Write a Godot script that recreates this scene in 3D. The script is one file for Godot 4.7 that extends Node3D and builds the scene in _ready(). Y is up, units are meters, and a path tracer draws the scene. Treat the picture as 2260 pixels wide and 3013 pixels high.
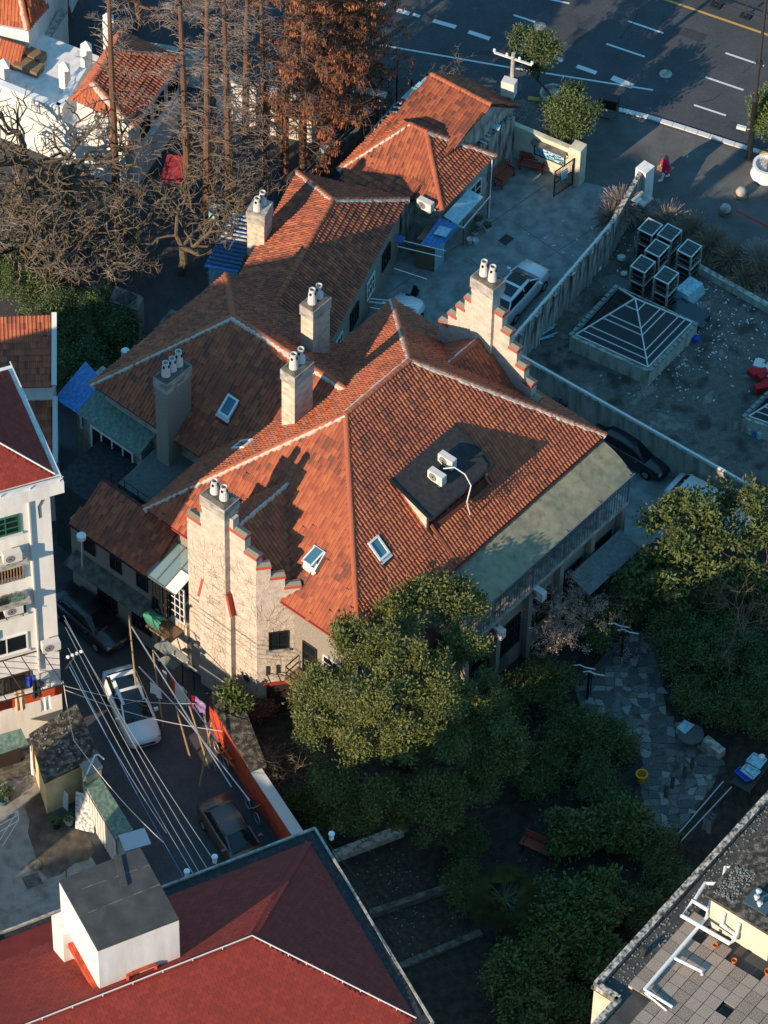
extends Node3D

var M := {}
var rng := RandomNumberGenerator.new()
var used := {}
var TILE: ArrayMesh
var FLAT: ArrayMesh
var CAP: ArrayMesh
var SPRIG := {}

# ---------------------------------------------------------------- mesh helpers
func mesh_tool() -> SurfaceTool:
	var s := SurfaceTool.new()
	s.begin(Mesh.PRIMITIVE_TRIANGLES)
	s.set_smooth_group(-1)
	return s

func tri(s: SurfaceTool, a: Vector3, b: Vector3, c: Vector3) -> void:
	s.add_vertex(a); s.add_vertex(b); s.add_vertex(c)

func quad(s: SurfaceTool, a: Vector3, b: Vector3, c: Vector3, d: Vector3) -> void:
	tri(s, a, b, c); tri(s, a, c, d)

func fan(s: SurfaceTool, p: Array) -> void:
	for i in range(1, p.size() - 1):
		tri(s, p[0], p[i], p[i + 1])

# box given by its base centre, two horizontal axes and its size
func box(s: SurfaceTool, at: Vector3, ax: Vector3, size: Vector3, up := Vector3.UP) -> void:
	var x := ax.normalized() * size.x * 0.5
	var z := ax.cross(up).normalized() * size.z * 0.5
	var y := up.normalized() * size.y
	var b := [at - x - z, at + x - z, at + x + z, at - x + z]
	var t := [b[0] + y, b[1] + y, b[2] + y, b[3] + y]
	quad(s, t[3], t[2], t[1], t[0])
	quad(s, b[0], b[1], b[2], b[3])
	for i in 4:
		var j := (i + 1) % 4
		quad(s, b[j], b[i], t[i], t[j])

# bar of rectangular section between two points
func bar(s: SurfaceTool, a: Vector3, b: Vector3, w: float, h: float) -> void:
	var d := (b - a).normalized()
	var side := d.cross(Vector3.UP)
	if side.length() < 0.05: side = Vector3.RIGHT
	side = side.normalized()
	var u := side.cross(d).normalized()
	var sx := side * w * 0.5
	var uy := u * h * 0.5
	var p := [a - sx - uy, a + sx - uy, a + sx + uy, a - sx + uy]
	var q := [b - sx - uy, b + sx - uy, b + sx + uy, b - sx + uy]
	quad(s, p[0], p[1], p[2], p[3]); quad(s, q[3], q[2], q[1], q[0])
	for i in 4:
		var j := (i + 1) % 4
		quad(s, p[j], p[i], q[i], q[j])

func tube(s: SurfaceTool, pts: Array, r0: float, r1: float, n := 6) -> void:
	var prev := []
	var m := pts.size()
	for i in m:
		var d: Vector3
		if i == 0: d = pts[1] - pts[0]
		elif i == m - 1: d = pts[m - 1] - pts[m - 2]
		else: d = pts[i + 1] - pts[i - 1]
		d = d.normalized()
		var x := d.cross(Vector3(0.31, 0.17, 0.93)).normalized()
		var y := d.cross(x).normalized()
		var r := lerpf(r0, r1, float(i) / (m - 1))
		var ring := []
		for k in n:
			var t := TAU * k / n
			ring.append(pts[i] + (x * cos(t) + y * sin(t)) * r)
		if i > 0:
			for k in n:
				var k2 := (k + 1) % n
				quad(s, prev[k], prev[k2], ring[k2], ring[k])
		if i == 0 or i == m - 1:
			fan(s, ring)
		prev = ring

# upright prism over a plan polygon (array of Vector3, y ignored)
func prism(s: SurfaceTool, pl: Array, y0: float, y1: float, bottom := true) -> void:
	var p2 := PackedVector2Array()
	for p in pl: p2.append(Vector2(p.x, p.z))
	var idx := Geometry2D.triangulate_polygon(p2)
	for i in range(0, idx.size(), 3):
		var a = p2[idx[i]]; var b = p2[idx[i + 1]]; var c = p2[idx[i + 2]]
		tri(s, Vector3(a.x, y1, a.y), Vector3(b.x, y1, b.y), Vector3(c.x, y1, c.y))
		if bottom: tri(s, Vector3(c.x, y0, c.y), Vector3(b.x, y0, b.y), Vector3(a.x, y0, a.y))
	var n := pl.size()
	for i in n:
		var a: Vector3 = pl[i]; var b: Vector3 = pl[(i + 1) % n]
		quad(s, Vector3(a.x, y0, a.z), Vector3(b.x, y0, b.z), Vector3(b.x, y1, b.z), Vector3(a.x, y1, a.z))

# slab of some thickness below a polygon in space
func slab(s: SurfaceTool, p: Array, th: float) -> void:
	var n: Vector3 = (p[1] - p[0]).cross(p[2] - p[0]).normalized()
	if n.y < 0.0: n = -n
	var q := []
	for v in p: q.append(v - n * th)
	fan(s, p)
	var r := q.duplicate(); r.reverse(); fan(s, r)
	for i in p.size():
		var j := (i + 1) % p.size()
		quad(s, p[i], q[i], q[j], p[j])

# lathe round an upright axis: profile of Vector2(radius, height)
func lathe(s: SurfaceTool, at: Vector3, prof: Array, n := 12, scale_z := 1.0) -> void:
	for i in prof.size() - 1:
		for k in n:
			var a := TAU * k / n
			var b := TAU * (k + 1) / n
			var ca := Vector3(cos(a), 0, sin(a) * scale_z); var cb := Vector3(cos(b), 0, sin(b) * scale_z)
			var p: Vector2 = prof[i]; var q: Vector2 = prof[i + 1]
			var y0 := Vector3.UP * p.y; var y1 := Vector3.UP * q.y
			if p.x > 0.0: tri(s, at + ca * p.x + y0, at + cb * p.x + y0, at + cb * q.x + y1)
			if q.x > 0.0: tri(s, at + ca * p.x + y0, at + cb * q.x + y1, at + ca * q.x + y1)

# ---------------------------------------------------------------- object helpers
func numbered(called: String) -> String:
	var n: int = used.get(called, 0)
	used[called] = n + 1
	return called if n == 0 else "%s_%03d" % [called, n]

func thing(called: String, label: String, category: String, at := Vector3.ZERO, turn := 0.0, group := "") -> Node3D:
	var o := Node3D.new()
	o.name = numbered(called)
	add_child(o)
	o.position = at; o.rotation.y = turn
	o.set_meta("label", label); o.set_meta("category", category)
	if group: o.set_meta("group", group)
	return o

# a mesh built in world coordinates, committed as one part of parent
func part(called: String, s: SurfaceTool, m: Material, parent: Node3D) -> MeshInstance3D:
	s.generate_normals()
	var o := MeshInstance3D.new()
	o.name = called
	o.mesh = s.commit()
	o.material_override = m
	parent.add_child(o, true)
	o.transform = parent_world(parent).affine_inverse()
	return o

func parent_world(n: Node) -> Transform3D:
	var t := Transform3D.IDENTITY
	while n != self:
		t = n.transform * t
		n = n.get_parent()
	return t

# a mesh built in the coordinates of its parent
func lpart(called: String, s: SurfaceTool, m: Material, parent: Node3D) -> MeshInstance3D:
	s.generate_normals()
	var o := MeshInstance3D.new()
	o.name = called
	o.mesh = s.commit()
	o.material_override = m
	parent.add_child(o, true)
	return o

func piece(called: String, mesh: Mesh, m: Material, parent: Node3D, xf: Transform3D) -> MeshInstance3D:
	var o := MeshInstance3D.new()
	o.name = called
	o.mesh = mesh
	o.material_override = m
	parent.add_child(o, true)
	o.transform = xf
	return o

func single(called: String, label: String, category: String, s: SurfaceTool, m: Material, at: Vector3, group := "") -> Node3D:
	s.generate_normals()
	var o := MeshInstance3D.new()
	o.name = numbered(called)
	o.mesh = s.commit(); o.material_override = m
	add_child(o)
	var am := o.mesh
	# re-centre so that the node stands at the thing's base
	var arr := am.surface_get_arrays(0)
	var vs: PackedVector3Array = arr[Mesh.ARRAY_VERTEX]
	for i in vs.size(): vs[i] -= at
	arr[Mesh.ARRAY_VERTEX] = vs
	var nm := ArrayMesh.new(); nm.add_surface_from_arrays(Mesh.PRIMITIVE_TRIANGLES, arr)
	o.mesh = nm; o.position = at
	o.set_meta("label", label); o.set_meta("category", category)
	if group: o.set_meta("group", group)
	return o

func struct(called: String, s: SurfaceTool, m: Material) -> MeshInstance3D:
	s.generate_normals()
	var o := MeshInstance3D.new()
	o.name = numbered(called); o.mesh = s.commit(); o.material_override = m
	add_child(o)
	o.set_meta("kind", "structure")
	return o

func dup(o: Node3D, at: Vector3, turn: float, label: String, group := "") -> Node3D:
	var c: Node3D = o.duplicate()
	c.name = numbered(String(o.name)); add_child(c)
	c.position = at; c.rotation.y = turn
	c.set_meta("label", label)
	if group: c.set_meta("group", group)
	return c

func stuff(called: String, mesh: Mesh, m: Material, parent: Node3D, xs: Array, cols: Array) -> MultiMeshInstance3D:
	var mm := MultiMesh.new()
	mm.transform_format = MultiMesh.TRANSFORM_3D
	mm.use_colors = cols.size() > 0
	mm.mesh = mesh
	mm.instance_count = xs.size()
	for i in xs.size():
		mm.set_instance_transform(i, xs[i])
		if cols.size() > 0: mm.set_instance_color(i, cols[i])
	var o := MultiMeshInstance3D.new()
	o.name = called; o.multimesh = mm; o.material_override = m
	parent.add_child(o, true)
	if parent != self: o.transform = parent_world(parent).affine_inverse()
	return o

# ---------------------------------------------------------------- materials
func noise_image(seed_: int, freq: float, oct: int, size: int) -> Image:
	var n := FastNoiseLite.new()
	n.seed = seed_; n.frequency = freq; n.fractal_octaves = oct
	n.noise_type = FastNoiseLite.TYPE_SIMPLEX_SMOOTH
	return n.get_seamless_image(size, size)

# colour texture: coarse noise picks along a ramp of colours, fine random grain on top
func ramp_tex(seed_: int, freq: float, cols: Array, grain: float, size := 256, oct := 5, sharp := 1.0) -> ImageTexture:
	var img := noise_image(seed_, freq, oct, size)
	img.convert(Image.FORMAT_L8)
	var src := img.get_data()
	var out := PackedByteArray(); out.resize(size * size * 3)
	var r := RandomNumberGenerator.new(); r.seed = seed_ * 7 + 3
	var n := cols.size() - 1
	for i in src.size():
		var t := clampf((src[i] / 255.0 - 0.5) * sharp + 0.5, 0.0, 0.999) * n
		var k := int(t)
		var c: Color = cols[k].lerp(cols[k + 1], t - k)
		var g := 1.0 + (r.randf() - 0.5) * grain
		out[i * 3] = int(clampf(c.r * g, 0, 1) * 255)
		out[i * 3 + 1] = int(clampf(c.g * g, 0, 1) * 255)
		out[i * 3 + 2] = int(clampf(c.b * g, 0, 1) * 255)
	return ImageTexture.create_from_image(Image.create_from_data(size, size, false, Image.FORMAT_RGB8, out))

func surf(called: String, cols: Array, metres: float, rough: float, freq := 0.02, grain := 0.2, bump := 0.0, sharp := 1.4, size := 256) -> StandardMaterial3D:
	var m := StandardMaterial3D.new()
	m.albedo_texture = ramp_tex(called.hash() % 9973, freq, cols, grain, size, 5, sharp)
	m.uv1_triplanar = true; m.uv1_world_triplanar = true
	m.uv1_scale = Vector3.ONE / metres
	m.roughness = rough
	if bump > 0.0:
		var b := noise_image(called.hash() % 7919, 0.12, 3, size)
		b.bump_map_to_normal_map(bump)
		m.normal_enabled = true
		m.normal_texture = ImageTexture.create_from_image(b)
		m.normal_scale = 0.8
	M[called] = m
	return m

func plain(called: String, c: Color, rough := 0.7, metal := 0.0) -> StandardMaterial3D:
	var m := StandardMaterial3D.new()
	m.albedo_color = c; m.roughness = rough; m.metallic = metal
	M[called] = m
	return m

func tinted(called: String, rough := 0.8) -> StandardMaterial3D:
	var m := StandardMaterial3D.new()
	m.vertex_color_use_as_albedo = true; m.roughness = rough
	M[called] = m
	return m

func rgb(r: float, g: float, b: float) -> Color:
	return Color(r / 255.0, g / 255.0, b / 255.0)

func make_materials() -> void:
	surf("stucco", [rgb(160, 147, 134), rgb(190, 177, 163), rgb(206, 194, 181)], 3.0, 0.95, 0.02, 0.4, 1.6, 1.0)
	surf("stucco_smooth", [rgb(165, 152, 136), rgb(198, 184, 166), rgb(208, 196, 178)], 1.8, 0.95, 0.015, 0.12, 1.0)
	surf("pebble", [rgb(92, 86, 78), rgb(140, 132, 120), rgb(176, 168, 154)], 1.4, 0.95, 0.12, 0.5, 6.0, 2.0)
	surf("cement", [rgb(120, 116, 108), rgb(160, 154, 144), rgb(184, 178, 168)], 2.5, 0.9, 0.02, 0.16, 1.5)
	surf("cement_dark", [rgb(58, 56, 52), rgb(88, 85, 78), rgb(116, 111, 101)], 3.0, 0.95, 0.02, 0.25, 2.0)
	surf("white_wall", [rgb(206, 202, 196), rgb(222, 219, 213), rgb(230, 228, 223)], 4.0, 0.85, 0.012, 0.05)
	surf("cream_wall", [rgb(188, 178, 156), rgb(208, 198, 174), rgb(214, 206, 184)], 3.0, 0.85, 0.012, 0.06)
	surf("yard_wall", [rgb(110, 112, 104), rgb(160, 160, 148), rgb(184, 184, 172)], 3.5, 0.9, 0.02, 0.12, 1.0, 1.8)
	surf("stained_wall", [rgb(62, 60, 56), rgb(150, 146, 136), rgb(196, 192, 182)], 2.4, 0.9, 0.02, 0.15, 1.0, 1.7)
	surf("asphalt", [rgb(60, 61, 64), rgb(67, 68, 71), rgb(74, 75, 78)], 9.0, 0.85, 0.012, 0.3, 0.0, 1.0)
	surf("alley", [rgb(58, 59, 62), rgb(65, 66, 69), rgb(72, 73, 76)], 7.0, 0.9, 0.02, 0.35, 0.0, 1.0)
	surf("court", [rgb(104, 110, 108), rgb(126, 132, 130), rgb(146, 150, 147)], 7.0, 0.85, 0.015, 0.22, 1.0, 1.2, 512)
	surf("pavement", [rgb(78, 77, 75), rgb(88, 87, 85), rgb(98, 97, 94)], 6.0, 0.9, 0.015, 0.25, 0.0, 1.0)
	surf("dirt", [rgb(62, 58, 54), rgb(84, 80, 74), rgb(102, 98, 91), rgb(88, 84, 78), rgb(122, 118, 110)], 11.0, 0.97, 0.012, 0.45, 3.0, 1.5, 512)
	surf("soil", [rgb(34, 30, 24), rgb(50, 44, 36), rgb(64, 56, 44)], 5.0, 0.98, 0.03, 0.4, 3.0)
	surf("wet_concrete", [rgb(112, 108, 102), rgb(138, 135, 128), rgb(150, 147, 140)], 7.0, 0.9, 0.015, 0.18, 1.0, 1.3, 512)
	surf("red_shingle", [rgb(112, 28, 22), rgb(126, 33, 25), rgb(136, 38, 28)], 6.0, 0.9, 0.02, 0.25)
	surf("roof_deck", [rgb(62, 36, 28), rgb(92, 52, 40), rgb(112, 62, 46)], 2.0, 0.95, 0.03, 0.3)
	surf("felt_black", [rgb(30, 30, 31), rgb(42, 42, 43), rgb(58, 58, 58)], 2.6, 0.8, 0.03, 0.2)
	surf("felt_grey", [rgb(54, 55, 55), rgb(63, 64, 63), rgb(74, 74, 72)], 4.5, 0.85, 0.015, 0.18, 0.0, 1.2)
	surf("mossy_slab", [rgb(46, 42, 36), rgb(74, 69, 60), rgb(112, 106, 94)], 3.2, 0.95, 0.03, 0.35, 3.0, 2.0)
	surf("canvas", [rgb(104, 102, 82), rgb(132, 128, 104), rgb(146, 142, 118)], 3.0, 0.75, 0.02, 0.06)
	surf("orange_wall", [rgb(150, 54, 32), rgb(184, 70, 40), rgb(196, 80, 48)], 3.0, 0.85, 0.02, 0.1)
	surf("green_sheet", [rgb(66, 88, 78), rgb(92, 116, 104), rgb(118, 138, 124)], 2.0, 0.6, 0.03, 0.1)
	surf("blue_sheet", [rgb(38, 92, 150), rgb(48, 112, 176), rgb(84, 140, 190)], 2.0, 0.5, 0.03, 0.08)
	surf("pale_blue_sheet", [rgb(120, 160, 170), rgb(150, 190, 200), rgb(176, 208, 214)], 2.0, 0.5, 0.03, 0.06)
	surf("grey_sheet", [rgb(78, 84, 84), rgb(98, 104, 102), rgb(112, 116, 114)], 2.0, 0.6, 0.03, 0.1)
	surf("bark", [rgb(62, 52, 42), rgb(92, 80, 64), rgb(128, 114, 94)], 1.0, 0.95, 0.04, 0.3, 3.0)
	surf("bark_red", [rgb(72, 52, 40), rgb(104, 76, 58), rgb(134, 102, 80)], 1.0, 0.95, 0.04, 0.3, 3.0)
	surf("twig_pale", [rgb(124, 108, 98), rgb(150, 134, 124), rgb(172, 156, 146)], 1.0, 0.95, 0.04, 0.2)
	surf("twig_brown", [rgb(104, 88, 70), rgb(134, 114, 92), rgb(162, 140, 114)], 1.0, 0.95, 0.04, 0.2)
	surf("wood", [rgb(96, 74, 54), rgb(128, 102, 76), rgb(150, 122, 94)], 0.8, 0.8, 0.03, 0.2)
	surf("paver", [rgb(120, 108, 98), rgb(152, 140, 128), rgb(170, 158, 146)], 0.9, 0.95, 0.06, 0.25, 2.0, 1.8)
	surf("paver_worn", [rgb(96, 86, 76), rgb(134, 122, 110), rgb(160, 148, 136)], 0.9, 0.95, 0.06, 0.3, 2.0, 2.0)
	surf("stone_pale", [rgb(96, 100, 98), rgb(128, 132, 128), rgb(156, 158, 152)], 0.9, 0.9, 0.05, 0.2)
	surf("stone_dark", [rgb(58, 60, 60), rgb(78, 82, 82), rgb(100, 104, 102)], 0.9, 0.9, 0.05, 0.2)
	surf("rust", [rgb(120, 52, 24), rgb(164, 78, 38), rgb(190, 104, 58)], 0.6, 0.9, 0.05, 0.3)
	plain("white", rgb(226, 226, 224), 0.5)
	plain("off_white", rgb(204, 202, 196), 0.6)
	plain("white_line", rgb(206, 206, 204), 0.8)
	plain("yellow_line", rgb(190, 150, 70), 0.8)
	plain("coping_red", rgb(182, 78, 58), 0.8)
	plain("red_trim", rgb(150, 46, 36), 0.7)
	plain("black_metal", rgb(26, 27, 29), 0.5)
	plain("grey_metal", rgb(120, 124, 126), 0.45, 0.4)
	plain("steel", rgb(176, 180, 182), 0.35, 0.6)
	plain("glass_dark", rgb(24, 32, 36), 0.08)
	plain("glass_green", rgb(46, 74, 66), 0.1)
	plain("glass_blue", rgb(70, 118, 136), 0.08)
	plain("car_white", rgb(214, 216, 216), 0.2).clearcoat_enabled = true
	plain("car_black", rgb(20, 22, 26), 0.15).clearcoat_enabled = true
	plain("car_brown", rgb(74, 56, 48), 0.2).clearcoat_enabled = true
	plain("rubber", rgb(22, 22, 22), 0.9)
	plain("green_frame", rgb(34, 104, 76), 0.6)
	plain("dark_frame", rgb(44, 34, 30), 0.7)
	plain("bench_red", rgb(150, 72, 52), 0.7)
	plain("mortar", rgb(186, 178, 164), 0.95)
	plain("blue", rgb(34, 66, 168), 0.7)
	plain("cloth_red", rgb(184, 28, 34), 0.9)
	plain("cloth_white", rgb(222, 220, 216), 0.9)
	plain("cloth_grey", rgb(130, 132, 138), 0.9)
	plain("cloth_orange", rgb(196, 84, 34), 0.9)
	plain("cloth_navy", rgb(30, 34, 46), 0.9)
	plain("cloth_purple", rgb(142, 116, 164), 0.9)
	plain("cloth_pink", rgb(226, 170, 196), 0.9)
	plain("cloth_peach", rgb(224, 178, 140), 0.9)
	plain("tarp_green", rgb(64, 134, 110), 0.7)
	plain("yellow", rgb(196, 150, 40), 0.6)
	plain("amber", rgb(196, 106, 40), 0.5)
	plain("terracotta_pot", rgb(150, 92, 64), 0.9)
	plain("pot_white", rgb(206, 200, 194), 0.8)
	plain("skin", rgb(206, 158, 130), 0.6)
	plain("coat_pink", rgb(206, 34, 78), 0.85)
	plain("hair", rgb(150, 104, 62), 0.9)
	plain("slate_blue", rgb(62, 82, 92), 0.7)
	plain("iron", rgb(58, 58, 58), 0.7, 0.3)
	surf("board", [rgb(60, 120, 170), rgb(120, 180, 210), rgb(214, 226, 230)], 1.1, 0.3, 0.02, 0.04, 0.0, 2.6)
	surf("twig_red", [rgb(116, 84, 66), rgb(144, 106, 86), rgb(164, 128, 108)], 1.0, 0.95, 0.04, 0.2)
	surf("stone_mid", [rgb(76, 78, 76), rgb(102, 104, 102), rgb(126, 126, 122)], 0.9, 0.9, 0.05, 0.2)
	surf("soil_dark", [rgb(40, 35, 29), rgb(56, 49, 41), rgb(72, 64, 52)], 3.0, 0.98, 0.03, 0.4, 3.0)
	plain("awning_red", rgb(150, 44, 48), 0.8)
	surf("vine", [rgb(126, 104, 80), rgb(146, 124, 98), rgb(160, 138, 112)], 1.0, 0.95, 0.04, 0.2)
	surf("coping_cement", [rgb(112, 104, 90), rgb(140, 130, 112), rgb(158, 148, 130)], 0.8, 0.95, 0.05, 0.25)
	surf("damp_concrete", [rgb(62, 56, 48), rgb(80, 73, 63), rgb(98, 91, 80)], 4.0, 0.7, 0.02, 0.25)
	surf("asphalt_patch", [rgb(48, 49, 52), rgb(54, 55, 58), rgb(60, 61, 64)], 3.0, 0.85, 0.02, 0.3)
	plain("pale_brick", rgb(196, 184, 160), 0.9)
	plain("blue_wire", rgb(60, 110, 160), 0.6)
	surf("cream_shed_wall", [rgb(196, 172, 128), rgb(216, 192, 146), rgb(222, 200, 156)], 2.4, 0.85, 0.012, 0.05)
	surf("peeling", [rgb(120, 116, 112), rgb(206, 204, 200), rgb(220, 218, 214)], 1.6, 0.8, 0.03, 0.06, 0.0, 3.0)
	surf("bamboo", [rgb(120, 100, 72), rgb(150, 130, 98), rgb(176, 156, 124)], 0.7, 0.7, 0.05, 0.15)
	for w in ["stained_wall", "yard_wall", "white_wall"]: M[w].uv1_scale *= Vector3(1.6, 0.22, 1.6)
	tinted("tile", 0.85)
	tinted("leaf", 0.6)
	M.leaf.backlight_enabled = true
	M.leaf.backlight = Color(0.26, 0.27, 0.05)
	tinted("dry_leaf", 0.9)
	var pane := StandardMaterial3D.new()
	pane.albedo_color = Color(0.62, 0.74, 0.74, 0.35); pane.transparency = BaseMaterial3D.TRANSPARENCY_ALPHA
	pane.roughness = 0.08
	M["pane"] = pane

# ---------------------------------------------------------------- roof tiles
func lin(r: float, g: float, b: float) -> Color:
	return Color(r, g, b)

var TONES := [Color(0.37, 0.102, 0.046), Color(0.40, 0.115, 0.05), Color(0.345, 0.093, 0.043), Color(0.42, 0.13, 0.055), Color(0.30, 0.082, 0.042), Color(0.38, 0.1, 0.049), Color(0.20, 0.065, 0.038)]
var RED_TONES := [Color(0.235, 0.027, 0.016), Color(0.205, 0.023, 0.014), Color(0.255, 0.03, 0.018), Color(0.22, 0.025, 0.015)]

func make_tiles() -> void:
	# interlocking clay tile: x along the eave (0.2), z down the slope, one roll and a flat pan, thick lower lip
	var w := 0.2
	var l := 0.35
	var prof := [Vector2(0.0, 0.012), Vector2(0.022, 0.046), Vector2(0.05, 0.056), Vector2(0.078, 0.046), Vector2(0.1, 0.014), Vector2(0.15, 0.008), Vector2(0.2, 0.012)]
	var s := mesh_tool()
	for i in prof.size() - 1:
		var p: Vector2 = prof[i]; var q: Vector2 = prof[i + 1]
		var a := Vector3(p.x, p.y, 0); var b := Vector3(q.x, q.y, 0)
		var c := Vector3(q.x, q.y + 0.05, l); var d := Vector3(p.x, p.y + 0.05, l)
		quad(s, a, b, c, d)
		quad(s, d, c, c - Vector3(0, 0.062, 0.004), d - Vector3(0, 0.062, 0.004))
	s.generate_normals()
	TILE = s.commit()
	# flat shingle tab
	s = mesh_tool()
	var fw := 0.3; var fl := 0.24
	var t := [Vector3(0.004, 0.0, 0), Vector3(fw - 0.004, 0.0, 0), Vector3(fw - 0.004, 0.016, fl), Vector3(0.004, 0.016, fl)]
	quad(s, t[0], t[1], t[2], t[3])
	quad(s, t[3], t[2], t[2] - Vector3(0, 0.016, 0), t[3] - Vector3(0, 0.016, 0))
	quad(s, t[0], t[3], t[3] - Vector3(0, 0.016, 0), t[0] - Vector3(0, 0.008, 0))
	quad(s, t[2], t[1], t[1] - Vector3(0, 0.008, 0), t[2] - Vector3(0, 0.016, 0))
	s.generate_normals()
	FLAT = s.commit()
	# half-round ridge cap: z along the ridge (0.36), rises at its lower end
	s = mesh_tool()
	var n := 6
	for i in n:
		var a0 := PI * i / n; var a1 := PI * (i + 1) / n
		var p0 := Vector3(cos(a0) * 0.13, sin(a0) * 0.1, 0); var p1 := Vector3(cos(a1) * 0.13, sin(a1) * 0.1, 0)
		var q0 := Vector3(cos(a0) * 0.155, sin(a0) * 0.13, 0.36); var q1 := Vector3(cos(a1) * 0.155, sin(a1) * 0.13, 0.36)
		quad(s, p0, p1, q1, q0)
		tri(s, q0, q1, Vector3(0, 0, 0.36))
	s.generate_normals()
	CAP = s.commit()
	for i in TONES.size():
		plain("tile_%d" % i, TONES[i].linear_to_srgb(), 0.85)
	for i in RED_TONES.size():
		plain("shingle_%d" % i, RED_TONES[i].linear_to_srgb(), 0.9)

var patch_noise: FastNoiseLite

# lays tiles on one planar face; pts[0] -> pts[1] is the eave; holes are plan circles left bare
func lay(acc: Dictionary, pts: Array, flat := false, shown := true, gaps := [], worn := 0.0) -> void:
	var e: Vector3 = (pts[1] - pts[0]).normalized()
	var n: Vector3 = e.cross(pts[2] - pts[0]).normalized()
	if n.y < 0.0: n = -n
	var sl := n.cross(e).normalized()
	if sl.dot(pts[2] - pts[0]) < 0.0: sl = -sl
	if e.cross(sl).dot(n) < 0.0: e = -e
	var o: Vector3 = pts[0]
	var poly := PackedVector2Array()
	var lo := Vector2(1e9, 1e9); var hi := Vector2(-1e9, -1e9)
	for p in pts:
		var v := Vector2((p - o).dot(e), (p - o).dot(sl))
		poly.append(v); lo = lo.min(v); hi = hi.max(v)
	var tw := 0.3 if flat else 0.2
	var tl := 0.2 if flat else 0.325
	var over := 0.24 if flat else 0.35
	var row := 0
	var y := lo.y
	while y < hi.y - 0.02:
		var x := lo.x - (tw * 0.5 if (flat and row % 2 == 1) else 0.0)
		while x < hi.x:
			var c := Vector2(x + tw * 0.5, y + tl * 0.5)
			if Geometry2D.is_point_in_polygon(c, poly):
				var w := o + e * x + sl * (y + over) + n * 0.02
				var skip := false
				for g in gaps:
					var dv: Vector3 = w - g[0]
					if absf(dv.dot(e)) < g[1] and absf(dv.dot(sl)) < g[2]: skip = true
				if not skip:
					var j := rng.randf_range(-0.012, 0.012)
					var b := Basis(e, n, -sl) * Basis(Vector3.UP, j)
					if not flat: b = b * Basis(Vector3.RIGHT, rng.randf_range(-0.02, 0.02))
					# slight sag of the battens, odd slipped tiles
					var sag := patch_noise.get_noise_2d(w.x * 14.0, w.z * 14.0 + w.y * 9.0) * (0.03 if not flat else 0.008)
					var slip := rng.randf_range(0.03, 0.08) if (not flat and rng.randf() < 0.02) else rng.randf_range(-0.008, 0.008)
					acc.x.append(Transform3D(b, w + n * (sag + rng.randf_range(0.0, 0.01)) - sl * slip))
					var k := 0
					if flat:
						k = rng.randi() % 4
					else:
						var pn := patch_noise.get_noise_2d(w.x * 9.0 + w.y * 5.0, w.z * 9.0)
						k = rng.randi() % 6
						if pn < -0.28 and rng.randf() < 0.35: k = 6
						elif pn < -0.1 and rng.randf() < 0.5: k = 4
						elif rng.randf() < 0.03: k = 6
						if worn > 0.0 and rng.randf() < worn: k = 6 if rng.randf() < 0.6 else 4
					acc.k.append(k)
					acc.v.append(shown)
			x += tw
		y += tl
		row += 1

# commits laid tiles: up to 300 as pieces of their own, the rest as one part
func finish_tiles(acc: Dictionary, roof: Node3D, flat := false, quota := 300) -> void:
	var inv := parent_world(roof).affine_inverse()
	var order := []
	for i in acc.x.size():
		if acc.v[i]: order.append(i)
	order.sort_custom(func(a, b): return acc.x[a].origin.z > acc.x[b].origin.z)
	var own := {}
	for i in mini(quota, order.size()): own[order[i]] = true
	var xs := []; var cs := []
	var tones: Array = RED_TONES if flat else TONES
	for i in acc.x.size():
		if own.has(i):
			piece("shingle" if flat else "roof_tile", FLAT if flat else TILE, M[("shingle_%d" if flat else "tile_%d") % acc.k[i]], roof, inv * acc.x[i])
		else:
			xs.append(acc.x[i]); cs.append(tones[acc.k[i]])
	if xs.size() > 0:
		var o := stuff("shingles" if flat else "roof_tiles", FLAT if flat else TILE, M.tile, roof, xs, cs)
		o.set_meta("kind", "stuff")

func new_acc() -> Dictionary:
	return {"x": [], "k": [], "v": []}

# caps along a ridge or hip from a (upper) to b (lower), with a strip of mortar on one flank
func caps(roof: Node3D, a: Vector3, b: Vector3, mortar_side := 0, tone := -1) -> void:
	var inv := parent_world(roof).affine_inverse()
	var d := (b - a)
	var n := int(ceil(d.length() / 0.33))
	d = d / n
	var z := d.normalized()
	var x := Vector3.UP.cross(z).normalized()
	var y := z.cross(x).normalized()
	for i in n:
		var bb := Basis(x, y, z) * Basis(Vector3.UP, rng.randf_range(-0.03, 0.03))
		var k: int = tone if tone >= 0 else [0, 1, 2, 3, 5][rng.randi() % 5]
		piece("ridge_tile", CAP, M["tile_%d" % k], roof, inv * Transform3D(bb, a + d * i + y * 0.015 + Vector3.UP * rng.randf_range(0, 0.012)))
	if mortar_side != 0:
		var s := mesh_tool()
		var steps := int(d.length() * n / 0.17)
		var prev := []
		for i in steps + 1:
			var p := a.lerp(b, float(i) / steps)
			var wv := rng.randf_range(0.02, 0.075) if rng.randf() < 0.85 else 0.0
			var side := x * float(mortar_side)
			var q := [p + side * 0.1 + y * 0.1, p + side * (0.155 + wv) + y * 0.055, p + side * (0.17 + wv) - y * 0.16]
			if prev.size() > 0:
				quad(s, prev[0], prev[1], q[1], q[0]); quad(s, prev[1], prev[2], q[2], q[1])
			prev = q
		part("mortar", s, M.mortar, roof)

# house frame: u along the long eave (away from the camera), w across, y up
var HO := Vector3(-1.02, 8.5, 16.19) - Vector3(0, 6.5, 0)
var A := Vector3(0.6374, 0, -0.7705)
var W := Vector3(-0.7705, 0, -0.6374)
func hp(u: float, w: float, y: float) -> Vector3:
	return HO + A * u + W * w + Vector3.UP * y

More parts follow.
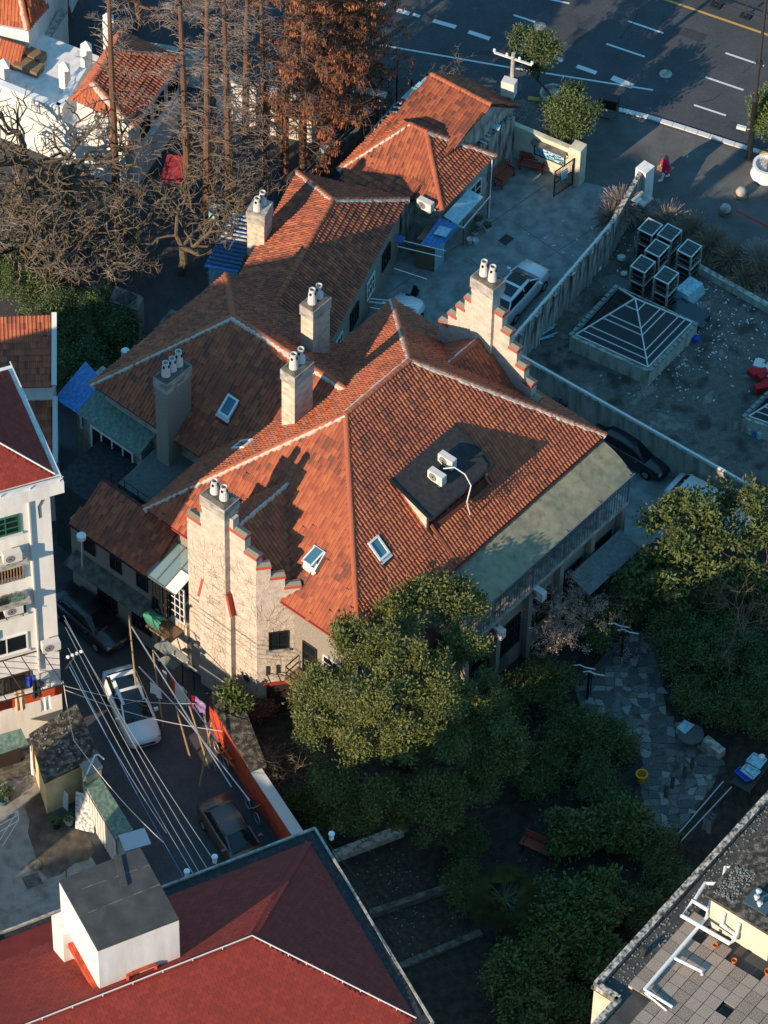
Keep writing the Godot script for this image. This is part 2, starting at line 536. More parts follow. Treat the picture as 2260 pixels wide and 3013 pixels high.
func _ready() -> void:
	rng.seed = 20240117
	# ---- camera: long lens from a tower, looking down at the roofs
	var cam := Camera3D.new()
	var pitch := deg_to_rad(49.0)
	var dist := 231.0
	var roll := asin(0.0244)
	var look := Vector3(0, -sin(pitch), -cos(pitch))
	var up := Vector3(0, cos(pitch), -sin(pitch))
	var right := Vector3.RIGHT * cos(roll) + up * sin(roll)
	up = up * cos(roll) - Vector3.RIGHT * sin(roll)
	cam.transform = Transform3D(Basis(right, up, -look), Vector3(0, dist * sin(pitch), dist * cos(pitch)))
	cam.fov = 12.8
	cam.near = 1.0
	cam.far = 2000.0
	add_child(cam)
	cam.make_current()
	# ---- sky and sun: low winter sun from behind and to the left
	var env := Environment.new()
	var sky := Sky.new()
	var sm := ProceduralSkyMaterial.new()
	sm.sky_top_color = Color(0.27, 0.46, 0.60)
	sm.sky_horizon_color = Color(0.43, 0.60, 0.69)
	sm.sky_curve = 0.2
	sm.ground_horizon_color = Color(0.16, 0.17, 0.18)
	sm.ground_bottom_color = Color(0.08, 0.08, 0.08)
	sm.sky_energy_multiplier = 1.25
	sky.sky_material = sm
	env.background_mode = Environment.BG_SKY
	env.sky = sky
	env.tonemap_mode = Environment.TONE_MAPPER_LINEAR
	env.tonemap_exposure = 1.35
	env.sdfgi_enabled = true; env.ssao_enabled = true; env.ssil_enabled = true
	var we := WorldEnvironment.new(); we.environment = env
	add_child(we)
	var sun := DirectionalLight3D.new()
	var az := deg_to_rad(48.0); var el := deg_to_rad(22.0)
	var dir := Vector3(cos(az) * cos(el), -sin(el), -sin(az) * cos(el))
	sun.basis = Basis.looking_at(dir)
	sun.light_color = Color(1.0, 0.90, 0.78)
	sun.light_energy = 1.6
	sun.light_angular_distance = 0.5
	sun.shadow_enabled = true
	add_child(sun)
	# ---- materials and shared meshes
	make_materials()
	patch_noise = FastNoiseLite.new(); patch_noise.seed = 5; patch_noise.frequency = 0.03
	make_tiles()
	# ---- the place
	build_ground()
	build_main_house()
	build_neighbour_house()
	build_far_houses()
	build_courtyard()
	build_apartments()
	build_alley()
	build_yard()
	build_village()
	build_garden()
	build_street()
	build_trees()

func sheet(called: String, pl: Array, y: float, m: Material) -> MeshInstance3D:
	var s := mesh_tool()
	prism(s, pl, y - 0.05, y, false)
	return struct(called, s, m)

func build_ground() -> void:
	var s := mesh_tool()
	# one ground sheet out to the horizon
	var g := 700.0
	quad(s, Vector3(-g, 0, -g), Vector3(g, 0, -g), Vector3(g, 0, g), Vector3(-g, 0, g))
	struct("ground", s, M.alley)
	# the road and the asphalt forecourt of the gate
	var road := sheet("road", [Vector3(-14.73, 0, -43.32), Vector3(-2.4, 0, -33.45), Vector3(7.09, 0, -30.31), Vector3(12.42, 0, -29.33), Vector3(20.43, 0, -26.15), Vector3(28.77, 0, -22.61), Vector3(30.34, 0, -48.94), Vector3(-15.72, 0, -61.76)], 0.012, M.asphalt)
	sheet("forecourt", [Vector3(3.79, 0, -28.88), Vector3(7.09, 0, -30.31), Vector3(12.42, 0, -29.33), Vector3(20.43, 0, -26.15), Vector3(28.77, 0, -22.61), Vector3(28.07, 0, -10.7), Vector3(20.09, 0, -17.13), Vector3(13.82, 0, -22.97), Vector3(9.83, 0, -24)], 0.008, M.pavement)
	# painted marks on the road
	var thin := 0.13
	for d in [[Vector3(6.58, 0, -37.04), Vector3(7.77, 0, -36.51), thin], [Vector3(8.51, 0, -38.44), Vector3(9.7, 0, -38.1), thin], [Vector3(11.73, 0, -34.88), Vector3(13.85, 0, -33.91), thin], [Vector3(12.98, 0, -36.77), Vector3(14.92, 0, -35.86), thin],
			[Vector3(17.18, 0, -32.39), Vector3(19.24, 0, -31.44), thin], [Vector3(18.34, 0, -34.37), Vector3(20.44, 0, -33.4), thin], [Vector3(16.48, 0, -30.16), Vector3(18.21, 0, -29.39), thin], [Vector3(22.6, 0, -29.9), Vector3(24.59, 0, -28.96), thin],
			[Vector3(-1.83, 0, -38.1), Vector3(-0.63, 0, -37.57), 0.3], [Vector3(0.05, 0, -37.22), Vector3(0.73, 0, -36.94), 0.3], [Vector3(0.94, 0, -36.91), Vector3(1.33, 0, -36.73), 0.22], [Vector3(2.08, 0, -36.42), Vector3(3.35, 0, -35.94), 0.3], [Vector3(4.05, 0, -35.59), Vector3(5.24, 0, -35.06), 0.3],
			[Vector3(8.76, 0, -33.77), Vector3(9.3, 0, -33.41), 0.3], [Vector3(10.07, 0, -33.03), Vector3(11.14, 0, -32.51), 0.3], [Vector3(12, 0, -32.18), Vector3(13.14, 0, -31.51), 0.4]]:
		mark(road, d[0], d[1], d[2], M.white_line)
	mark(road, Vector3(-1.65, 0, -34.52), Vector3(6.33, 0, -32.79), 0.12, M.white_line)
	mark(road, Vector3(6.35, 0, -32.78), Vector3(14.26, 0, -31.26), 0.12, M.white_line)
	mark(road, Vector3(13.62, 0, -39.31), Vector3(21.8, 0, -35.43), 0.16, M.yellow_line)
	for c in [Vector3(8.03, 0, -36.18), Vector3(14.98, 0, -32.58)]:
		s = mesh_tool()
		lathe(s, c + Vector3.UP * 0.004, [Vector2(0.36, 0.0), Vector2(0.36, 0.014), Vector2(0.3, 0.016), Vector2(0.0, 0.016)], 16)
		part("manhole_cover", s, M.cement, road)
	# repairs and a crack in the asphalt
	for d in [[Vector3(16.15, 0, -36.36), Vector3(17.43, 0, -35.8), Vector3(17.02, 0, -35.18), Vector3(15.77, 0, -35.78)], [Vector3(4.78, 0, -34.15), Vector3(6.84, 0, -33.7), Vector3(6.63, 0, -33.32), Vector3(4.53, 0, -33.84)], [Vector3(10.2, 0, -36.14), Vector3(10.84, 0, -35.86), Vector3(9.93, 0, -34.63), Vector3(9.31, 0, -34.91)], [Vector3(18.5, 0, -28.96), Vector3(19.3, 0, -28.63), Vector3(18.98, 0, -28.18), Vector3(18.23, 0, -28.52)]]:
		s = mesh_tool(); fan(s, [d[0] + Vector3.UP * 0.016, d[1] + Vector3.UP * 0.016, d[2] + Vector3.UP * 0.016, d[3] + Vector3.UP * 0.016]); part("asphalt_patch", s, M.asphalt_patch, road)
	for c in [[Vector3(19.26, 0, -32.8), Vector3(19.61, 0, -33.26), Vector3(19.99, 0, -33.72), Vector3(20.42, 0, -34.4)], [Vector3(13.59, 0, -37.78), Vector3(13.37, 0, -36.86), Vector3(12.83, 0, -36.01), Vector3(12.51, 0, -35.32)], [Vector3(18.06, 0, -31.21), Vector3(17.53, 0, -30.6), Vector3(16.81, 0, -30.36)]]:
		s = mesh_tool()
		for i in c.size() - 1: bar(s, c[i] + Vector3.UP * 0.012, c[i + 1] + Vector3.UP * 0.012, 0.05, 0.012)
		part("crack_seal", s, M.felt_black, road)
	# kerb stones, one by one, along the road edge
	var kerb := Node3D.new(); kerb.name = "kerb"; add_child(kerb); kerb.set_meta("kind", "structure")
	var run := [Vector3(7.34, 0, -30.32), Vector3(9.51, 0, -30.03), Vector3(12.55, 0, -29.55), Vector3(13.94, 0, -29.09), Vector3(15.95, 0, -28.26), Vector3(17.95, 0, -27.39), Vector3(19.94, 0, -26.56), Vector3(23.89, 0, -24.84)]
	for i in run.size() - 1:
		var a: Vector3 = run[i]; var b: Vector3 = run[i + 1]
		var n := int(a.distance_to(b) / 0.8) + 1
		for k in n:
			var p := a.lerp(b, (k + 0.02) / n); var q := a.lerp(b, (k + 0.98) / n)
			s = mesh_tool()
			var lift := Vector3.UP * (0.05 + rng.randf() * 0.008)
			bar(s, p + lift, q + lift, 0.28, 0.1)
			part("kerb_stone", s, M.yellow_line if (i < 2 or i == 6) and k % 2 == 0 else M.off_white, kerb)
	# courtyard of the old houses, in large concrete bays
	var court := sheet("courtyard", [Vector3(-3.3, 0, -9.98), Vector3(-3.72, 0, -16.32), Vector3(1.34, 0, -22.72), Vector3(5.57, 0, -27.5), Vector3(7.09, 0, -27.91), Vector3(9.81, 0, -24.14), Vector3(13.82, 0, -22.87), Vector3(11.84, 0, -20.98), Vector3(6.33, 0, -11.13), Vector3(3.95, 0, -6.64)], 0.02, M.court)
	for j in [[Vector3(11.8, 0, -21.33), Vector3(0.53, 0, -11.1)], [Vector3(8.33, 0, -23.66), Vector3(-0.27, 0, -15.08)], [Vector3(4.24, 0, -17.96), Vector3(7.31, 0, -14.66)], [Vector3(6.58, 0, -20.8), Vector3(9.41, 0, -18.13)]]:
		s = mesh_tool()
		bar(s, j[0] + Vector3.UP * 0.021, j[1] + Vector3.UP * 0.021, 0.035, 0.012)
		part("joint_strip", s, M.cement_dark, court)
	s = mesh_tool(); box(s, Vector3(6.16, 0.02, -19.45), A, Vector3(0.7, 0.012, 0.55)); part("drain_cover", s, M.iron, court)
	# bare yard beyond the wall
	sheet("yard", [Vector3(6.62, 0, -10.97), Vector3(11.83, 0, -20.28), Vector3(13.81, 0, -22.44), Vector3(20.04, 0, -15.77), Vector3(26.82, 0, -10), Vector3(26.06, 0, 3.58), Vector3(17.88, 0, -1.76)], 0.016, M.dirt)
	# garden soil
	sheet("garden_bed", [Vector3(-5.84, 0, 13.16), Vector3(-7.57, 0, 14.93), Vector3(-3.78, 0, 21.25), Vector3(-0.83, 0, 34.83), Vector3(10.53, 0, 38.24), Vector3(24.13, 0, 18.18), Vector3(25.01, 0, 1.48), Vector3(17.87, 0, -1.64), Vector3(14.39, 0, -3.79), Vector3(7.49, 0, 5.68), Vector3(-0.41, 0, 13.57)], 0.014, M.soil)
	sheet("driveway", [Vector3(8.26, 0, -10.04), Vector3(17.88, 0, -1.76), Vector3(15.71, 0, 0.24), Vector3(12.16, 0, 2.5), Vector3(6.34, 0, -3.21)], 0.018, M.court)
	# concrete forecourt of the apartment block
	var fc := sheet("apartment_forecourt", [Vector3(-23.65, 0, 18.25), Vector3(-16.89, 0, 16.36), Vector3(-13.04, 0, 22.89), Vector3(-14.15, 0, 24.41), Vector3(-10.09, 0, 31.28), Vector3(-22.21, 0, 34.19)], 0.012, M.wet_concrete)
	s = mesh_tool()
	var stain := []
	for p in [Vector3(-16.87, 0, 19.22), Vector3(-16.51, 0, 18.65), Vector3(-15.67, 0, 18.01), Vector3(-14.71, 0, 19.09), Vector3(-13.72, 0, 20.72), Vector3(-13.33, 0, 21.81), Vector3(-13.63, 0, 22.31), Vector3(-14.27, 0, 22.55), Vector3(-14.88, 0, 23.22), Vector3(-15.44, 0, 23.45), Vector3(-15.91, 0, 22.98), Vector3(-16.15, 0, 22.06), Vector3(-16.58, 0, 20.81), Vector3(-16.55, 0, 20.04)]: stain.append(p)
	prism(s, stain, 0.01, 0.0165, false); part("damp_patch", s, M.damp_concrete, fc)
	s = mesh_tool(); lathe(s, Vector3(-16.1, 0.02, 22.67), [Vector2(0.34, 0.0), Vector2(0.34, 0.012), Vector2(0.0, 0.014)], 16); part("manhole_cover", s, M.cement_dark, fc)
	s = mesh_tool(); box(s, Vector3(-16.17, 0.02, 23.6), Vector3(0.9, 0, -0.43), Vector3(0.8, 0.012, 0.7)); part("drain_cover", s, M.cement_dark, fc)

func mark(road: Node3D, a: Vector3, b: Vector3, w: float, m: Material) -> void:
	var s := mesh_tool()
	var d := (b - a).normalized()
	var x := d.cross(Vector3.UP).normalized() * w * 0.5
	var y := Vector3.UP * 0.018
	quad(s, a - x + y, a + x + y, b + x + y, b - x + y)
	part("lane_mark", s, m, road)

# polygon in the plane (x, y) extruded along z
func extrude(s: SurfaceTool, o: Vector3, x: Vector3, y: Vector3, z: Vector3, pts: Array) -> void:
	var p2 := PackedVector2Array(pts)
	var idx := Geometry2D.triangulate_polygon(p2)
	for i in range(0, idx.size(), 3):
		var t := []
		for k in 3: t.append(o + x * p2[idx[i + k]].x + y * p2[idx[i + k]].y)
		tri(s, t[0], t[1], t[2]); tri(s, t[2] + z, t[1] + z, t[0] + z)
	for i in pts.size():
		var a: Vector2 = pts[i]; var b: Vector2 = pts[(i + 1) % pts.size()]
		var pa := o + x * a.x + y * a.y; var pb := o + x * b.x + y * b.y
		quad(s, pa, pb, pb + z, pa + z)

# window: frame with bars, pane as its sub-part; o is the lower corner, x along the wall, out the outward normal
func window(parent: Node3D, o: Vector3, x: Vector3, out: Vector3, w: float, h: float, nx: int, ny: int, fm: Material, gm: Material, t := 0.06, called := "window") -> MeshInstance3D:
	x = x.normalized(); out = out.normalized()
	var s := mesh_tool()
	var y := Vector3.UP
	var dz := out * 0.07
	for r in [[0.0, 0.0, w, t], [0.0, h - t, w, t], [0.0, t, t, h - 2 * t], [w - t, t, t, h - 2 * t]]:
		extrude(s, o + x * r[0] + y * r[1], x, y, dz, [Vector2(0, 0), Vector2(r[2], 0), Vector2(r[2], r[3]), Vector2(0, r[3])])
	var b := t * 0.7
	for i in range(1, nx):
		extrude(s, o + x * (w * i / nx - b / 2) + y * t, x, y, dz * 0.8, [Vector2(0, 0), Vector2(b, 0), Vector2(b, h - 2 * t), Vector2(0, h - 2 * t)])
	for i in range(1, ny):
		extrude(s, o + x * t + y * (h * i / ny - b / 2), x, y, dz * 0.7, [Vector2(0, 0), Vector2(w - 2 * t, 0), Vector2(w - 2 * t, b), Vector2(0, b)])
	var f := part(called, s, fm, parent)
	s = mesh_tool()
	extrude(s, o + x * t * 0.5 + y * t * 0.5, x, y, out * 0.02, [Vector2(0, 0), Vector2(w - t, 0), Vector2(w - t, h - t), Vector2(0, h - t)])
	part("pane", s, gm, f)
	return f

# coping of a gable step: red course with a weathered cement top
func coping(parent: Node3D, o: Vector3, x: Vector3, z: Vector3, len: float, dep: float) -> void:
	var s := mesh_tool()
	extrude(s, o - x * 0.04 - z * 0.05, x, Vector3.UP, z * (dep + 0.1), [Vector2(0, 0), Vector2(len + 0.08, 0), Vector2(len + 0.08, 0.17), Vector2(0, 0.17)])
	var c := part("coping", s, M.coping_red, parent)
	s = mesh_tool()
	var y := Vector3.UP
	var p := o + y * 0.172
	var a := [p - x * 0.03 - z * 0.035, p + x * (len + 0.03) - z * 0.035, p + x * (len + 0.03) + z * (dep + 0.035), p - x * 0.03 + z * (dep + 0.035)]
	var r0 := p + z * dep * 0.5 + y * 0.09; var r1 := r0 + x * len
	quad(s, a[0], a[1], r1, r0); quad(s, a[2], a[3], r0, r1); tri(s, a[1], a[2], r1); tri(s, a[3], a[0], r0)
	part("coping_top", s, M.coping_cement, c)

# chimney pot with square vent holes
func pot(parent: Node3D, at: Vector3, h := 0.85) -> void:
	var s := mesh_tool()
	lathe(s, at, [Vector2(0.23, 0), Vector2(0.21, h * 0.3), Vector2(0.185, h * 0.7), Vector2(0.16, h * 0.72), Vector2(0.16, h), Vector2(0.125, h), Vector2(0.12, h * 0.3), Vector2(0.0, h * 0.3)], 14)
	var p := part("chimney_pot", s, M.pot_white, parent)
	for k in 4:
		var a := TAU * k / 4 + 0.5
		var d := Vector3(cos(a), 0, sin(a))
		s = mesh_tool()
		box(s, at + d * 0.178 + Vector3.UP * h * 0.66, d, Vector3(0.05, 0.15, 0.1))
		part("vent_hole", s, M.black_metal, p)

# free-standing stack: near corner c0, u deep, w wide, from y0 to y1 (local heights), pots along u
func stack(parent: Node3D, u: float, w: float, du: float, dw: float, y0: float, y1: float, pots: int, m: Material, along_u := true) -> void:
	var s := mesh_tool()
	var ring := func(e: float) -> Array: return [hp(u - e, w - e, 0), hp(u + du + e, w - e, 0), hp(u + du + e, w + dw + e, 0), hp(u - e, w + dw + e, 0)]
	prism(s, ring.call(0.0), HO.y + y0, HO.y + y1 - 0.75)
	var c := part("chimney", s, m, parent)
	s = mesh_tool()
	prism(s, ring.call(0.05), HO.y + y1 - 0.75, HO.y + y1 - 0.06)
	part("chimney_head", s, M.cement, c)
	s = mesh_tool()
	var top: Array = ring.call(0.02)
	var mid: Array = ring.call(-0.16)
	for i in 4:
		var j := (i + 1) % 4
		var up0 := Vector3.UP * (y1 - 0.058); var up1 := Vector3.UP * (y1 + 0.05)
		quad(s, top[i] + up0, top[j] + up0, mid[j] + up1, mid[i] + up1)
	fan(s, [mid[0] + Vector3.UP * (y1 + 0.05), mid[1] + Vector3.UP * (y1 + 0.05), mid[2] + Vector3.UP * (y1 + 0.05), mid[3] + Vector3.UP * (y1 + 0.05)])
	part("flaunching", s, M.cement_dark, c)
	for i in pots:
		var t := (i + 0.5) / pots
		t = 0.5 + (t - 0.5) * 0.8
		var p := hp(u + du * t, w + dw * 0.5, y1 + 0.04) if along_u else hp(u + du * 0.5, w + dw * t, y1 + 0.04)
		pot(c, p, 0.85 + rng.randf_range(-0.05, 0.1))

# roof light: white frame, blue glass; o centre on the tile plane, e along the eave, up the slope, n normal
func roof_light(parent: Node3D, o: Vector3, e: Vector3, sl: Vector3, n: Vector3, open := 0.0) -> void:
	var s := mesh_tool()
	var w := 0.62; var l := 0.95
	for r in [[0, -l / 2, w, 0.1], [0, l / 2, w, 0.1], [-w / 2, 0, 0.1, l], [w / 2, 0, 0.1, l]]:
		var c: Vector3 = o + e * r[0] + sl * r[1] + n * 0.06
		var ex: Vector3 = e * (r[2] + 0.1) * 0.5 if r[2] > 0.2 else e * 0.05
		var sy: Vector3 = sl * 0.05 if r[3] < 0.2 else sl * (r[3] - 0.1) * 0.5
		var q := [c - ex - sy, c + ex - sy, c + ex + sy, c - ex + sy]
		slab(s, [q[0] + n * 0.1, q[1] + n * 0.1, q[2] + n * 0.1, q[3] + n * 0.1], 0.16)
	var f := part("roof_light", s, M.white, parent)
	s = mesh_tool()
	var q2 := [o - e * w * 0.45 - sl * l * 0.46, o + e * w * 0.45 - sl * l * 0.46, o + e * w * 0.45 + sl * l * 0.46, o - e * w * 0.45 + sl * l * 0.46]
	var lift := n * 0.1
	slab(s, [q2[0] + lift, q2[1] + lift, q2[2] + lift, q2[3] + lift], 0.03)
	part("pane", s, M.glass_blue, f)
	s = mesh_tool()
	var lo := o - sl * (l * 0.5 + 0.16) + n * 0.075
	slab(s, [lo - e * 0.42 - sl * 0.1, lo + e * 0.42 - sl * 0.1, lo + e * 0.42 + sl * 0.1, lo - e * 0.42 + sl * 0.1], 0.02)
	part("flashing", s, M.off_white, f)
	if open > 0.0:
		s = mesh_tool()
		var top := o + sl * l * 0.5 + n * 0.2
		var d := (-sl * cos(open) + n * sin(open))
		var nn := d.cross(e).normalized()
		for r in [[-w / 2, 0.0, 0.09], [w / 2 - 0.09, 0.0, 0.09]]:
			slab(s, [top + e * r[0], top + e * (r[0] + r[2]), top + e * (r[0] + r[2]) + d * l, top + e * r[0] + d * l], 0.06)
		slab(s, [top - e * w / 2 + d * (l - 0.09), top + e * w / 2 + d * (l - 0.09), top + e * w / 2 + d * l, top - e * w / 2 + d * l], 0.06)
		var sash := part("sash", s, M.white, f)
		s = mesh_tool()
		slab(s, [top - e * (w / 2 - 0.08) + nn * 0.01, top + e * (w / 2 - 0.08) + nn * 0.01, top + e * (w / 2 - 0.08) + d * l * 0.92, top - e * (w / 2 - 0.08) + d * l * 0.92], 0.02)
		part("sash_pane", s, M.glass_blue, f)

func vines(parent: Node3D, o: Vector3, x: Vector3, out: Vector3, w: float, h: float, n: int) -> void:
	var s := mesh_tool()
	for i in n:
		var p := Vector2(rng.randf() * w, rng.randf() * h * 0.9)
		var a := rng.randf_range(-0.6, 0.7) + (PI * 0.5 if rng.randf() < 0.45 else 0.35)
		var pts := []
		for k in 6:
			p.x = clampf(p.x, 0.02, w - 0.02); p.y = clampf(p.y, 0.0, h)
			pts.append(o + x * p.x + Vector3.UP * p.y + out * 0.015)
			a += rng.randf_range(-0.5, 0.5)
			p += Vector2(cos(a), sin(a)) * rng.randf_range(0.1, 0.32)
		var r := rng.randf_range(0.003, 0.007)
		tube(s, pts, r, r * 0.4, 3)
	var v := part("vine_stems", s, M.vine, parent)
	v.set_meta("kind", "stuff")

func build_main_house() -> void:
	var house := thing("stepped_gable_house", "large villa with orange tiled hip roof and tall stepped gable wall with chimney", "house", hp(0, 0, -2), deg_to_rad(50.4))
	var U := Vector3.UP
	# walls
	var s := mesh_tool()
	prism(s, [hp(0.5, 0.5, 0), hp(17.9, 0.5, 0), hp(17.9, 13.2, 0), hp(0.5, 13.2, 0)], 0.0, HO.y + 6.2)
	part("wall", s, M.pebble, house)
	# ---- hip roof
	var E1 := hp(18.4, 0, 6.5); var E2 := hp(0, 0, 6.5); var E3 := hp(0, 13.66, 6.5); var E4 := hp(18.4, 13.66, 6.5)
	var R1 := hp(11.57, 6.83, 12.5); var R2 := hp(6.83, 6.83, 12.5)
	s = mesh_tool()
	var k := 0.012
	fan(s, [E2, E1, R1, R2]); fan(s, [E3, E2, R2]); fan(s, [E4, E3, R2, R1]); fan(s, [E1, E4, R1])
	fan(s, [E2 - U * 0.14, E3 - U * 0.14, E4 - U * 0.14, E1 - U * 0.14])
	for e in [[E1, E2], [E2, E3], [E3, E4], [E4, E1]]: quad(s, e[0], e[1], e[1] - U * 0.14, e[0] - U * 0.14)
	var roof := part("roof", s, M.roof_deck, house)
	var sin_p := 0.66; var cos_p := 0.7513
	var acc := new_acc()
	var n_r := -W * sin_p + U * cos_p; var s_r := W * cos_p + U * sin_p
	var n_n := -A * sin_p + U * cos_p; var s_n := A * cos_p + U * sin_p
	var n_l := W * sin_p + U * cos_p; var s_l := -W * cos_p + U * sin_p
	var sky_r := hp(4.1, 2.4, 6.5 + 2.4 * 0.8785); var sky_n := hp(1.95, 4.4, 6.5 + 1.95 * 0.8785); var sky_l := hp(5.0, 11.7, 6.5 + 1.96 * 0.8785)
	lay(acc, [E2, E1, R1, R2], false, true, [[sky_r, 0.4, 0.6], [hp(9.2, 2.7, 8.87), 2.2, 1.3]])
	lay(acc, [E3, E2, R2], false, true, [[sky_n, 0.4, 0.6]])
	lay(acc, [E4, E3, R2, R1], false, false)
	lay(acc, [E1, E4, R1], false, false)
	# bay roofs behind the two stepped gables
	for g in [[-0.75, 3.68, 7.75, 9.73, 1.0], [16.6, 14.14, 6.5, 10.24, -1.0]]:
		var uo: float = g[0]; var ui: float = g[1]; var wc: float = g[2]; var yr: float = g[3]
		var drop: float = 2.75 if uo < 0.0 else 2.4
		var f0 := hp(uo, wc, yr); var f1 := hp(ui, wc, yr)
		var ue: float = uo + (1.3 if uo < 0.0 else 0.0)
		var ra := hp(ue, wc - drop, yr - drop * 0.9); var rb := hp(ui - g[4] * drop * 1.02, wc - drop, yr - drop * 0.9)
		var la := hp(ue, wc + drop, yr - drop * 0.9); var lb := hp(ui - g[4] * drop * 1.02, wc + drop, yr - drop * 0.9)
		s = mesh_tool()
		fan(s, [ra, rb, f1, f0]); fan(s, [lb, la, f0, f1])
		quad(s, ra, ra - U * 0.8, rb - U * 0.8, rb)
		part("bay_roof", s, M.roof_deck, house)
		lay(acc, [ra, rb, f1, f0], false, false); lay(acc, [lb, la, f0, f1], false, false)
		caps(roof, f1, f0, 1, 4)
		s = mesh_tool()
		bar(s, f1 + U * 0.06, rb + U * 0.06, 0.16, 0.05)
		part("valley_strip", s, M.red_trim, roof)
	finish_tiles(acc, roof)
	caps(roof, R1, R2, -1); caps(roof, R2, E2, 0, 0); caps(roof, R2, E3, 1); caps(roof, R1, E1, -1); caps(roof, R1, E4, 1)
	roof_light(roof, sky_r, A, s_r, n_r); roof_light(roof, sky_n, -W, s_n, n_n, 0.5); roof_light(roof, sky_l, A, s_l, n_l)
	# eave gutters and fascia
	s = mesh_tool()
	for e in [[E1, E2], [E3, E2]]: bar(s, e[0] - U * 0.1, e[1] - U * 0.1, 0.12, 0.1)
	part("gutter", s, M.red_trim, roof)
	s = mesh_tool()
	for i in 14: bar(s, hp(-0.02, 4.2 - i * 0.3, 6.33), hp(0.5, 4.2 - i * 0.3, 6.33), 0.09, 0.1)
	part("rafter_ends", s, M.red_trim, roof)
	# raised strips on either side of the dormer
	for u in [7.2, 11.25]:
		s = mesh_tool()
		bar(s, hp(u, 1.75, 6.5 + 1.75 * 0.8785 + 0.09), hp(u, 0.02, 6.6), 0.13, 0.09)
		part("verge_strip", s, M.tile_0, roof)
	# ---- near bay with the stepped gable
	var x := -W            # along the wall to the right
	var o := hp(-0.9, 10.0, 0)
	s = mesh_tool()
	extrude(s, o, x, U, A * 0.4, [Vector2(0, -2), Vector2(4.4, -2), Vector2(4.4, 9.6), Vector2(3.68, 9.6), Vector2(3.68, 10.55), Vector2(2.95, 10.55), Vector2(2.95, 11.4), Vector2(1.3, 11.4), Vector2(1.3, 10.5), Vector2(0.86, 10.5), Vector2(0.86, 9.45), Vector2(0, 9.45)])
	var wall := part("gable_wall", s, M.stucco, house)
	for c in [[0.0, 0.86, 9.45], [0.86, 0.44, 10.5], [2.72, 0.96, 10.55], [3.68, 0.72, 9.6]]:
		coping(wall, o + x * c[0] + U * c[2], x, A * 1.0, c[1], 0.4)
	# chimney breast, wider below its red shoulders
	s = mesh_tool()
	var ob := hp(-1.22, 8.72, 0)
	extrude(s, ob, x, U, A * 0.318, [Vector2(-0.3, -2), Vector2(1.72, -2), Vector2(1.72, 4.65), Vector2(1.42, 6.1), Vector2(1.42, 11.3), Vector2(0, 11.3), Vector2(0, 6.1), Vector2(-0.3, 4.6)])
	var breast := part("chimney_breast", s, M.stucco, house)
	s = mesh_tool()
	for side in [[1.72, 4.65, 1.42, 6.1, 0.05], [-0.3, 4.6, 0.0, 6.1, -0.05]]:
		var p0: Vector3 = ob + x * side[0] + U * side[1]; var p1: Vector3 = ob + x * side[2] + U * side[3]
		var off: Vector3 = x * side[4]
		var z := A * 0.31
		quad(s, p0 + off - A * 0.02, p1 + off - A * 0.02, p1 + off + z, p0 + off + z)
		quad(s, p0 + off * 2.4 - A * 0.02, p1 + off * 2.4 - A * 0.02, p1 - off * 0.6 - A * 0.02, p0 - off * 0.6 - A * 0.02)
	part("shoulder_slab", s, M.coping_red, breast)
	stack(house, -1.24, 7.28, 0.95, 1.46, 11.25, 12.3, 2, M.stucco, false)
	# splayed sides of the bay
	for sd in [[5.6, -1.0], [10.0, 1.0]]:
		var c0 := hp(-0.9, sd[0], 0)
		var dd: Vector3 = (A * 1.4 + W * 1.15 * sd[1]).normalized()
		var inn: Vector3 = dd.cross(U).normalized()
		if inn.dot(W * sd[1]) > 0.0: inn = -inn
		s = mesh_tool()
		extrude(s, c0 + dd * 0.01, dd, U, inn * 0.35, [Vector2(0, -2), Vector2(2.1, -2), Vector2(2.1, 7.3), Vector2(1.34, 7.3), Vector2(1.34, 8.1), Vector2(0.66, 8.1), Vector2(0.66, 8.95), Vector2(0, 8.95)])
		var sw := part("gable_side_wall", s, M.stucco, house)
		for c in [[0.0, 0.66, 8.95], [0.66, 0.68, 8.1], [1.34, 0.76, 7.3]]:
			coping(sw, c0 + dd * (c[0] + 0.01) + U * c[2], dd, inn, c[1], 0.35)
		if sd[1] < 0:
			window(house, c0 + dd * 0.55 + U * 2.95, dd, -inn, 0.95, 1.3, 2, 4, M.black_metal, M.glass_dark, 0.08)
			vines(sw, c0 + U * -2.0, dd, -inn, 1.9, 9.0, 150)
			s = mesh_tool()
			box(s, c0 + dd * 0.98 + U * 2.78 - inn * 0.06, dd, Vector3(1.15, 0.14, 0.2)); part("window_sill", s, M.cement, sw)
			# garden door under a red lintel
			s = mesh_tool()
			extrude(s, c0 + dd * 0.45 - U * 2.0 - inn * 0.02, dd, U, -inn * 0.04, [Vector2(0, 0), Vector2(1.2, 0), Vector2(1.2, 2.3), Vector2(0, 2.3)])
			var door := part("door", s, M.dark_frame, house)
			s = mesh_tool(); extrude(s, c0 + dd * 0.3 + U * 0.34 - inn * 0.02, dd, U, -inn * 0.12, [Vector2(0, 0), Vector2(1.6, 0), Vector2(1.6, 0.12), Vector2(0, 0.12)]); part("lintel", s, M.red_trim, door)
			# bracket posts
			for t in [0.45, 0.95]:
				s = mesh_tool(); bar(s, c0 + dd * t + U * 1.1 - inn * 0.08, c0 + dd * t + U * 1.75 - inn * 0.08, 0.08, 0.08); bar(s, c0 + dd * t + U * 1.2 - inn * 0.06, c0 + dd * (t + 0.1) + U * 1.25 - inn * 0.7, 0.05, 0.05)
				part("bracket", s, M.dark_frame, sw)
	vines(wall, o - U * 2.0, x, -A, 4.4, 11.3, 330)
	vines(breast, ob - U * 2.0, x, -A, 1.4, 12.6, 230)
	s = mesh_tool()
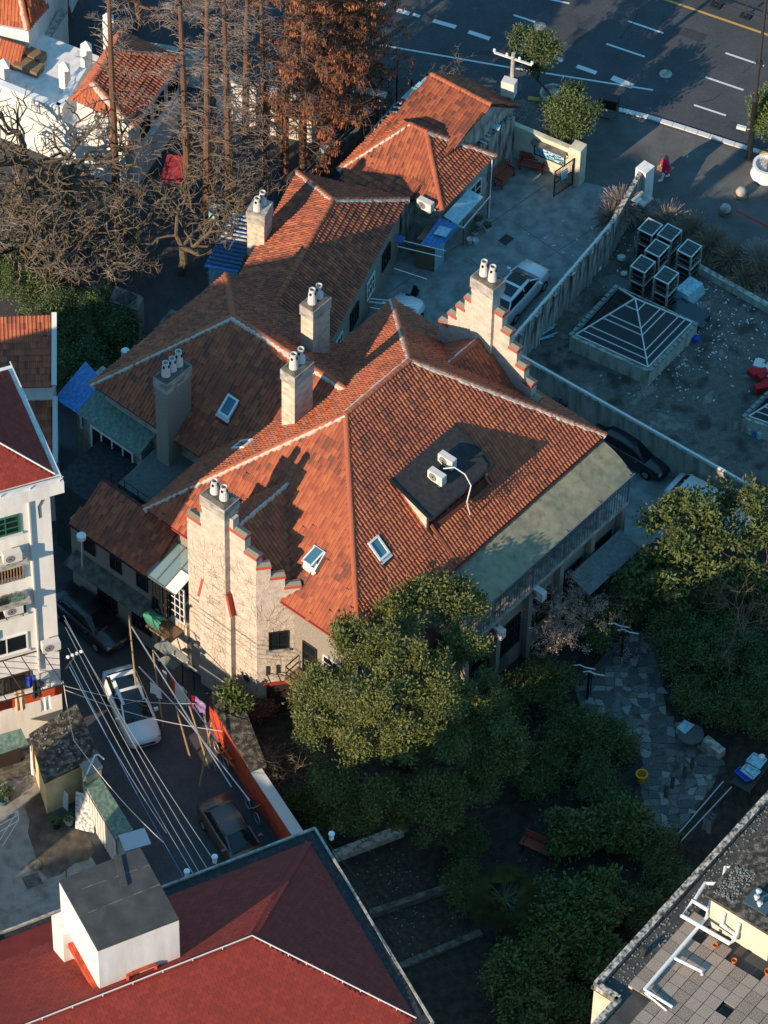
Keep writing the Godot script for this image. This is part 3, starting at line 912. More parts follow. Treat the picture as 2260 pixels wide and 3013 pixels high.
	lathe(s, Vector3.ZERO, [Vector2(0.0, 0), Vector2(0.2, 0), Vector2(0.2, 0.05), Vector2(0.0, 0.05)], 10)
	var vent := piece("wall_vent", null, M.iron, wall, Transform3D())
	s.generate_normals(); vent.mesh = s.commit()
	vent.transform = parent_world(wall).affine_inverse() * Transform3D(Basis(x, -A, x.cross(-A)), hp(-0.9, 6.3, 0.3))
	# small balcony with rail right of the bay
	s = mesh_tool()
	prism(s, [hp(0.5, 4.2, 0), hp(-0.55, 4.2, 0), hp(-0.55, 1.2, 0), hp(0.5, 1.2, 0)], HO.y + 1.5, HO.y + 1.66)
	var balc := part("balcony", s, M.wood, house)
	s = mesh_tool()
	for y in [2.55, 2.05]:
		bar(s, hp(0.48, 4.15, y), hp(-0.5, 4.15, y), 0.05, 0.05); bar(s, hp(-0.5, 4.12, y), hp(-0.5, 1.25, y), 0.05, 0.05)
	for i in 10: bar(s, hp(-0.5, 4.12 - i * 0.3, 1.66), hp(-0.5, 4.12 - i * 0.3, 2.55), 0.03, 0.03)
	part("balcony_rail", s, M.dark_frame, balc)
	window(house, hp(0.49, 3.9, 1.7), x, -A, 0.9, 2.2, 1, 3, M.dark_frame, M.glass_dark)
	window(house, hp(0.49, 2.6, 2.4), x, -A, 1.2, 1.5, 2, 3, M.white, M.glass_dark)
	window(house, hp(0.49, 3.4, -1.6), x, -A, 1.2, 1.5, 2, 3, M.white, M.glass_dark)
	# ---- far stepped gable with its chimney
	var of := hp(16.6, 9.2, 0)
	s = mesh_tool()
	extrude(s, of, x, U, A * 0.4, [Vector2(0, 6), Vector2(6.3, 6), Vector2(6.3, 8.1), Vector2(5.9, 8.1), Vector2(5.9, 8.95), Vector2(5.4, 8.95), Vector2(5.4, 9.8), Vector2(4.9, 9.8), Vector2(4.9, 10.7), Vector2(4.4, 10.7), Vector2(4.4, 11.55), Vector2(3.9, 11.55), Vector2(3.9, 12.5), Vector2(3.4, 12.5), Vector2(3.4, 13.3), Vector2(2.1, 13.3), Vector2(2.1, 12.2), Vector2(1.55, 12.2), Vector2(1.55, 11.3), Vector2(1.05, 11.3), Vector2(1.05, 10.4), Vector2(0.55, 10.4), Vector2(0.55, 9.5), Vector2(0, 9.5)])
	var fw := part("gable_wall", s, M.stucco, house)
	for c in [[5.9, 0.4, 8.1], [5.4, 0.5, 8.95], [4.9, 0.5, 9.8], [4.4, 0.5, 10.7], [3.9, 0.5, 11.55], [3.4, 0.5, 12.5], [1.55, 0.55, 12.2], [1.05, 0.5, 11.3], [0.55, 0.5, 10.4], [0.0, 0.55, 9.5]]:
		coping(fw, of + x * c[0] + U * c[2], x, A, c[1], 0.4)
	s = mesh_tool()
	extrude(s, hp(16.4, 7.1, 0), x, U, A * 0.2, [Vector2(0, 8), Vector2(1.3, 8), Vector2(1.3, 13.3), Vector2(0, 13.3)])
	part("chimney_breast", s, M.stucco, house)
	stack(house, 16.38, 5.78, 0.85, 1.34, 13.28, 14.35, 2, M.stucco, false)
	# ---- chimneys in the valley between the roofs
	stack(house, 6.42, 9.67, 1.3, 0.83, 6.5, 13.45, 2, M.stucco_smooth)
	# ---- flat black dormer
	s = mesh_tool()
	var dr := [hp(6.75, 1.35, 9.12), hp(11.5, 1.35, 9.12), hp(11.5, 3.95, 10.1), hp(6.75, 3.95, 10.1)]
	slab(s, dr, 0.12)
	var dormer := part("dormer_roof", s, M.felt_black, house)
	s = mesh_tool()
	for e in [[0, 3], [1, 2], [0, 1]]: bar(s, dr[e[0]] + U * 0.03, dr[e[1]] + U * 0.03, 0.12, 0.08)
	part("dormer_edge", s, M.black_metal, dormer)
	s = mesh_tool()
	for d in [[6.86, 6.98], [11.28, 11.4]]:
		for uu in d: fan(s, [hp(uu, 1.72, 7.9), hp(uu, 3.75, 9.75), hp(uu, 3.75, 10.0), hp(uu, 1.72, 9.2)])
		quad(s, hp(d[0], 1.72, 7.95), hp(d[1], 1.72, 7.95), hp(d[1], 1.72, 9.2), hp(d[0], 1.72, 9.2))
	part("dormer_cheek", s, M.stucco_smooth, house)
	for i in 3:
		window(house, hp(7.0 + i * 1.43, 1.78, 8.02), A, -W, 1.4, 1.1, 3, 1, M.red_trim, M.glass_dark)
	s = mesh_tool()
	for i in 2: bar(s, hp(9.2, 1.1 - i * 0.25, 8.2), hp(11.2, 1.1 - i * 0.25, 8.2), 0.03, 0.03)
	for i in 9: bar(s, hp(9.2 + i * 0.25, 1.15, 8.2), hp(9.2 + i * 0.25, 0.8, 8.2), 0.025, 0.025)
	bar(s, hp(9.3, 1.1, 8.2), hp(9.3, 1.4, 7.8), 0.03, 0.03); bar(s, hp(11.0, 1.1, 8.2), hp(11.0, 1.4, 7.8), 0.03, 0.03)
	part("drying_rack", s, M.dark_frame, dormer)
	# ---- canvas canopy and balcony along the right side
	s = mesh_tool()
	var prev := []
	for i in 7:
		var t := i / 6.0
		var ww := 0.15 - 2.2 * t
		var yy := 6.25 - 0.2 * t - 0.75 * t * t
		var ring := []
		for j in 11:
			var uu := 5.6 + j * 1.26
			ring.append(hp(uu, ww, yy + (0.04 if j % 2 == 0 else -0.02) * sin(t * 3.0) - (0.5 * t * t * (1 if j > 9 else 0)) * 0.3))
		if i > 0:
			for j in 10: quad(s, prev[j], prev[j + 1], ring[j + 1], ring[j])
		prev = ring
	part("canopy", s, M.canvas, house)
	s = mesh_tool()
	for j in 6: bar(s, hp(5.6 + j * 2.5, 0.1, 6.27), hp(5.6 + j * 2.5, -2.05, 5.35), 0.03, 0.04)
	bar(s, hp(5.4, -2.07, 5.26), hp(18.3, -2.07, 5.26), 0.05, 0.06)
	part("canopy_frame", s, M.grey_metal, house)
	s = mesh_tool()
	prism(s, [hp(5.6, 0.48, 0), hp(18.1, 0.48, 0), hp(18.1, -2.0, 0), hp(5.6, -2.0, 0)], HO.y + 3.1, HO.y + 3.35)
	var bfloor := part("balcony", s, M.cement, house)
	s = mesh_tool()
	for y in [4.7, 4.95]: bar(s, hp(5.6, -1.95, y), hp(18.0, -1.95, y), 0.05, 0.05)
	for i in 60: bar(s, hp(5.7 + i * 0.208, -1.95, 3.35), hp(5.7 + i * 0.208, -1.95, 4.95), 0.03, 0.03)
	for i in 6: bar(s, hp(5.7 + i * 2.46, -1.95, 3.35), hp(5.7 + i * 2.46, -1.95, 5.3), 0.07, 0.07)
	part("balcony_rail", s, M.grey_metal, bfloor)
	for i in 4: window(house, hp(6.5 + i * 2.8, 0.49, 3.6), A, -W, 1.4, 1.9, 2, 3, M.white, M.glass_dark)
	for i in 4: window(house, hp(3.0 + i * 3.2, 0.49, -1.2), A, -W, 1.4, 1.8, 2, 3, M.white, M.glass_dark)
	s = mesh_tool()
	for i in 6: box(s, hp(5.8 + i * 2.4, -1.8, -2), A, Vector3(0.3, 5.1, 0.3))
	part("pillar", s, M.pebble, house)
	# glazed screen closing the ground floor under the balcony
	s = mesh_tool(); prism(s, [hp(5.7, -1.45, 0), hp(17.9, -1.45, 0), hp(17.9, -1.6, 0), hp(5.7, -1.6, 0)], 0.0, HO.y + 3.1); part("screen_wall", s, M.pebble, house)
	for i in 5: window(house, hp(6.4 + i * 2.35, -1.6, -0.6), A, -W, 1.5, 2.2, 3, 3, M.dark_frame, M.glass_dark)
	for i in 5: window(house, hp(6.3 + i * 2.35, 0.3, 3.5), A, -W, 2.0, 2.0, 4, 2, M.dark_frame, M.glass_dark)
	# lower lean-to roof under the balcony
	s = mesh_tool()
	slab(s, [hp(13.4, -2.1, 1.9), hp(17.4, -2.1, 1.9), hp(17.4, -3.4, 1.4), hp(13.4, -3.4, 1.4)], 0.08)
	part("lean_to_roof", s, M.grey_sheet, house)

# ---------------------------------------------------------------- the neighbouring house joined at the back and its lower annexes
func build_neighbour_house() -> void:
	var U := Vector3.UP
	var h := thing("neighbour_house", "shaded brown tiled house with three-pot chimney joined to the stepped gable villa", "house", hp(4.4, 15.0, -2), deg_to_rad(50.4))
	var s := mesh_tool()
	prism(s, [hp(4.9, 13.3, 0), hp(13.9, 13.3, 0), hp(13.9, 20.8, 0), hp(4.9, 20.8, 0)], 0.0, HO.y + 6.0)
	part("wall", s, M.cement, h)
	var F0 := hp(4.4, 9.0, 6.2); var F1 := hp(4.4, 21.3, 6.2); var B1 := hp(14.4, 21.3, 6.2); var B0 := hp(14.4, 9.0, 6.2)
	var T0 := hp(9.4, 9.0, 10.6); var T1 := hp(9.4, 16.3, 10.6)
	s = mesh_tool()
	fan(s, [F1, F0, T0, T1]); fan(s, [B1, F1, T1]); fan(s, [B0, B1, T1, T0])
	fan(s, [F0 - U * 0.12, F1 - U * 0.12, B1 - U * 0.12, B0 - U * 0.12])
	for e in [[F0, F1], [F1, B1], [B1, B0]]: quad(s, e[0], e[1], e[1] - U * 0.12, e[0] - U * 0.12)
	var roof := part("roof", s, M.roof_deck, h)
	var acc := new_acc()
	var sl := hp(6.55, 14.0, 6.2 + 2.15 * 0.88)
	lay(acc, [F1, F0, T0, T1], false, true, [[sl, 0.4, 0.6]], 0.4)
	lay(acc, [B1, F1, T1], false, false, [], 0.4)
	lay(acc, [B0, B1, T1, T0], false, false, [], 0.4)
	finish_tiles(acc, roof)
	caps(roof, T0, T1, 1); caps(roof, T1, F1, 1); caps(roof, T1, B1, 0)
	roof_light(roof, sl, -W, A * 0.7513 + U * 0.66, -A * 0.66 + U * 0.7513)
	stack(h, 3.95, 15.7, 1.7, 0.8, 2.0, 10.6, 3, M.pebble)
	stack(h, 11.18, 12.68, 1.25, 0.78, 6.0, 12.1, 2, M.stucco_smooth)
	# glazed porch with blue sheet roof at its left corner
	s = mesh_tool()
	prism(s, [hp(4.0, 21.2, 0), hp(4.0, 17.6, 0), hp(7.0, 17.6, 0), hp(7.0, 23.0, 0), hp(5.0, 23.0, 0)], 0.0, HO.y + 4.2)
	var porch := part("porch", s, M.cement, h)
	s = mesh_tool()
	slab(s, [hp(3.6, 21.6, 4.5), hp(3.6, 17.4, 4.5), hp(5.6, 17.4, 5.2), hp(5.6, 21.6, 5.2)], 0.06)
	part("porch_roof", s, M.green_sheet, porch)
	s = mesh_tool()
	slab(s, [hp(3.7, 23.2, 4.35), hp(3.62, 21.62, 4.5), hp(5.62, 21.62, 5.2), hp(6.2, 23.4, 4.9)], 0.05)
	part("porch_roof", s, M.blue_sheet, porch)
	window(h, hp(3.98, 21.0, 1.9), -W, -A, 2.9, 1.9, 4, 1, M.white, M.glass_dark, 0.1)
	window(h, hp(4.45, 22.2, 2.3), Vector3(0.95, 0, 0.3), Vector3(-0.3, 0, 0.95), 0.8, 1.4, 2, 1, M.white, M.glass_dark, 0.1)
	# corrugated sheet roof over the back terrace, sheet by sheet
	var terr := thing("sheet_roof_terrace", "dark corrugated sheet roof with railing between the two tiled houses", "shed", hp(4, 15.5, -2), 0.0)
	s = mesh_tool()
	prism(s, [hp(0.6, 13.4, 0), hp(4.8, 13.4, 0), hp(4.8, 20.4, 0), hp(0.6, 20.4, 0)], 0.0, HO.y + 3.1)
	part("body", s, M.felt_black, terr)
	for i in 8:
		s = mesh_tool()
		var w0 := 14.3 + i * 0.34
		for j in 3:
			var wa := w0 + j * 0.113
			quad(s, hp(1.7, wa, 4.3), hp(5.7, wa, 4.75), hp(5.7, wa + 0.056, 4.79), hp(1.7, wa + 0.056, 4.34))
			quad(s, hp(1.7, wa + 0.056, 4.34), hp(5.7, wa + 0.056, 4.79), hp(5.7, wa + 0.113, 4.75), hp(1.7, wa + 0.113, 4.3))
		part("roof_sheet", s, M.grey_sheet, terr)
	s = mesh_tool()
	for w in [14.3, 15.6, 17.0]: bar(s, hp(1.75, w, 3.1), hp(1.75, w, 4.25), 0.08, 0.08); bar(s, hp(5.4, w, 3.1), hp(5.4, w, 4.65), 0.08, 0.08)
	part("post", s, M.dark_frame, terr)
	s = mesh_tool()
	for y in [4.1, 4.6, 5.1]: bar(s, hp(1.5, 13.7, y), hp(1.5, 17.3, y), 0.03, 0.03)
	for i in 5: bar(s, hp(1.5, 13.7 + i * 0.9, 3.1), hp(1.5, 13.7 + i * 0.9, 5.1), 0.04, 0.04)
	part("railing", s, M.dark_frame, terr)
	# low tiled annex facing the alley
	var an := thing("tiled_annex", "low pebble-dashed annex with dark mossy tiled roof along the alley", "house", hp(-1.2, 14.6, -2), deg_to_rad(50.4))
	s = mesh_tool()
	prism(s, [hp(-1.25, 12.0, 0), hp(0.6, 12.0, 0), hp(0.6, 17.5, 0), hp(-1.25, 17.5, 0)], 0.0, HO.y + 3.9)
	part("wall", s, M.pebble, an)
	var a0 := hp(-1.6, 11.9, 4.0); var a1 := hp(-1.6, 17.2, 4.0); var a2 := hp(0.65, 16.9, 5.6); var a3 := hp(0.65, 11.9, 5.6)
	s = mesh_tool(); slab(s, [a0, a1, a2, a3], 0.12)
	var ar := part("roof", s, M.roof_deck, an)
	acc = new_acc(); lay(acc, [a0, a1, a2, a3], false, true, [], 0.5); finish_tiles(acc, ar)
	s = mesh_tool(); bar(s, a0 - U * 0.05, a1 - U * 0.05, 0.12, 0.1); part("gutter", s, M.dark_frame, ar)
	for i in 3: window(an, hp(-1.26, 16.6 - i * 1.75, 2.3), -W, -A, 0.75, 0.95, 2, 1, M.dark_frame, M.glass_dark)
	for i in 2: window(an, hp(-1.26, 15.8 - i * 2.3, -1.0), -W, -A, 1.3, 1.6, 4, 2, M.dark_frame, M.glass_dark)
	s = mesh_tool(); slab(s, [hp(-2.2, 17.2, 1.55), hp(-2.2, 12.0, 1.55), hp(-1.25, 12.0, 1.8), hp(-1.25, 17.2, 1.8)], 0.08); part("ledge", s, M.cement_dark, an)
	# glass-roofed corner between annex and gable
	var gl := thing("glass_lean_to", "glass-roofed lean-to with white gridded windows beside the stepped gable", "conservatory", hp(-1.2, 10.9, -2), deg_to_rad(50.4))
	s = mesh_tool(); prism(s, [hp(-1.0, 10.1, 0), hp(0.4, 10.1, 0), hp(0.4, 11.9, 0), hp(-1.0, 11.9, 0)], 0.0, HO.y + 1.3); part("base_wall", s, M.stucco_smooth, gl)
	window(gl, hp(-1.02, 11.1, 1.4), -W, -A, 0.95, 2.6, 3, 5, M.white, M.glass_dark)
	window(gl, hp(-1.5, 11.85, 1.4), -W, -A, 0.7, 2.6, 3, 5, M.black_metal, M.glass_dark)
	window(gl, hp(-1.5, 11.1, 1.4), A, -W, 0.46, 2.6, 2, 5, M.black_metal, M.glass_dark)
	s = mesh_tool(); slab(s, [hp(-1.7, 12.0, 4.3), hp(-1.7, 10.1, 4.3), hp(0.4, 10.1, 4.9), hp(0.4, 12.0, 4.9)], 0.03)
	part("glass_roof", s, M.pane, gl)
	s = mesh_tool(); slab(s, [hp(-1.72, 10.75, 4.36), hp(-1.72, 10.08, 4.36), hp(-0.6, 10.08, 4.68), hp(-0.6, 10.75, 4.68)], 0.03)
	part("white_panel", s, M.white, gl)
	s = mesh_tool()
	for w in [10.1, 10.8, 11.4, 12.0]: bar(s, hp(-1.7, w, 4.33), hp(0.4, w, 4.93), 0.05, 0.06)
	bar(s, hp(-1.7, 10.1, 4.28), hp(-1.7, 12.0, 4.28), 0.06, 0.08)
	part("frame", s, M.grey_metal, gl)
	s = mesh_tool(); prism(s, [hp(-2.0, 10.3, 0), hp(-1.0, 10.3, 0), hp(-1.0, 11.9, 0), hp(-2.0, 11.9, 0)], HO.y + 0.7, HO.y + 0.82); part("balcony_slab", s, M.wood, gl)
	s = mesh_tool()
	for y in [1.2, 1.6]: bar(s, hp(-1.98, 11.9, y), hp(-1.98, 10.3, y), 0.03, 0.03)
	for i in 9: bar(s, hp(-1.98, 11.9 - i * 0.2, 0.8), hp(-1.98, 11.9 - i * 0.2, 1.6), 0.025, 0.025)
	part("railing", s, M.dark_frame, gl)
	# green cloth thrown over the rail
	s = mesh_tool()
	var pr := []
	for i in 7:
		var t := i / 6.0
		var row := []
		for j in 6:
			var wv := 11.85 - j * 0.2
			row.append(hp(-1.6 - 0.55 * sin(t * 2.4), wv + 0.1 * sin(i * 2.0 + j), 1.75 + 0.25 * sin(t * PI) - maxf(t - 0.5, 0.0) * 1.5 + 0.04 * sin(j * 2.1 + i)))
		if i > 0:
			for j in 5: quad(s, pr[j], pr[j + 1], row[j + 1], row[j])
		pr = row
	single("draped_cloth", "crumpled green cloth thrown over the lean-to balcony rail", "cloth", s, M.tarp_green, hp(-1.9, 11.3, 0.8))

# simple hip roof from its points; faces are [eave0, eave1, ...]
func tiled_roof(h: Node3D, faces: Array, shown: Array, ridge_caps: Array, quota := 300, worn := 0.0) -> MeshInstance3D:
	var s := mesh_tool()
	for f in faces: slab(s, f, 0.1)
	var roof := part("roof", s, M.roof_deck, h)
	var acc := new_acc()
	for i in faces.size(): lay(acc, faces[i], false, shown[i], [], worn)
	finish_tiles(acc, roof, false, quota)
	for c in ridge_caps: caps(roof, c[0], c[1], c[2])
	return roof

func in_plan(p: Vector3, c: Vector3, t: float) -> Vector3:
	return Vector3(lerpf(p.x, c.x, t), p.y, lerpf(p.z, c.z, t))

func build_far_houses() -> void:
	var U := Vector3.UP
	# ---- long low house running back from the villa along the courtyard
	var v := Vector3(cos(deg_to_rad(70.0)), 0, -sin(deg_to_rad(70.0)))
	var a := Vector3(-3.04, 6.1, -16.07); var b := Vector3(0.83, 4, -18.36); var c := Vector3(-4.97, 4, -20.13)
	var a2 := a - v * 12.5; var b2 := b - v * 14.5; var c2 := c - v * 14.5
	var q := thing("long_tiled_house", "long low tiled house with single chimney, running along the courtyard clotheslines", "house", b2.lerp(c2, 0.5) * Vector3(1, 0, 1), deg_to_rad(70.0))
	var s := mesh_tool()
	var m := (b + c + b2 + c2) / 4.0
	prism(s, [in_plan(b, m, 0.07), in_plan(c, m, 0.07), in_plan(c2, m, 0.07), in_plan(b2, m, 0.07)], 0.0, 3.9)
	part("wall", s, M.pebble, q)
	tiled_roof(q, [[b, b2, a2, a], [c, b, a], [c2, c, a, a2]], [true, false, true], [[a, b, -1], [a, c, 1], [a, a2, 0]], 300, 0.45)
	var side := (b - c).normalized()
	for i in 5: window(q, in_plan(b, m, 0.06) - v * (1.6 + i * 2.3) + Vector3(0, -2.6, 0), -v, side, 1.1, 1.3, 3, 2, M.white if i % 2 else M.dark_frame, M.glass_dark)
	# chimney on its left flank, two close pots
	s = mesh_tool()
	var cb := Vector3(-7.02, 3.2, -14.6)
	box(s, cb + Vector3(0.2, 0, -0.5), v, Vector3(1.1, 2.5, 0.95)); var ch := part("chimney", s, M.stucco_smooth, q)
	s = mesh_tool(); box(s, cb + Vector3(0.2, 2.503, -0.5), v, Vector3(1.2, 0.75, 1.05)); part("chimney_head", s, M.cement, ch)
	pot(ch, cb + Vector3(0.1, 3.25, -0.3)); pot(ch, cb + Vector3(0.35, 3.25, -0.75))
	# ---- square gatehouse
	var t1 := Vector3(0.83, 5.7, -22.29); var t2 := Vector3(1.75, 5.7, -21.72); var ta := Vector3(5.46, 3.5, -22.32); var tb := Vector3(2.67, 3.5, -18.1); var tl := Vector3(-2.89, 3.5, -20.95)
	var td := ta + tl - tb
	var t := thing("gatehouse", "small square house with orange hip roof and wall air conditioner by the courtyard", "house", tb * Vector3(1, 0, 1), deg_to_rad(56.0))
	m = (ta + tb + tl + td) / 4.0
	s = mesh_tool(); prism(s, [in_plan(ta, m, 0.1), in_plan(tb, m, 0.1), in_plan(tl, m, 0.1), in_plan(td, m, 0.1)], 0.0, 3.35)
	part("wall", s, M.cement, t)
	tiled_roof(t, [[tl, tb, t2, t1], [tb, ta, t2], [ta, td, t1, t2], [td, tl, t1]], [true, true, false, false], [[t2, ta, -1], [t2, tb, 0], [t1, tl, 1], [t1, t2, 0]], 300, 0.2)
	var e := (ta - tb).normalized(); var nrm := (tb - tl).normalized()
	for i in 2: window(t, in_plan(tb, m, 0.095) + e * (0.8 + i * 2.0) - U * 2.3, e, nrm, 1.2, 1.2, 2, 2, M.white, M.glass_dark)
	# ---- roadside house with the long worn roof
	var f1 := Vector3(1.91, 5.9, -25.9); var f2 := Vector3(5.15, 5.9, -23.64)
	var g1 := f1 - A * 7.4 - U * 2.4; var g2 := f2 - A * 7.4 - U * 2.4
	var k1 := f1 + A * 2.6 - U * 2.0; var k2 := f2 + A * 2.6 - U * 2.0
	var f := thing("roadside_house", "worn long-roofed tiled house under bare creepers beside the road", "house", g2 * Vector3(1, 0, 1), deg_to_rad(50.4))
	m = (g1 + g2 + k1 + k2) / 4.0
	s = mesh_tool(); prism(s, [in_plan(g1, m, 0.06), in_plan(g2, m, 0.06), in_plan(k2, m, 0.06), in_plan(k1, m, 0.06)], 0.0, 3.3)
	fan(s, [in_plan(g2, m, 0.06), in_plan(k2, m, 0.06), f2 - U * 0.1]); fan(s, [in_plan(g1, m, 0.06), in_plan(k1, m, 0.06), f1 - U * 0.1])
	part("wall", s, M.stained_wall, f)
	tiled_roof(f, [[g1, g2, f2, f1], [k2, k1, f1, f2]], [true, false], [[f1, f2, 0]], 300, 0.35)
	# small tiled porch with broken pale sheets on its courtyard side
	var p0 := Vector3(2.72, 4.2, -23.86); var p1 := Vector3(3.97, 3.6, -23.39); var p2 := Vector3(5.11, 4.9, -24.71)
	s = mesh_tool(); slab(s, [Vector3(2.59, 4.4, -23.87), Vector3(3.78, 4.4, -22.92), Vector3(5.2, 5.3, -24.09), Vector3(4.11, 5.3, -25)], 0.08)
	var pr := part("porch_roof", s, M.roof_deck, f)
	var acc := new_acc(); lay(acc, [Vector3(2.59, 4.42, -23.84), Vector3(3.78, 4.42, -22.9), Vector3(5.2, 5.32, -24.07), Vector3(4.11, 5.32, -24.98)]); finish_tiles(acc, pr, false, 120)
	for d in [[Vector3(4.38, 4.6, -24.64), Vector3(5.22, 4.5, -24.42), Vector3(5.63, 4.3, -24.07), Vector3(4.69, 4.3, -24.47)], [Vector3(4.94, 4.1, -24.26), Vector3(5.74, 4, -24.1), Vector3(5.64, 3.9, -23.78), Vector3(4.85, 3.9, -24.11)], [Vector3(2.92, 3.9, -23.58), Vector3(3.72, 3.7, -23.18), Vector3(3.88, 3.5, -22.93), Vector3(3.03, 3.7, -23.4)]]:
		s = mesh_tool(); slab(s, d, 0.03); part("loose_sheet", s, M.pale_blue_sheet, f)
	for i in 4:
		s = mesh_tool()
		var o := Vector3(4.25, 3.9, -24.44) + (Vector3(4.02, 3.6, -23.75) - Vector3(4.25, 3.9, -24.44)) * (i / 3.0)
		bar(s, o, o + (Vector3(5.31, 3.6, -23.94) - Vector3(4.25, 3.9, -24.44)) * 0.95, 0.09, 0.08); part("rafter", s, M.off_white, f)
	# narrow yard of ladders, sheets and clutter behind these roofs
	var lane := thing("lean_to_shelter", "rickety slatted shelter with pale sheets behind the worn roof by the red trees", "shed", Vector3(-1, 0, -27.63), deg_to_rad(56.0))
	for i in 9:
		s = mesh_tool()
		var o := Vector3(-1.42, 2.2, -24.71).lerp(Vector3(0.17, 2.2, -27.49), i / 8.0)
		bar(s, o, o + Vector3(1.5, 0.15, 0.35), 0.1, 0.06); part("slat", s, M.off_white, lane)
	s = mesh_tool(); bar(s, Vector3(-1.48, 2.1, -24.81), Vector3(0.12, 2.1, -27.59), 0.1, 0.1); bar(s, Vector3(-0.62, 2.2, -24.49), Vector3(1.03, 2.2, -27.3), 0.1, 0.1); part("beam", s, M.grey_metal, lane)
	s = mesh_tool()
	for pp in [Vector3(-1.44, 0, -26.96), Vector3(0.13, 0, -29.77), Vector3(-0.63, 0, -26.81), Vector3(0.94, 0, -29.44)]: bar(s, pp, pp + U * 2.1, 0.09, 0.09)
	part("post", s, M.dark_frame, lane)
	for i in 3:
		s = mesh_tool()
		var o := Vector3(0.37, 2.6, -27.44) + (Vector3(1.33, 2.6, -28.56) - Vector3(0.37, 2.6, -27.44)) * (i / 2.6)
		slab(s, [o, o + Vector3(1.2, 0, 0.5), o + Vector3(1.8, 0.1, -0.35), o + Vector3(0.6, 0.1, -0.8)], 0.04); part("roof_sheet", s, M.pale_blue_sheet, lane)
	# boundary wall and fence rail behind
	var bw := thing("back_boundary_wall", "dark boundary wall with iron rail between the red trees and tiled roofs", "wall", Vector3(-3.23, 0, -25.75))
	var run := [Vector3(-5.77, 1.6, -20.6), Vector3(-3.68, 1.6, -23.58), Vector3(-1.51, 1.6, -26.61), Vector3(-0.16, 1.6, -28.72)]
	s = mesh_tool()
	for i in 3: bar(s, run[i] - U * 0.8, run[i + 1] - U * 0.8, 0.25, 1.6)
	part("wall_panel", s, M.cement_dark, bw)
	s = mesh_tool()
	for i in 3: bar(s, run[i] + U * 0.5, run[i + 1] + U * 0.5, 0.06, 0.06)
	part("rail", s, M.grey_metal, bw)
	for i in [1, 2]:
		s = mesh_tool(); box(s, run[i] * Vector3(1, 0, 1), A, Vector3(0.6, 2.3, 0.6)); part("pier", s, M.cement_dark, bw)
		s = mesh_tool(); box(s, run[i] * Vector3(1, 0, 1) + U * 2.3, A, Vector3(0.42, 0.25, 0.3)); part("pier_cap", s, M.pale_blue_sheet, bw)

# ---------------------------------------------------------------- air conditioner, built once and copied
var AC: Node3D
func aircon(at: Vector3, turn: float, label: String) -> void:
	if AC == null:
		AC = thing("air_conditioner", label, "air conditioner", at, turn, "outdoor air conditioner units")
		var s := mesh_tool()
		# rounded casing: x wide, z deep (front is +z)
		var b := 0.03
		extrude(s, Vector3(0, 0.06, -0.17), Vector3.RIGHT, Vector3.UP, Vector3(0, 0, 0.34), [Vector2(-0.45 + b, 0), Vector2(0.45 - b, 0), Vector2(0.45, b), Vector2(0.45, 0.6 - b), Vector2(0.45 - b, 0.6), Vector2(-0.45 + b, 0.6), Vector2(-0.45, 0.6 - b), Vector2(-0.45, b)])
		lpart("casing", s, M.off_white, AC)
		s = mesh_tool()
		for k in 18:
			var t0 := TAU * k / 18; var t1 := TAU * (k + 1) / 18
			tri(s, Vector3(-0.12, 0.36, 0.176), Vector3(-0.12 + 0.24 * cos(t0), 0.36 + 0.24 * sin(t0), 0.176), Vector3(-0.12 + 0.24 * cos(t1), 0.36 + 0.24 * sin(t1), 0.176))
		var fan_ := lpart("fan_grille", s, M.iron, AC)
		for k in 3:
			s = mesh_tool()
			for j in 18:
				var r := 0.08 + k * 0.07
				var t0 := TAU * j / 18; var t1 := TAU * (j + 1) / 18
				quad(s, Vector3(-0.12 + r * cos(t0), 0.36 + r * sin(t0), 0.182), Vector3(-0.12 + r * cos(t1), 0.36 + r * sin(t1), 0.182), Vector3(-0.12 + (r + 0.02) * cos(t1), 0.36 + (r + 0.02) * sin(t1), 0.182), Vector3(-0.12 + (r + 0.02) * cos(t0), 0.36 + (r + 0.02) * sin(t0), 0.182))
			lpart("grille_ring", s, M.off_white, fan_)
		for x in [-0.3, 0.3]:
			s = mesh_tool(); box(s, Vector3(x, 0, 0), Vector3.RIGHT, Vector3(0.08, 0.06, 0.42)); lpart("foot", s, M.grey_metal, AC)
	else:
		dup(AC, at, turn, label)

# ---------------------------------------------------------------- cars
func loft(s: SurfaceTool, st: Array) -> void:
	# stations [x, y_low, half_low, y_mid, half_mid, y_top, half_top]
	var rings := []
	for t in st:
		var h: float = t[4]
		rings.append([Vector3(t[0], t[1], -t[2]), Vector3(t[0], lerpf(t[1], t[3], 0.4), -h * 1.0), Vector3(t[0], t[3], -h), Vector3(t[0], lerpf(t[3], t[5], 0.7), -lerpf(h, t[6], 0.55)), Vector3(t[0], t[5], -t[6]), Vector3(t[0], t[5] + 0.02, 0),
			Vector3(t[0], t[5], t[6]), Vector3(t[0], lerpf(t[3], t[5], 0.7), lerpf(h, t[6], 0.55)), Vector3(t[0], t[3], h), Vector3(t[0], lerpf(t[1], t[3], 0.4), h), Vector3(t[0], t[1], t[2])])
	for i in rings.size() - 1:
		for k in 11:
			var k2 := (k + 1) % 11
			quad(s, rings[i][k], rings[i][k2], rings[i + 1][k2], rings[i + 1][k])
	fan(s, rings[0]); fan(s, rings[rings.size() - 1])

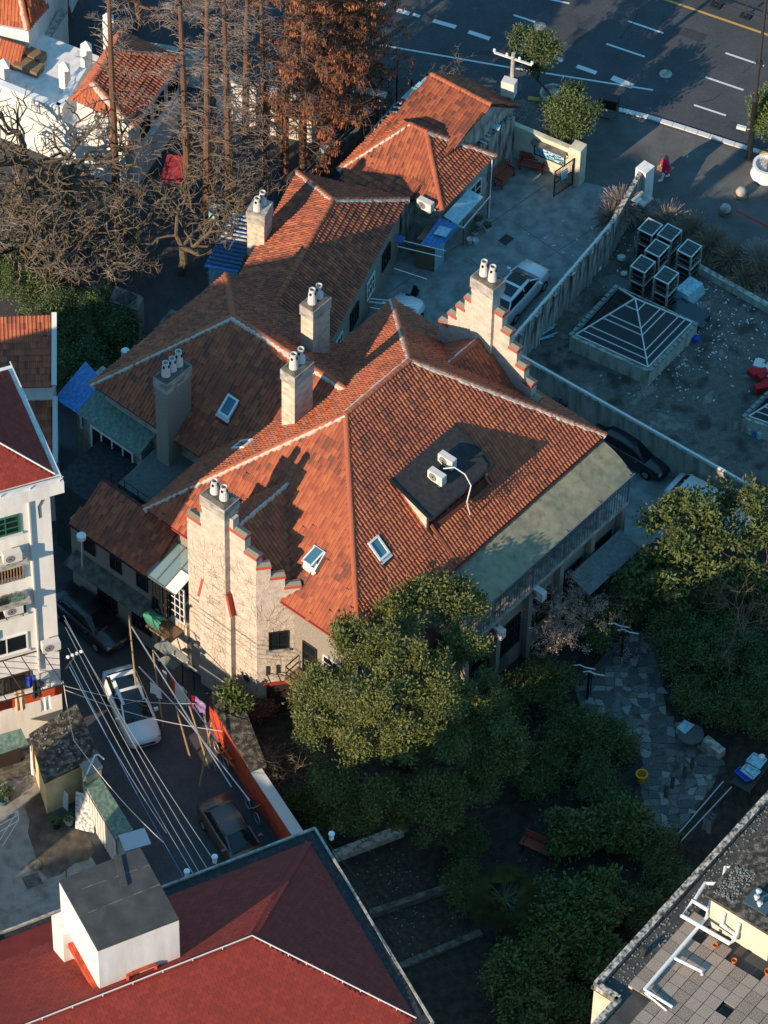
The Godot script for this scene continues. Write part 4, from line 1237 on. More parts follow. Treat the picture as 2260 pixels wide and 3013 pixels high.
func car(called: String, label: String, at: Vector3, heading: float, paint: Material, tall := 0.0, sunroof := false, group := "") -> Node3D:
	var c := thing(called, label, "car", at, deg_to_rad(heading), group)
	var s := mesh_tool(); s.set_smooth_group(1)
	var h := tall
	loft(s, [[-2.32, 0.42, 0.6, 0.62, 0.68, 0.78 + h, 0.6], [-2.25, 0.3, 0.75, 0.62, 0.82, 0.92 + h, 0.72], [-1.9, 0.24, 0.82, 0.66, 0.9, 0.98 + h, 0.78], [-0.8, 0.22, 0.84, 0.66, 0.92, 0.96 + h, 0.8], [0.6, 0.22, 0.84, 0.66, 0.92, 0.94 + h, 0.8],
		[1.2, 0.22, 0.84, 0.64, 0.91, 0.92 + h, 0.78], [1.75, 0.24, 0.82, 0.6, 0.88, 0.84 + h, 0.74], [2.15, 0.28, 0.74, 0.56, 0.8, 0.72 + h, 0.64], [2.3, 0.34, 0.58, 0.52, 0.64, 0.62 + h, 0.5]])
	lpart("body", s, paint, c)
	var rear := -2.0 if h > 0.05 else -1.75
	s = mesh_tool(); s.set_smooth_group(1)
	var y0 := 0.9 + h; var y1 := 1.42 + h
	loft(s, [[rear, y0, 0.74, y0 + 0.02, 0.75, y0 + 0.04, 0.72], [rear + 0.5, y0, 0.76, y0 + 0.2, 0.74, y1 - 0.05, 0.6], [-0.4, y0, 0.78, y0 + 0.22, 0.76, y1, 0.62], [0.35, y0, 0.78, y0 + 0.2, 0.75, y1 - 0.04, 0.6], [1.25, y0 - 0.02, 0.74, y0, 0.73, y0 + 0.02, 0.7]])
	lpart("windows", s, M.glass_dark, c)
	s = mesh_tool(); s.set_smooth_group(1)
	loft(s, [[rear + 0.45, y1 - 0.12, 0.55, y1 - 0.08, 0.62, y1 - 0.03, 0.56], [-0.4, y1 - 0.06, 0.58, y1 - 0.03, 0.645, y1 + 0.03, 0.58], [0.4, y1 - 0.14, 0.55, y1 - 0.08, 0.62, y1 - 0.02, 0.55]])
	var rf := lpart("roof", s, paint, c)
	if sunroof:
		for x in [-0.85, 0.05]:
			s = mesh_tool(); box(s, Vector3(x, y1 - 0.005, 0), Vector3.RIGHT, Vector3(0.72, 0.052, 0.9)); lpart("sunroof", s, M.glass_dark, rf)
	for z in [-1.0, 1.0]:
		for pl in [[1.2, y0 + 0.02, 0.73, 0.36, y1 - 0.05, 0.605], [rear + 0.05, y0 + 0.03, 0.73, rear + 0.5, y1 - 0.06, 0.6], [-0.35, y0, 0.78, -0.35, y1 - 0.02, 0.64]]:
			s = mesh_tool()
			bar(s, Vector3(pl[0], pl[1], z * pl[2]), Vector3(pl[3], pl[4], z * pl[5]), 0.08, 0.06)
			lpart("pillar", s, paint, c)
		s = mesh_tool(); box(s, Vector3(0.85, y0 + 0.0, z * 0.98), Vector3.RIGHT, Vector3(0.14, 0.14, 0.2)); lpart("mirror", s, paint, c)
		s = mesh_tool(); extrude(s, Vector3(2.08, 0.6 + h, z * 0.62 - 0.17), Vector3(0, 0, 1), Vector3(0.25, 0.9, 0).normalized(), Vector3(0.12, -0.06, 0), [Vector2(0, 0), Vector2(0.34, 0), Vector2(0.3, 0.13), Vector2(0.04, 0.13)]); lpart("headlight", s, M.steel, c)
		for x in [-1.42, 1.42]:
			s = mesh_tool()
			var pts := [Vector3(x, 0.32, z * 0.74), Vector3(x, 0.32, z * 0.93)]
			tube(s, pts, 0.32, 0.32, 14)
			var w := lpart("wheel", s, M.rubber, c)
			s = mesh_tool(); tube(s, [Vector3(x, 0.32, z * 0.9), Vector3(x, 0.32, z * 0.94)], 0.2, 0.19, 10); lpart("rim", s, M.steel, w)
	s = mesh_tool(); box(s, Vector3(2.27, 0.42, 0), Vector3.RIGHT, Vector3(0.1, 0.14, 0.9)); lpart("grille", s, M.black_metal, c)
	s = mesh_tool(); box(s, Vector3(2.32, 0.45, 0), Vector3.RIGHT, Vector3(0.03, 0.1, 0.42)); lpart("number_plate", s, M.blue, c)
	return c

func bench(label: String, at: Vector3, turn: float) -> void:
	var b := thing("park_bench", label, "bench", at, turn, "red slatted benches")
	for i in 4:
		var s := mesh_tool(); box(s, Vector3(0, 0.43, 0.05 + i * 0.13), Vector3.RIGHT, Vector3(1.6, 0.035, 0.11)); lpart("seat_slat", s, M.bench_red, b)
	for i in 3:
		var s := mesh_tool()
		bar(s, Vector3(-0.8, 0.56 + i * 0.14, -0.05 - i * 0.035), Vector3(0.8, 0.56 + i * 0.14, -0.05 - i * 0.035), 0.03, 0.115); lpart("back_slat", s, M.bench_red, b)
	for x in [-0.62, 0.62]:
		var s := mesh_tool()
		bar(s, Vector3(x, 0, 0.42), Vector3(x, 0.43, 0.42), 0.05, 0.05); bar(s, Vector3(x, 0, 0.0), Vector3(x, 0.9, -0.16), 0.05, 0.05); bar(s, Vector3(x, 0.41, 0.0), Vector3(x, 0.41, 0.45), 0.05, 0.05)
		bar(s, Vector3(x, 0.62, -0.06), Vector3(x, 0.62, 0.4), 0.05, 0.04); bar(s, Vector3(x, 0.43, 0.4), Vector3(x, 0.62, 0.4), 0.04, 0.04)
		lpart("leg", s, M.black_metal, b)

func bucket(called: String, label: String, category: String, at: Vector3, r: float, h: float, m: Material, group: String, plant := false) -> void:
	var o := thing(called, label, category, at, 0.0, group)
	var s := mesh_tool()
	lathe(s, Vector3.ZERO, [Vector2(r * 0.78, 0), Vector2(r, h), Vector2(r * 1.08, h), Vector2(r * 1.08, h - 0.03), Vector2(r * 0.92, h - 0.03), Vector2(r * 0.8, h * 0.75), Vector2(0, h * 0.75)], 12)
	lpart("pot_body", s, m, o)
	if plant:
		s = mesh_tool()
		for i in 60:
			var d := Vector3(rng.randf_range(-1, 1), rng.randf_range(0.4, 1.6), rng.randf_range(-1, 1)) * r * 1.1
			var p := Vector3(0, h * 0.8, 0) + d
			var e := Vector3(rng.randf_range(-1, 1), rng.randf_range(-0.3, 0.8), rng.randf_range(-1, 1)).normalized() * 0.1
			var f := e.cross(Vector3(0.3, 0.8, 0.2)).normalized() * 0.035
			quad(s, p - e, p + f, p + e, p - f)
		var l := lpart("leaves", s, M.plant_green, o); l.set_meta("kind", "stuff")

func build_courtyard() -> void:
	var U := Vector3.UP
	plain("plant_green", rgb(48, 72, 34), 0.7)
	var turn := deg_to_rad(56.0)
	var e := Vector3(cos(turn), 0, -sin(turn))
	var nrm := Vector3(e.z, 0, -e.x) * -1.0
	aircon(Vector3(1.79, 3.3, -18.34), turn + PI * 0.5 + PI, "air conditioner on the gatehouse roof beside the pale awning")
	aircon(hp(8.5, 2.5, 9.57), deg_to_rad(-39.6), "air conditioner on the black dormer roof, lower of its pair")
	aircon(hp(9.55, 2.75, 9.66), deg_to_rad(-39.6), "air conditioner on the black dormer roof, upper of its pair")
	# white hose of the dormer units
	var s := mesh_tool()
	tube(s, [hp(8.95, 2.5, 10.1), hp(9.3, 2.1, 10.2), hp(9.5, 1.6, 9.9), hp(9.5, 1.2, 9.4), hp(9.1, 1.1, 8.6), hp(9.2, 0.95, 7.75)], 0.032, 0.028, 7)
	single("drain_hose", "white insulated hose hanging from the dormer air conditioners", "hose", s, M.white, hp(9.0, 1.0, 7.2))
	# awning and blue shed
	var aw := thing("pale_awning", "pale scalloped awning along the gatehouse wall", "awning", Vector3(3.84, 0, -21.75), turn)
	s = mesh_tool(); slab(s, [Vector3(2.76, 2.9, -18.28), Vector3(4.06, 2.9, -20.33), Vector3(4.86, 2.4, -20.27), Vector3(3.5, 2.4, -18.15)], 0.04); part("sheet", s, M.pale_blue_sheet, aw)
	s = mesh_tool()
	for i in 26:
		var p := Vector3(3.5, 2.39, -18.16).lerp(Vector3(4.87, 2.39, -20.28), i / 26.0); var q := Vector3(3.5, 2.39, -18.16).lerp(Vector3(4.87, 2.39, -20.28), (i + 1) / 26.0)
		tri(s, p, q, p.lerp(q, 0.5) - U * 0.16)
	part("scallop", s, M.pale_blue_sheet, aw)
	s = mesh_tool(); bar(s, Vector3(3.8, 2.3, -17.99), Vector3(5.24, 2.3, -20.42), 0.05, 0.05); bar(s, Vector3(3.02, 2.3, -18.41), Vector3(3.9, 2.3, -17.99), 0.04, 0.04); part("pole", s, M.off_white, aw)
	for pp in [Vector3(3.86, 0, -18.97), Vector3(5.14, 0, -21.1)]:
		s = mesh_tool(); bar(s, pp, pp + U * 2.3, 0.06, 0.06); part("post", s, M.rust, aw)
	var sh := thing("blue_roofed_shed", "little plank shed with torn blue sheet roof beside the pale awning", "shed", Vector3(2.16, 0, -17.03), turn)
	s = mesh_tool(); prism(s, [Vector3(1.37, 0, -17.24), Vector3(2.3, 0, -16.93), Vector3(2.81, 0, -17.84), Vector3(2.02, 0, -18.39)], 0.0, 2.2); part("wall", s, M.wood, sh)
	for i in 6:
		s = mesh_tool()
		var p := Vector3(2.32, 0, -16.92).lerp(Vector3(2.82, 0, -17.82), i / 6.0 + 0.01); var q := Vector3(2.32, 0, -16.92).lerp(Vector3(2.82, 0, -17.82), (i + 0.94) / 6.0)
		quad(s, p + nrm * 0.01, q + nrm * 0.01, q + nrm * 0.01 + U * 2.3, p + nrm * 0.01 + U * 2.3); quad(s, p + nrm * 0.04, q + nrm * 0.04, q + nrm * 0.04 + U * 2.3, p + nrm * 0.04 + U * 2.3)
		part("plank", s, M.pale_blue_sheet, sh)
	var r0 := Vector3(1.57, 2.35, -16.67); var r1 := Vector3(2.6, 2.2, -16.44); var r2 := Vector3(3.55, 2.5, -18.02); var r3 := Vector3(2.56, 2.75, -18.29)
	for i in 5:
		s = mesh_tool()
		var t0 := i / 5.0; var t1 := (i + 0.92) / 5.0
		slab(s, [r0.lerp(r1, t0), r0.lerp(r1, t1), r3.lerp(r2, t1), r3.lerp(r2, t0)], 0.03); part("roof_sheet", s, M.blue_sheet, sh)
	s = mesh_tool(); slab(s, [Vector3(2.24, 2.62, -17.21), Vector3(2.9, 2.6, -17.01), Vector3(3.21, 2.68, -17.56), Vector3(2.57, 2.75, -17.71)], 0.02); part("patch_sheet", s, M.pale_blue_sheet, sh)
	s = mesh_tool(); slab(s, [Vector3(0.2, 2.5, -16.75), Vector3(0.59, 2.5, -16.56), Vector3(0.78, 2.7, -16.84), Vector3(0.39, 2.7, -17)], 0.03); part("loose_sheet", s, M.blue_sheet, sh)
	# clothes poles on wall brackets
	for d in [[Vector3(0.44, 2.3, -17.02), Vector3(2.89, 2.3, -16.29)], [Vector3(0.35, 2.3, -16.54), Vector3(2.7, 2.3, -15.84)], [Vector3(0.23, 2.3, -14.91), Vector3(1.94, 2.3, -14.19)], [Vector3(-0.98, 2.3, -12.69), Vector3(1.36, 2.3, -12.44)], [Vector3(-1.05, 2.3, -12.46), Vector3(1.34, 2.3, -12.17)], [Vector3(-0.97, 2.3, -12.06), Vector3(1.2, 2.3, -11.6)]]:
		s = mesh_tool(); tube(s, [d[0], d[1]], 0.028, 0.028, 5)
		single("clothes_pole", "thin white clothes pole reaching over the courtyard from the long low house", "pole", s, M.white, d[0], "courtyard clothes poles")
	s = mesh_tool(); tube(s, [Vector3(5.29, 3.6, -21.86), Vector3(5.23, 0.3, -20.8)], 0.03, 0.03, 5)
	single("standing_pole", "upright white pole leaning at the gatehouse eave corner", "pole", s, M.white, Vector3(5.24, 0, -21.1))
	# benches, pots
	bench("red slatted bench under the notice board wall", Vector3(7.61, 0.02, -25), deg_to_rad(-15))
	bench("red slatted bench against the gatehouse wall", Vector3(5.9, 0.02, -23.99), deg_to_rad(58))
	for d in [[Vector3(4.23, 0.02, -19.17), 0.17, 0.3, false], [Vector3(4.53, 0.02, -19.12), 0.17, 0.3, false], [Vector3(4.67, 0.02, -20.57), 0.2, 0.25, true], [Vector3(5.14, 0.02, -20.1), 0.18, 0.3, true], [Vector3(4.98, 0.02, -23.39), 0.18, 0.3, false], [Vector3(4.47, 0.02, -19.84), 0.2, 0.25, true]]:
		bucket("plant_pot", "pale bucket or plant pot on the courtyard concrete by the awning", "pot", d[0], d[1], d[2], M.pot_white, "pots by the awning", d[3])
	# scooter
	var sc := thing("motor_scooter", "dark motor scooter parked under the courtyard clothes poles", "scooter", Vector3(1.11, 0.02, -14.6), deg_to_rad(60))
	for x in [-0.6, 0.6]:
		s = mesh_tool(); tube(s, [Vector3(x, 0.24, -0.05), Vector3(x, 0.24, 0.05)], 0.24, 0.24, 12); lpart("wheel", s, M.rubber, sc)
	s = mesh_tool(); loft(s, [[-0.75, 0.3, 0.08, 0.5, 0.14, 0.72, 0.1], [-0.3, 0.25, 0.12, 0.5, 0.18, 0.78, 0.13], [-0.05, 0.22, 0.14, 0.26, 0.18, 0.3, 0.16], [0.3, 0.22, 0.14, 0.26, 0.18, 0.3, 0.16], [0.5, 0.3, 0.1, 0.6, 0.16, 0.95, 0.1]]); lpart("body", s, M.black_metal, sc)
	s = mesh_tool(); bar(s, Vector3(0.45, 1.0, -0.32), Vector3(0.45, 1.0, 0.32), 0.05, 0.05); lpart("handlebar", s, M.grey_metal, sc)
	s = mesh_tool(); box(s, Vector3(-0.5, 0.76, 0), Vector3.RIGHT, Vector3(0.6, 0.09, 0.28)); lpart("seat", s, M.rubber, sc)
	# cars
	car("parked_car", "pale car with two dark sunroof panels beside the stained courtyard wall", Vector3(6.65, 0.02, -15.02), 58.0, M.car_white, 0.12, true)
	car("parked_car", "white car half hidden behind the villa's far roof corner in the courtyard", Vector3(0.27, 0.02, -12.33), 65.0, M.car_white, 0.1)
	car("parked_car", "black car squeezed between villa canopy and pale yard wall", Vector3(12.64, 0.02, -4.19), -36.0, M.car_black)
	car("parked_car", "white car under the green tree at the end of the pale yard wall", Vector3(16.42, 0.02, -0.33), -36.0, M.car_white, 0.1)
	# gate: wall with notice board, pillars, open iron leaf
	var gw := thing("gate_wall", "cream gate wall with blue notice board and square end pillar", "wall", Vector3(8.33, 0, -24.55))
	var w0 := Vector3(6.38, 0, -25.98); var w1 := Vector3(9.73, 0, -24.07)
	s = mesh_tool(); bar(s, w0 + U * 1.2, w1 + U * 1.2, 0.3, 2.4); part("wall_panel", s, M.cream_wall, gw)
	s = mesh_tool(); box(s, Vector3(9.93, 0, -24), w1 - w0, Vector3(0.7, 2.7, 0.7)); part("pillar", s, M.cream_wall, gw)
	var wd := (w1 - w0).normalized(); var wn := wd.cross(U).normalized()
	if wn.z < 0: wn = -wn
	var bo := w0 + wd * 1.55 + wn * 0.16 + U * 1.0
	window(gw, bo, wd, wn, 1.9, 1.05, 1, 1, M.dark_frame, M.board, 0.05, "notice_board")
	s = mesh_tool(); slab(s, [bo + U * 1.1 - wd * 0.1, bo + U * 1.1 + wd * 2.0, bo + U * 1.0 + wd * 2.0 + wn * 0.35, bo + U * 1.0 - wd * 0.1 + wn * 0.35], 0.03); part("board_hood", s, M.cement_dark, gw)
	var gp := thing("gate_pillar", "white gate pillar with lamp at the end of the yard wall", "pillar", Vector3(13.51, 0, -22.72))
	s = mesh_tool(); box(s, Vector3(13.51, 0, -22.72), A, Vector3(0.75, 2.5, 0.7)); part("shaft", s, M.white_wall, gp)
	s = mesh_tool(); box(s, Vector3(13.32, 2.5, -20.22), A, Vector3(0.85, 0.12, 0.8)); part("cap", s, M.cement, gp)
	s = mesh_tool(); box(s, Vector3(13.07, 2.5, -20), A, Vector3(0.45, 0.2, 0.16)); part("lamp", s, M.off_white, gp)
	var gt := thing("iron_gate", "open black iron gate leaf with paper notice by the cream pillar", "gate", Vector3(9.45, 0, -23.53))
	var g0 := Vector3(9.72, 0.15, -23.63); var g1 := Vector3(8.72, 0.15, -22.65)
	s = mesh_tool()
	for y in [0.05, 1.0, 1.9]: bar(s, g0 + U * y, g1 + U * y, 0.05, 0.05)
	bar(s, g0, g0 + U * 1.95, 0.07, 0.07); bar(s, g1, g1 + U * 1.95, 0.07, 0.07)
	part("gate_frame", s, M.black_metal, gt)
	for i in 12:
		s = mesh_tool(); var p := g0.lerp(g1, (i + 1) / 13.0); bar(s, p, p + U * 1.95, 0.025, 0.025); part("gate_bar", s, M.black_metal, gt)
	s = mesh_tool(); var pm := g0.lerp(g1, 0.5); box(s, pm + U * 0.9, g1 - g0, Vector3(0.5, 0.6, 0.09)); part("notice", s, M.pale_blue_sheet, gt)
	# utility pole with cross arm and white box
	var up := thing("utility_pole", "concrete utility pole with cross arm and white box above dry creeper", "pole", Vector3(6.28, 0, -26.08))
	s = mesh_tool(); tube(s, [Vector3(6.28, 0, -26.08), Vector3(6.28, 0, -26.08) + U * 7.4], 0.16, 0.11, 10); part("shaft", s, M.cement, up)
	s = mesh_tool(); var ct := Vector3(6.28, 0, -26.08) + U * 7.0; bar(s, ct - Vector3(1.0, 0, 0.45), ct + Vector3(1.0, 0, 0.45), 0.1, 0.1); var arm := part("cross_arm", s, M.off_white, up)
	for i in 4:
		s = mesh_tool(); lathe(s, ct + Vector3(1.0, 0, 0.45) * (i / 1.5 - 1.0) + U * 0.05, [Vector2(0.06, 0), Vector2(0.09, 0.08), Vector2(0.05, 0.12), Vector2(0.08, 0.18), Vector2(0, 0.22)], 8); part("insulator", s, M.white, arm)
	s = mesh_tool(); box(s, ct - U * 2.3 + Vector3(-0.15, 0, 0.3), Vector3(1, 0, 0.4), Vector3(0.75, 1.0, 0.5)); part("switch_box", s, M.off_white, up)
	# yard walls of the courtyard
	var yw := thing("stained_yard_wall", "rain-stained white wall with pale coping between courtyard and bare yard", "wall", Vector3(8.78, 0, -15.39))
	var y0 := Vector3(11.57, 2.6, -18.33) * Vector3(1, 0, 1); var y1 := Vector3(6.14, 2.6, -9.45) * Vector3(1, 0, 1)
	s = mesh_tool(); bar(s, y0 + U * 1.25, y1 + U * 1.25, 0.26, 2.5); part("wall_panel", s, M.stained_wall, yw)
	s = mesh_tool(); bar(s, y0 + U * 2.54, y1 + U * 2.54, 0.12, 0.08); part("coping", s, M.off_white, yw)
	s = mesh_tool(); bar(s, y0 + U * 1.2, Vector3(13.44, 0, -22.85) + U * 1.2, 0.26, 2.4); part("wall_panel", s, M.stained_wall, yw)
	var yd := (y1 - y0)
	for i in 6:
		s = mesh_tool(); var p := y0 + yd * (0.05 + i * 0.17) + Vector3(0.14, 0, 0.1); box(s, p, yd, Vector3(0.4, 2.42, 0.16)); part("pier", s, M.stained_wall, yw)
	var pw := thing("pale_yard_wall", "long pale green-grey wall with white coping behind the villa", "wall", Vector3(12.31, 0, -6.92))
	y0 = Vector3(6.34, 2.6, -9.06) * Vector3(1, 0, 1); y1 = Vector3(18.78, 2.6, 0.18) * Vector3(1, 0, 1)
	s = mesh_tool(); bar(s, y0 + U * 1.25, y1 + U * 1.25, 0.26, 2.5); part("wall_panel", s, M.yard_wall, pw)
	s = mesh_tool(); bar(s, y0 + U * 2.54, y1 + U * 2.54, 0.14, 0.08); part("coping", s, M.off_white, pw)
	for d in [Vector3(8.81, 1.7, -6.48), Vector3(9.14, 1.7, -6.3)]:
		s = mesh_tool(); box(s, d + Vector3(-0.1, 0, 0.25), y1 - y0, Vector3(0.45, 0.3, 0.22)); part("meter_box", s, M.iron, pw)
	s = mesh_tool(); tube(s, [Vector3(8.88, 1.7, -6.35) + Vector3(-0.1, 0, 0.3), Vector3(8.78, 0.9, -6.31) + Vector3(-0.1, 0, 0.3), Vector3(9.04, 0.4, -6.29) + Vector3(-0.1, 0, 0.3), Vector3(9.05, 1.2, -6.37) + Vector3(-0.1, 0, 0.3)], 0.03, 0.03, 5); part("cable", s, M.black_metal, pw)
	# tarpaulin on something low in front of the wall
	s = mesh_tool(); slab(s, [Vector3(7.01, 1.1, -8.26), Vector3(8.11, 1.1, -7.33), Vector3(8.83, 0.9, -6.37), Vector3(8.42, 0.5, -6.56), Vector3(7.31, 0.8, -7.25)], 0.5)
	single("tarpaulin_cover", "blue-white tarpaulin over a low load beside the pale yard wall", "tarpaulin", s, M.pale_blue_sheet, Vector3(8, 0.3, -7.47))

func build_apartments() -> void:
	var U := Vector3.UP
	# ================= left block: white flats with red roof
	var fd := Vector3(cos(deg_to_rad(22.0)), 0, -sin(deg_to_rad(22.0)))      # along the facade to the right
	var dp := Vector3(fd.z, 0, -fd.x)                                        # away from the facade
	if dp.z > 0: dp = -dp
	var out := -dp
	var c0 := Vector3(-15.29, 2.7, 14.38) * Vector3(1, 0, 1)
	var lift := 2.7                                                          # raised ground floor
	var lb := thing("white_apartment_block", "white five-storey flats with red roof, laundry and many air conditioners", "building", c0 - fd * 10, deg_to_rad(22.0))
	var s := mesh_tool()
	prism(s, [c0, c0 - fd * 34.0, c0 - fd * 34.0 + dp * 6.6, c0 + dp * 6.6], 0.0, 15.2 + lift)
	part("wall", s, M.white_wall, lb)
	var at := func(x: float, y: float, o: float) -> Vector3: return c0 - fd * x + U * (y + lift) + out * o
	# fascia and roof
	var ov := 0.55
	s = mesh_tool()
	var r0 := c0 + fd * ov + out * ov; var r1 := c0 - fd * 34.5 + out * ov; var r2 := c0 - fd * 34.5 + dp * (6.6 + ov); var r3 := c0 + fd * ov + dp * (6.6 + ov)
	prism(s, [r0, r1, r2, r3], 15.0 + lift, 15.75 + lift)
	part("fascia", s, M.white_wall, lb)
	var hw := 3.85
	var ue := U * (15.9 + lift)
	var e0 := r0 + ue + dp * 0.35 - fd * 0.3; var e1 := r1 + ue + dp * 0.35; var e2 := r2 + ue - dp * 0.35; var e3 := r3 + ue - dp * 0.35 - fd * 0.3
	var t0 := e0 + dp * (hw - 0.35) - fd * hw + U * 1.9; var t1 := e1 + dp * (hw - 0.35) + U * 1.9
	s = mesh_tool(); fan(s, [e1, e0, t0, t1]); fan(s, [e0, e3, t0]); fan(s, [e3, e2, t1, t0])
	var lr := part("roof", s, M.red_shingle, lb)
	var acc := new_acc()
	lay(acc, [e1.lerp(e0, 0.72), e0, t0, t1.lerp(t0, 0.72)], true); lay(acc, [e0, e3, t0], true, false)
	finish_tiles(acc, lr, true)
	s = mesh_tool(); tube(s, [t0 + U * 0.12, e0 + U * 0.12], 0.045, 0.045, 5); tube(s, [t0 + U * 0.12, t1 + U * 0.12], 0.045, 0.045, 5); part("lightning_strip", s, M.off_white, lr)
	s = mesh_tool()
	bar(s, r0 + U * (16.0 + lift) + dp * 0.08, r1 + U * (16.0 + lift) + dp * 0.08, 0.05, 0.05); bar(s, r0 + U * (16.0 + lift) - fd * 0.08, r3 + U * (16.0 + lift) - fd * 0.08, 0.05, 0.05)
	part("roof_rail", s, M.off_white, lr)
	for i in 20:
		s = mesh_tool(); bar(s, r0 - fd * (0.2 + i * 1.4) + U * (15.75 + lift) + dp * 0.08, r0 - fd * (0.2 + i * 1.4) + U * (16.0 + lift) + dp * 0.08, 0.05, 0.05); part("rail_post", s, M.off_white, lr)
	# base course
	s = mesh_tool()
	extrude(s, at.call(14.0, 0.0, 0.0), fd, U, out * 0.05, [Vector2(0, 0), Vector2(14.05, 0), Vector2(14.05, 0.75), Vector2(0, 0.75)]); part("red_plinth", s, M.orange_wall, lb)
	s = mesh_tool()
	extrude(s, at.call(14.0, 0.75, 0.0), fd, U, out * 0.12, [Vector2(0, 0), Vector2(14.1, 0), Vector2(14.1, 0.16), Vector2(0, 0.16)]); part("band_course", s, M.white, lb)
	# storeys: sill heights, windows, ledges and their outdoor units
	var sills := [1.15, 4.05, 6.75, 9.45, 12.55]
	var idx := 0
	for y in sills:
		for k in 3:
			var x: float = 3.6 + k * 4.3
			var gm: Material = M.glass_dark
			var fm: Material = M.green_frame if idx == 4 else (M.dark_frame if idx % 2 == 0 else M.white)
			var w := window(lb, at.call(x, y, 0.01), fd, out, 2.1, 1.25, 3 if idx == 4 else 2, 3 if idx == 4 else 1, fm, gm, 0.08)
			s = mesh_tool(); extrude(s, at.call(x + 0.08, y - 0.12, 0.0), fd, U, out * 0.14, [Vector2(0, 0), Vector2(2.26, 0), Vector2(2.26, 0.12), Vector2(0, 0.12)]); part("sill", s, M.off_white, w)
			if idx == 3:
				for j in 15:
					s = mesh_tool(); bar(s, at.call(x - 0.02 - j * 0.145, y - 0.1, 0.16), at.call(x - 0.02 - j * 0.145, y + 1.25, 0.16), 0.06, 0.04); part("shutter_slat", s, M.wood, w)
		idx += 1
	for y in [11.15, 8.35]:
		s = mesh_tool(); prism(s, [at.call(1.4, 0, 0), at.call(14, 0, 0), at.call(14, 0, 0.75), at.call(1.4, 0, 0.75)], y - 0.18 + lift, y + lift); part("ledge", s, M.cement, lb)
	s = mesh_tool(); tube(s, [at.call(1.05, 2.3, 0.09), at.call(1.05, 14.6, 0.09)], 0.075, 0.075, 7); part("downpipe", s, M.off_white, lb)
	s = mesh_tool(); tube(s, [at.call(0.55, 13.1, 0.03), at.call(0.6, 13.9, 0.05), at.call(0.4, 14.3, 0.05)], 0.03, 0.03, 5); part("cable", s, M.iron, lb)
	var ft := deg_to_rad(22.0)
	aircon(at.call(2.1, 11.15, 0.45), ft, "air conditioner on the upper ledge of the white flats, close to the corner")
	aircon(at.call(4.6, 11.15, 0.45), ft, "air conditioner on the upper ledge of the white flats, away from the corner")
	aircon(at.call(2.2, 7.35, 0.4), ft, "air conditioner with plant boxes on the white flats below the brown shutter")
	aircon(at.call(4.3, 5.75, 0.4), ft, "air conditioner beside the curtained window of the white flats")
	aircon(at.call(0.5, 3.95, 0.4), ft, "air conditioner at the corner edge of the white flats")
	aircon(at.call(1.1, 1.5, 0.4), ft, "air conditioner low on the wall behind the hanging trousers")
	aircon(at.call(4.2, 0.55, 0.5), ft, "air conditioner above the green door canopy of the flats")
	# brackets
	for d in [[2.2, 7.35], [4.3, 5.75], [0.5, 3.95], [1.1, 1.5], [4.2, 0.55]]:
		s = mesh_tool(); bar(s, at.call(d[0] + 0.4, d[1] - 0.03, 0.0), at.call(d[0] + 0.4, d[1] - 0.03, 0.65), 0.05, 0.05); bar(s, at.call(d[0] - 0.4, d[1] - 0.03, 0.0), at.call(d[0] - 0.4, d[1] - 0.03, 0.65), 0.05, 0.05); part("bracket", s, M.iron, lb)
	# plant boxes
	var n := 0
	for d in [[2.7, 8.36, 0.5], [2.0, 8.36, 0.55], [3.2, 8.36, 0.5]]:
		var pb := thing("plant_box", "small dark plant box on the white flats' lower ledge", "planter", at.call(d[0], d[1], 0.45), ft, "plant boxes on the ledge")
		s = mesh_tool(); extrude(s, Vector3(-0.3, 0, -0.14), Vector3.RIGHT, U, Vector3(0, 0, 0.28), [Vector2(0.03, 0), Vector2(0.57, 0), Vector2(0.6, 0.2), Vector2(0, 0.2)]); lpart("box_body", s, [M.black_metal, M.green_sheet, M.off_white][n], pb)
		s = mesh_tool()
		for i in 40:
			var p := Vector3(rng.randf_range(-0.28, 0.28), 0.2 + rng.randf() * 0.15, rng.randf_range(-0.12, 0.12))
			var q := Vector3(rng.randf_range(-1, 1), rng.randf(), rng.randf_range(-1, 1)).normalized() * 0.07
			tri(s, p, p + q, p + Vector3(0.03, 0.03, -0.02))
		lpart("leaves", s, M.plant_green, pb).set_meta("kind", "stuff")
		n += 1
	# drying frame with laundry on the first storey
	var fr := thing("laundry_frame", "iron drying frame of long poles below the white flats' windows", "rack", at.call(2.5, 3.4, 0.6), ft)
	for x in [0.9, 1.9, 2.8, 3.7, 4.6]:
		s = mesh_tool(); bar(s, at.call(x, 3.65, 0.02), at.call(x - 0.5, 3.0, 1.9), 0.04, 0.04); part("pole", s, M.iron, fr)
	s = mesh_tool(); bar(s, at.call(0.8, 3.7, 0.05), at.call(5.2, 3.7, 0.05), 0.05, 0.05); part("wall_rail", s, M.iron, fr)
	s = mesh_tool(); bar(s, at.call(0.3, 3.0, 1.85), at.call(4.8, 3.0, 1.85), 0.05, 0.05); part("front_rail", s, M.iron, fr)
	for g in [["blue_shirt", "bright blue shirt hanging from the flats' drying frame", "shirt", M.blue, 1.75, 3.2, 1.0, 0.5, 0.8], ["dark_trousers", "dark trousers hanging below the blue shirt on the flats", "trousers", M.cloth_navy, 1.5, 2.9, 1.1, 0.42, 1.3], ["peach_towel", "peach towel hanging low in front of the barred window", "towel", M.cloth_peach, 2.4, 2.6, 1.2, 0.5, 1.5], ["printed_sheet", "white cloth with pink print hung at the red plinth", "cloth", M.cloth_white, 1.15, 1.6, 1.2, 0.5, 1.0]]:
		s = mesh_tool()
		cloth_strip(s, at.call(g[4], g[5], g[6]), fd, out, g[7], g[8])
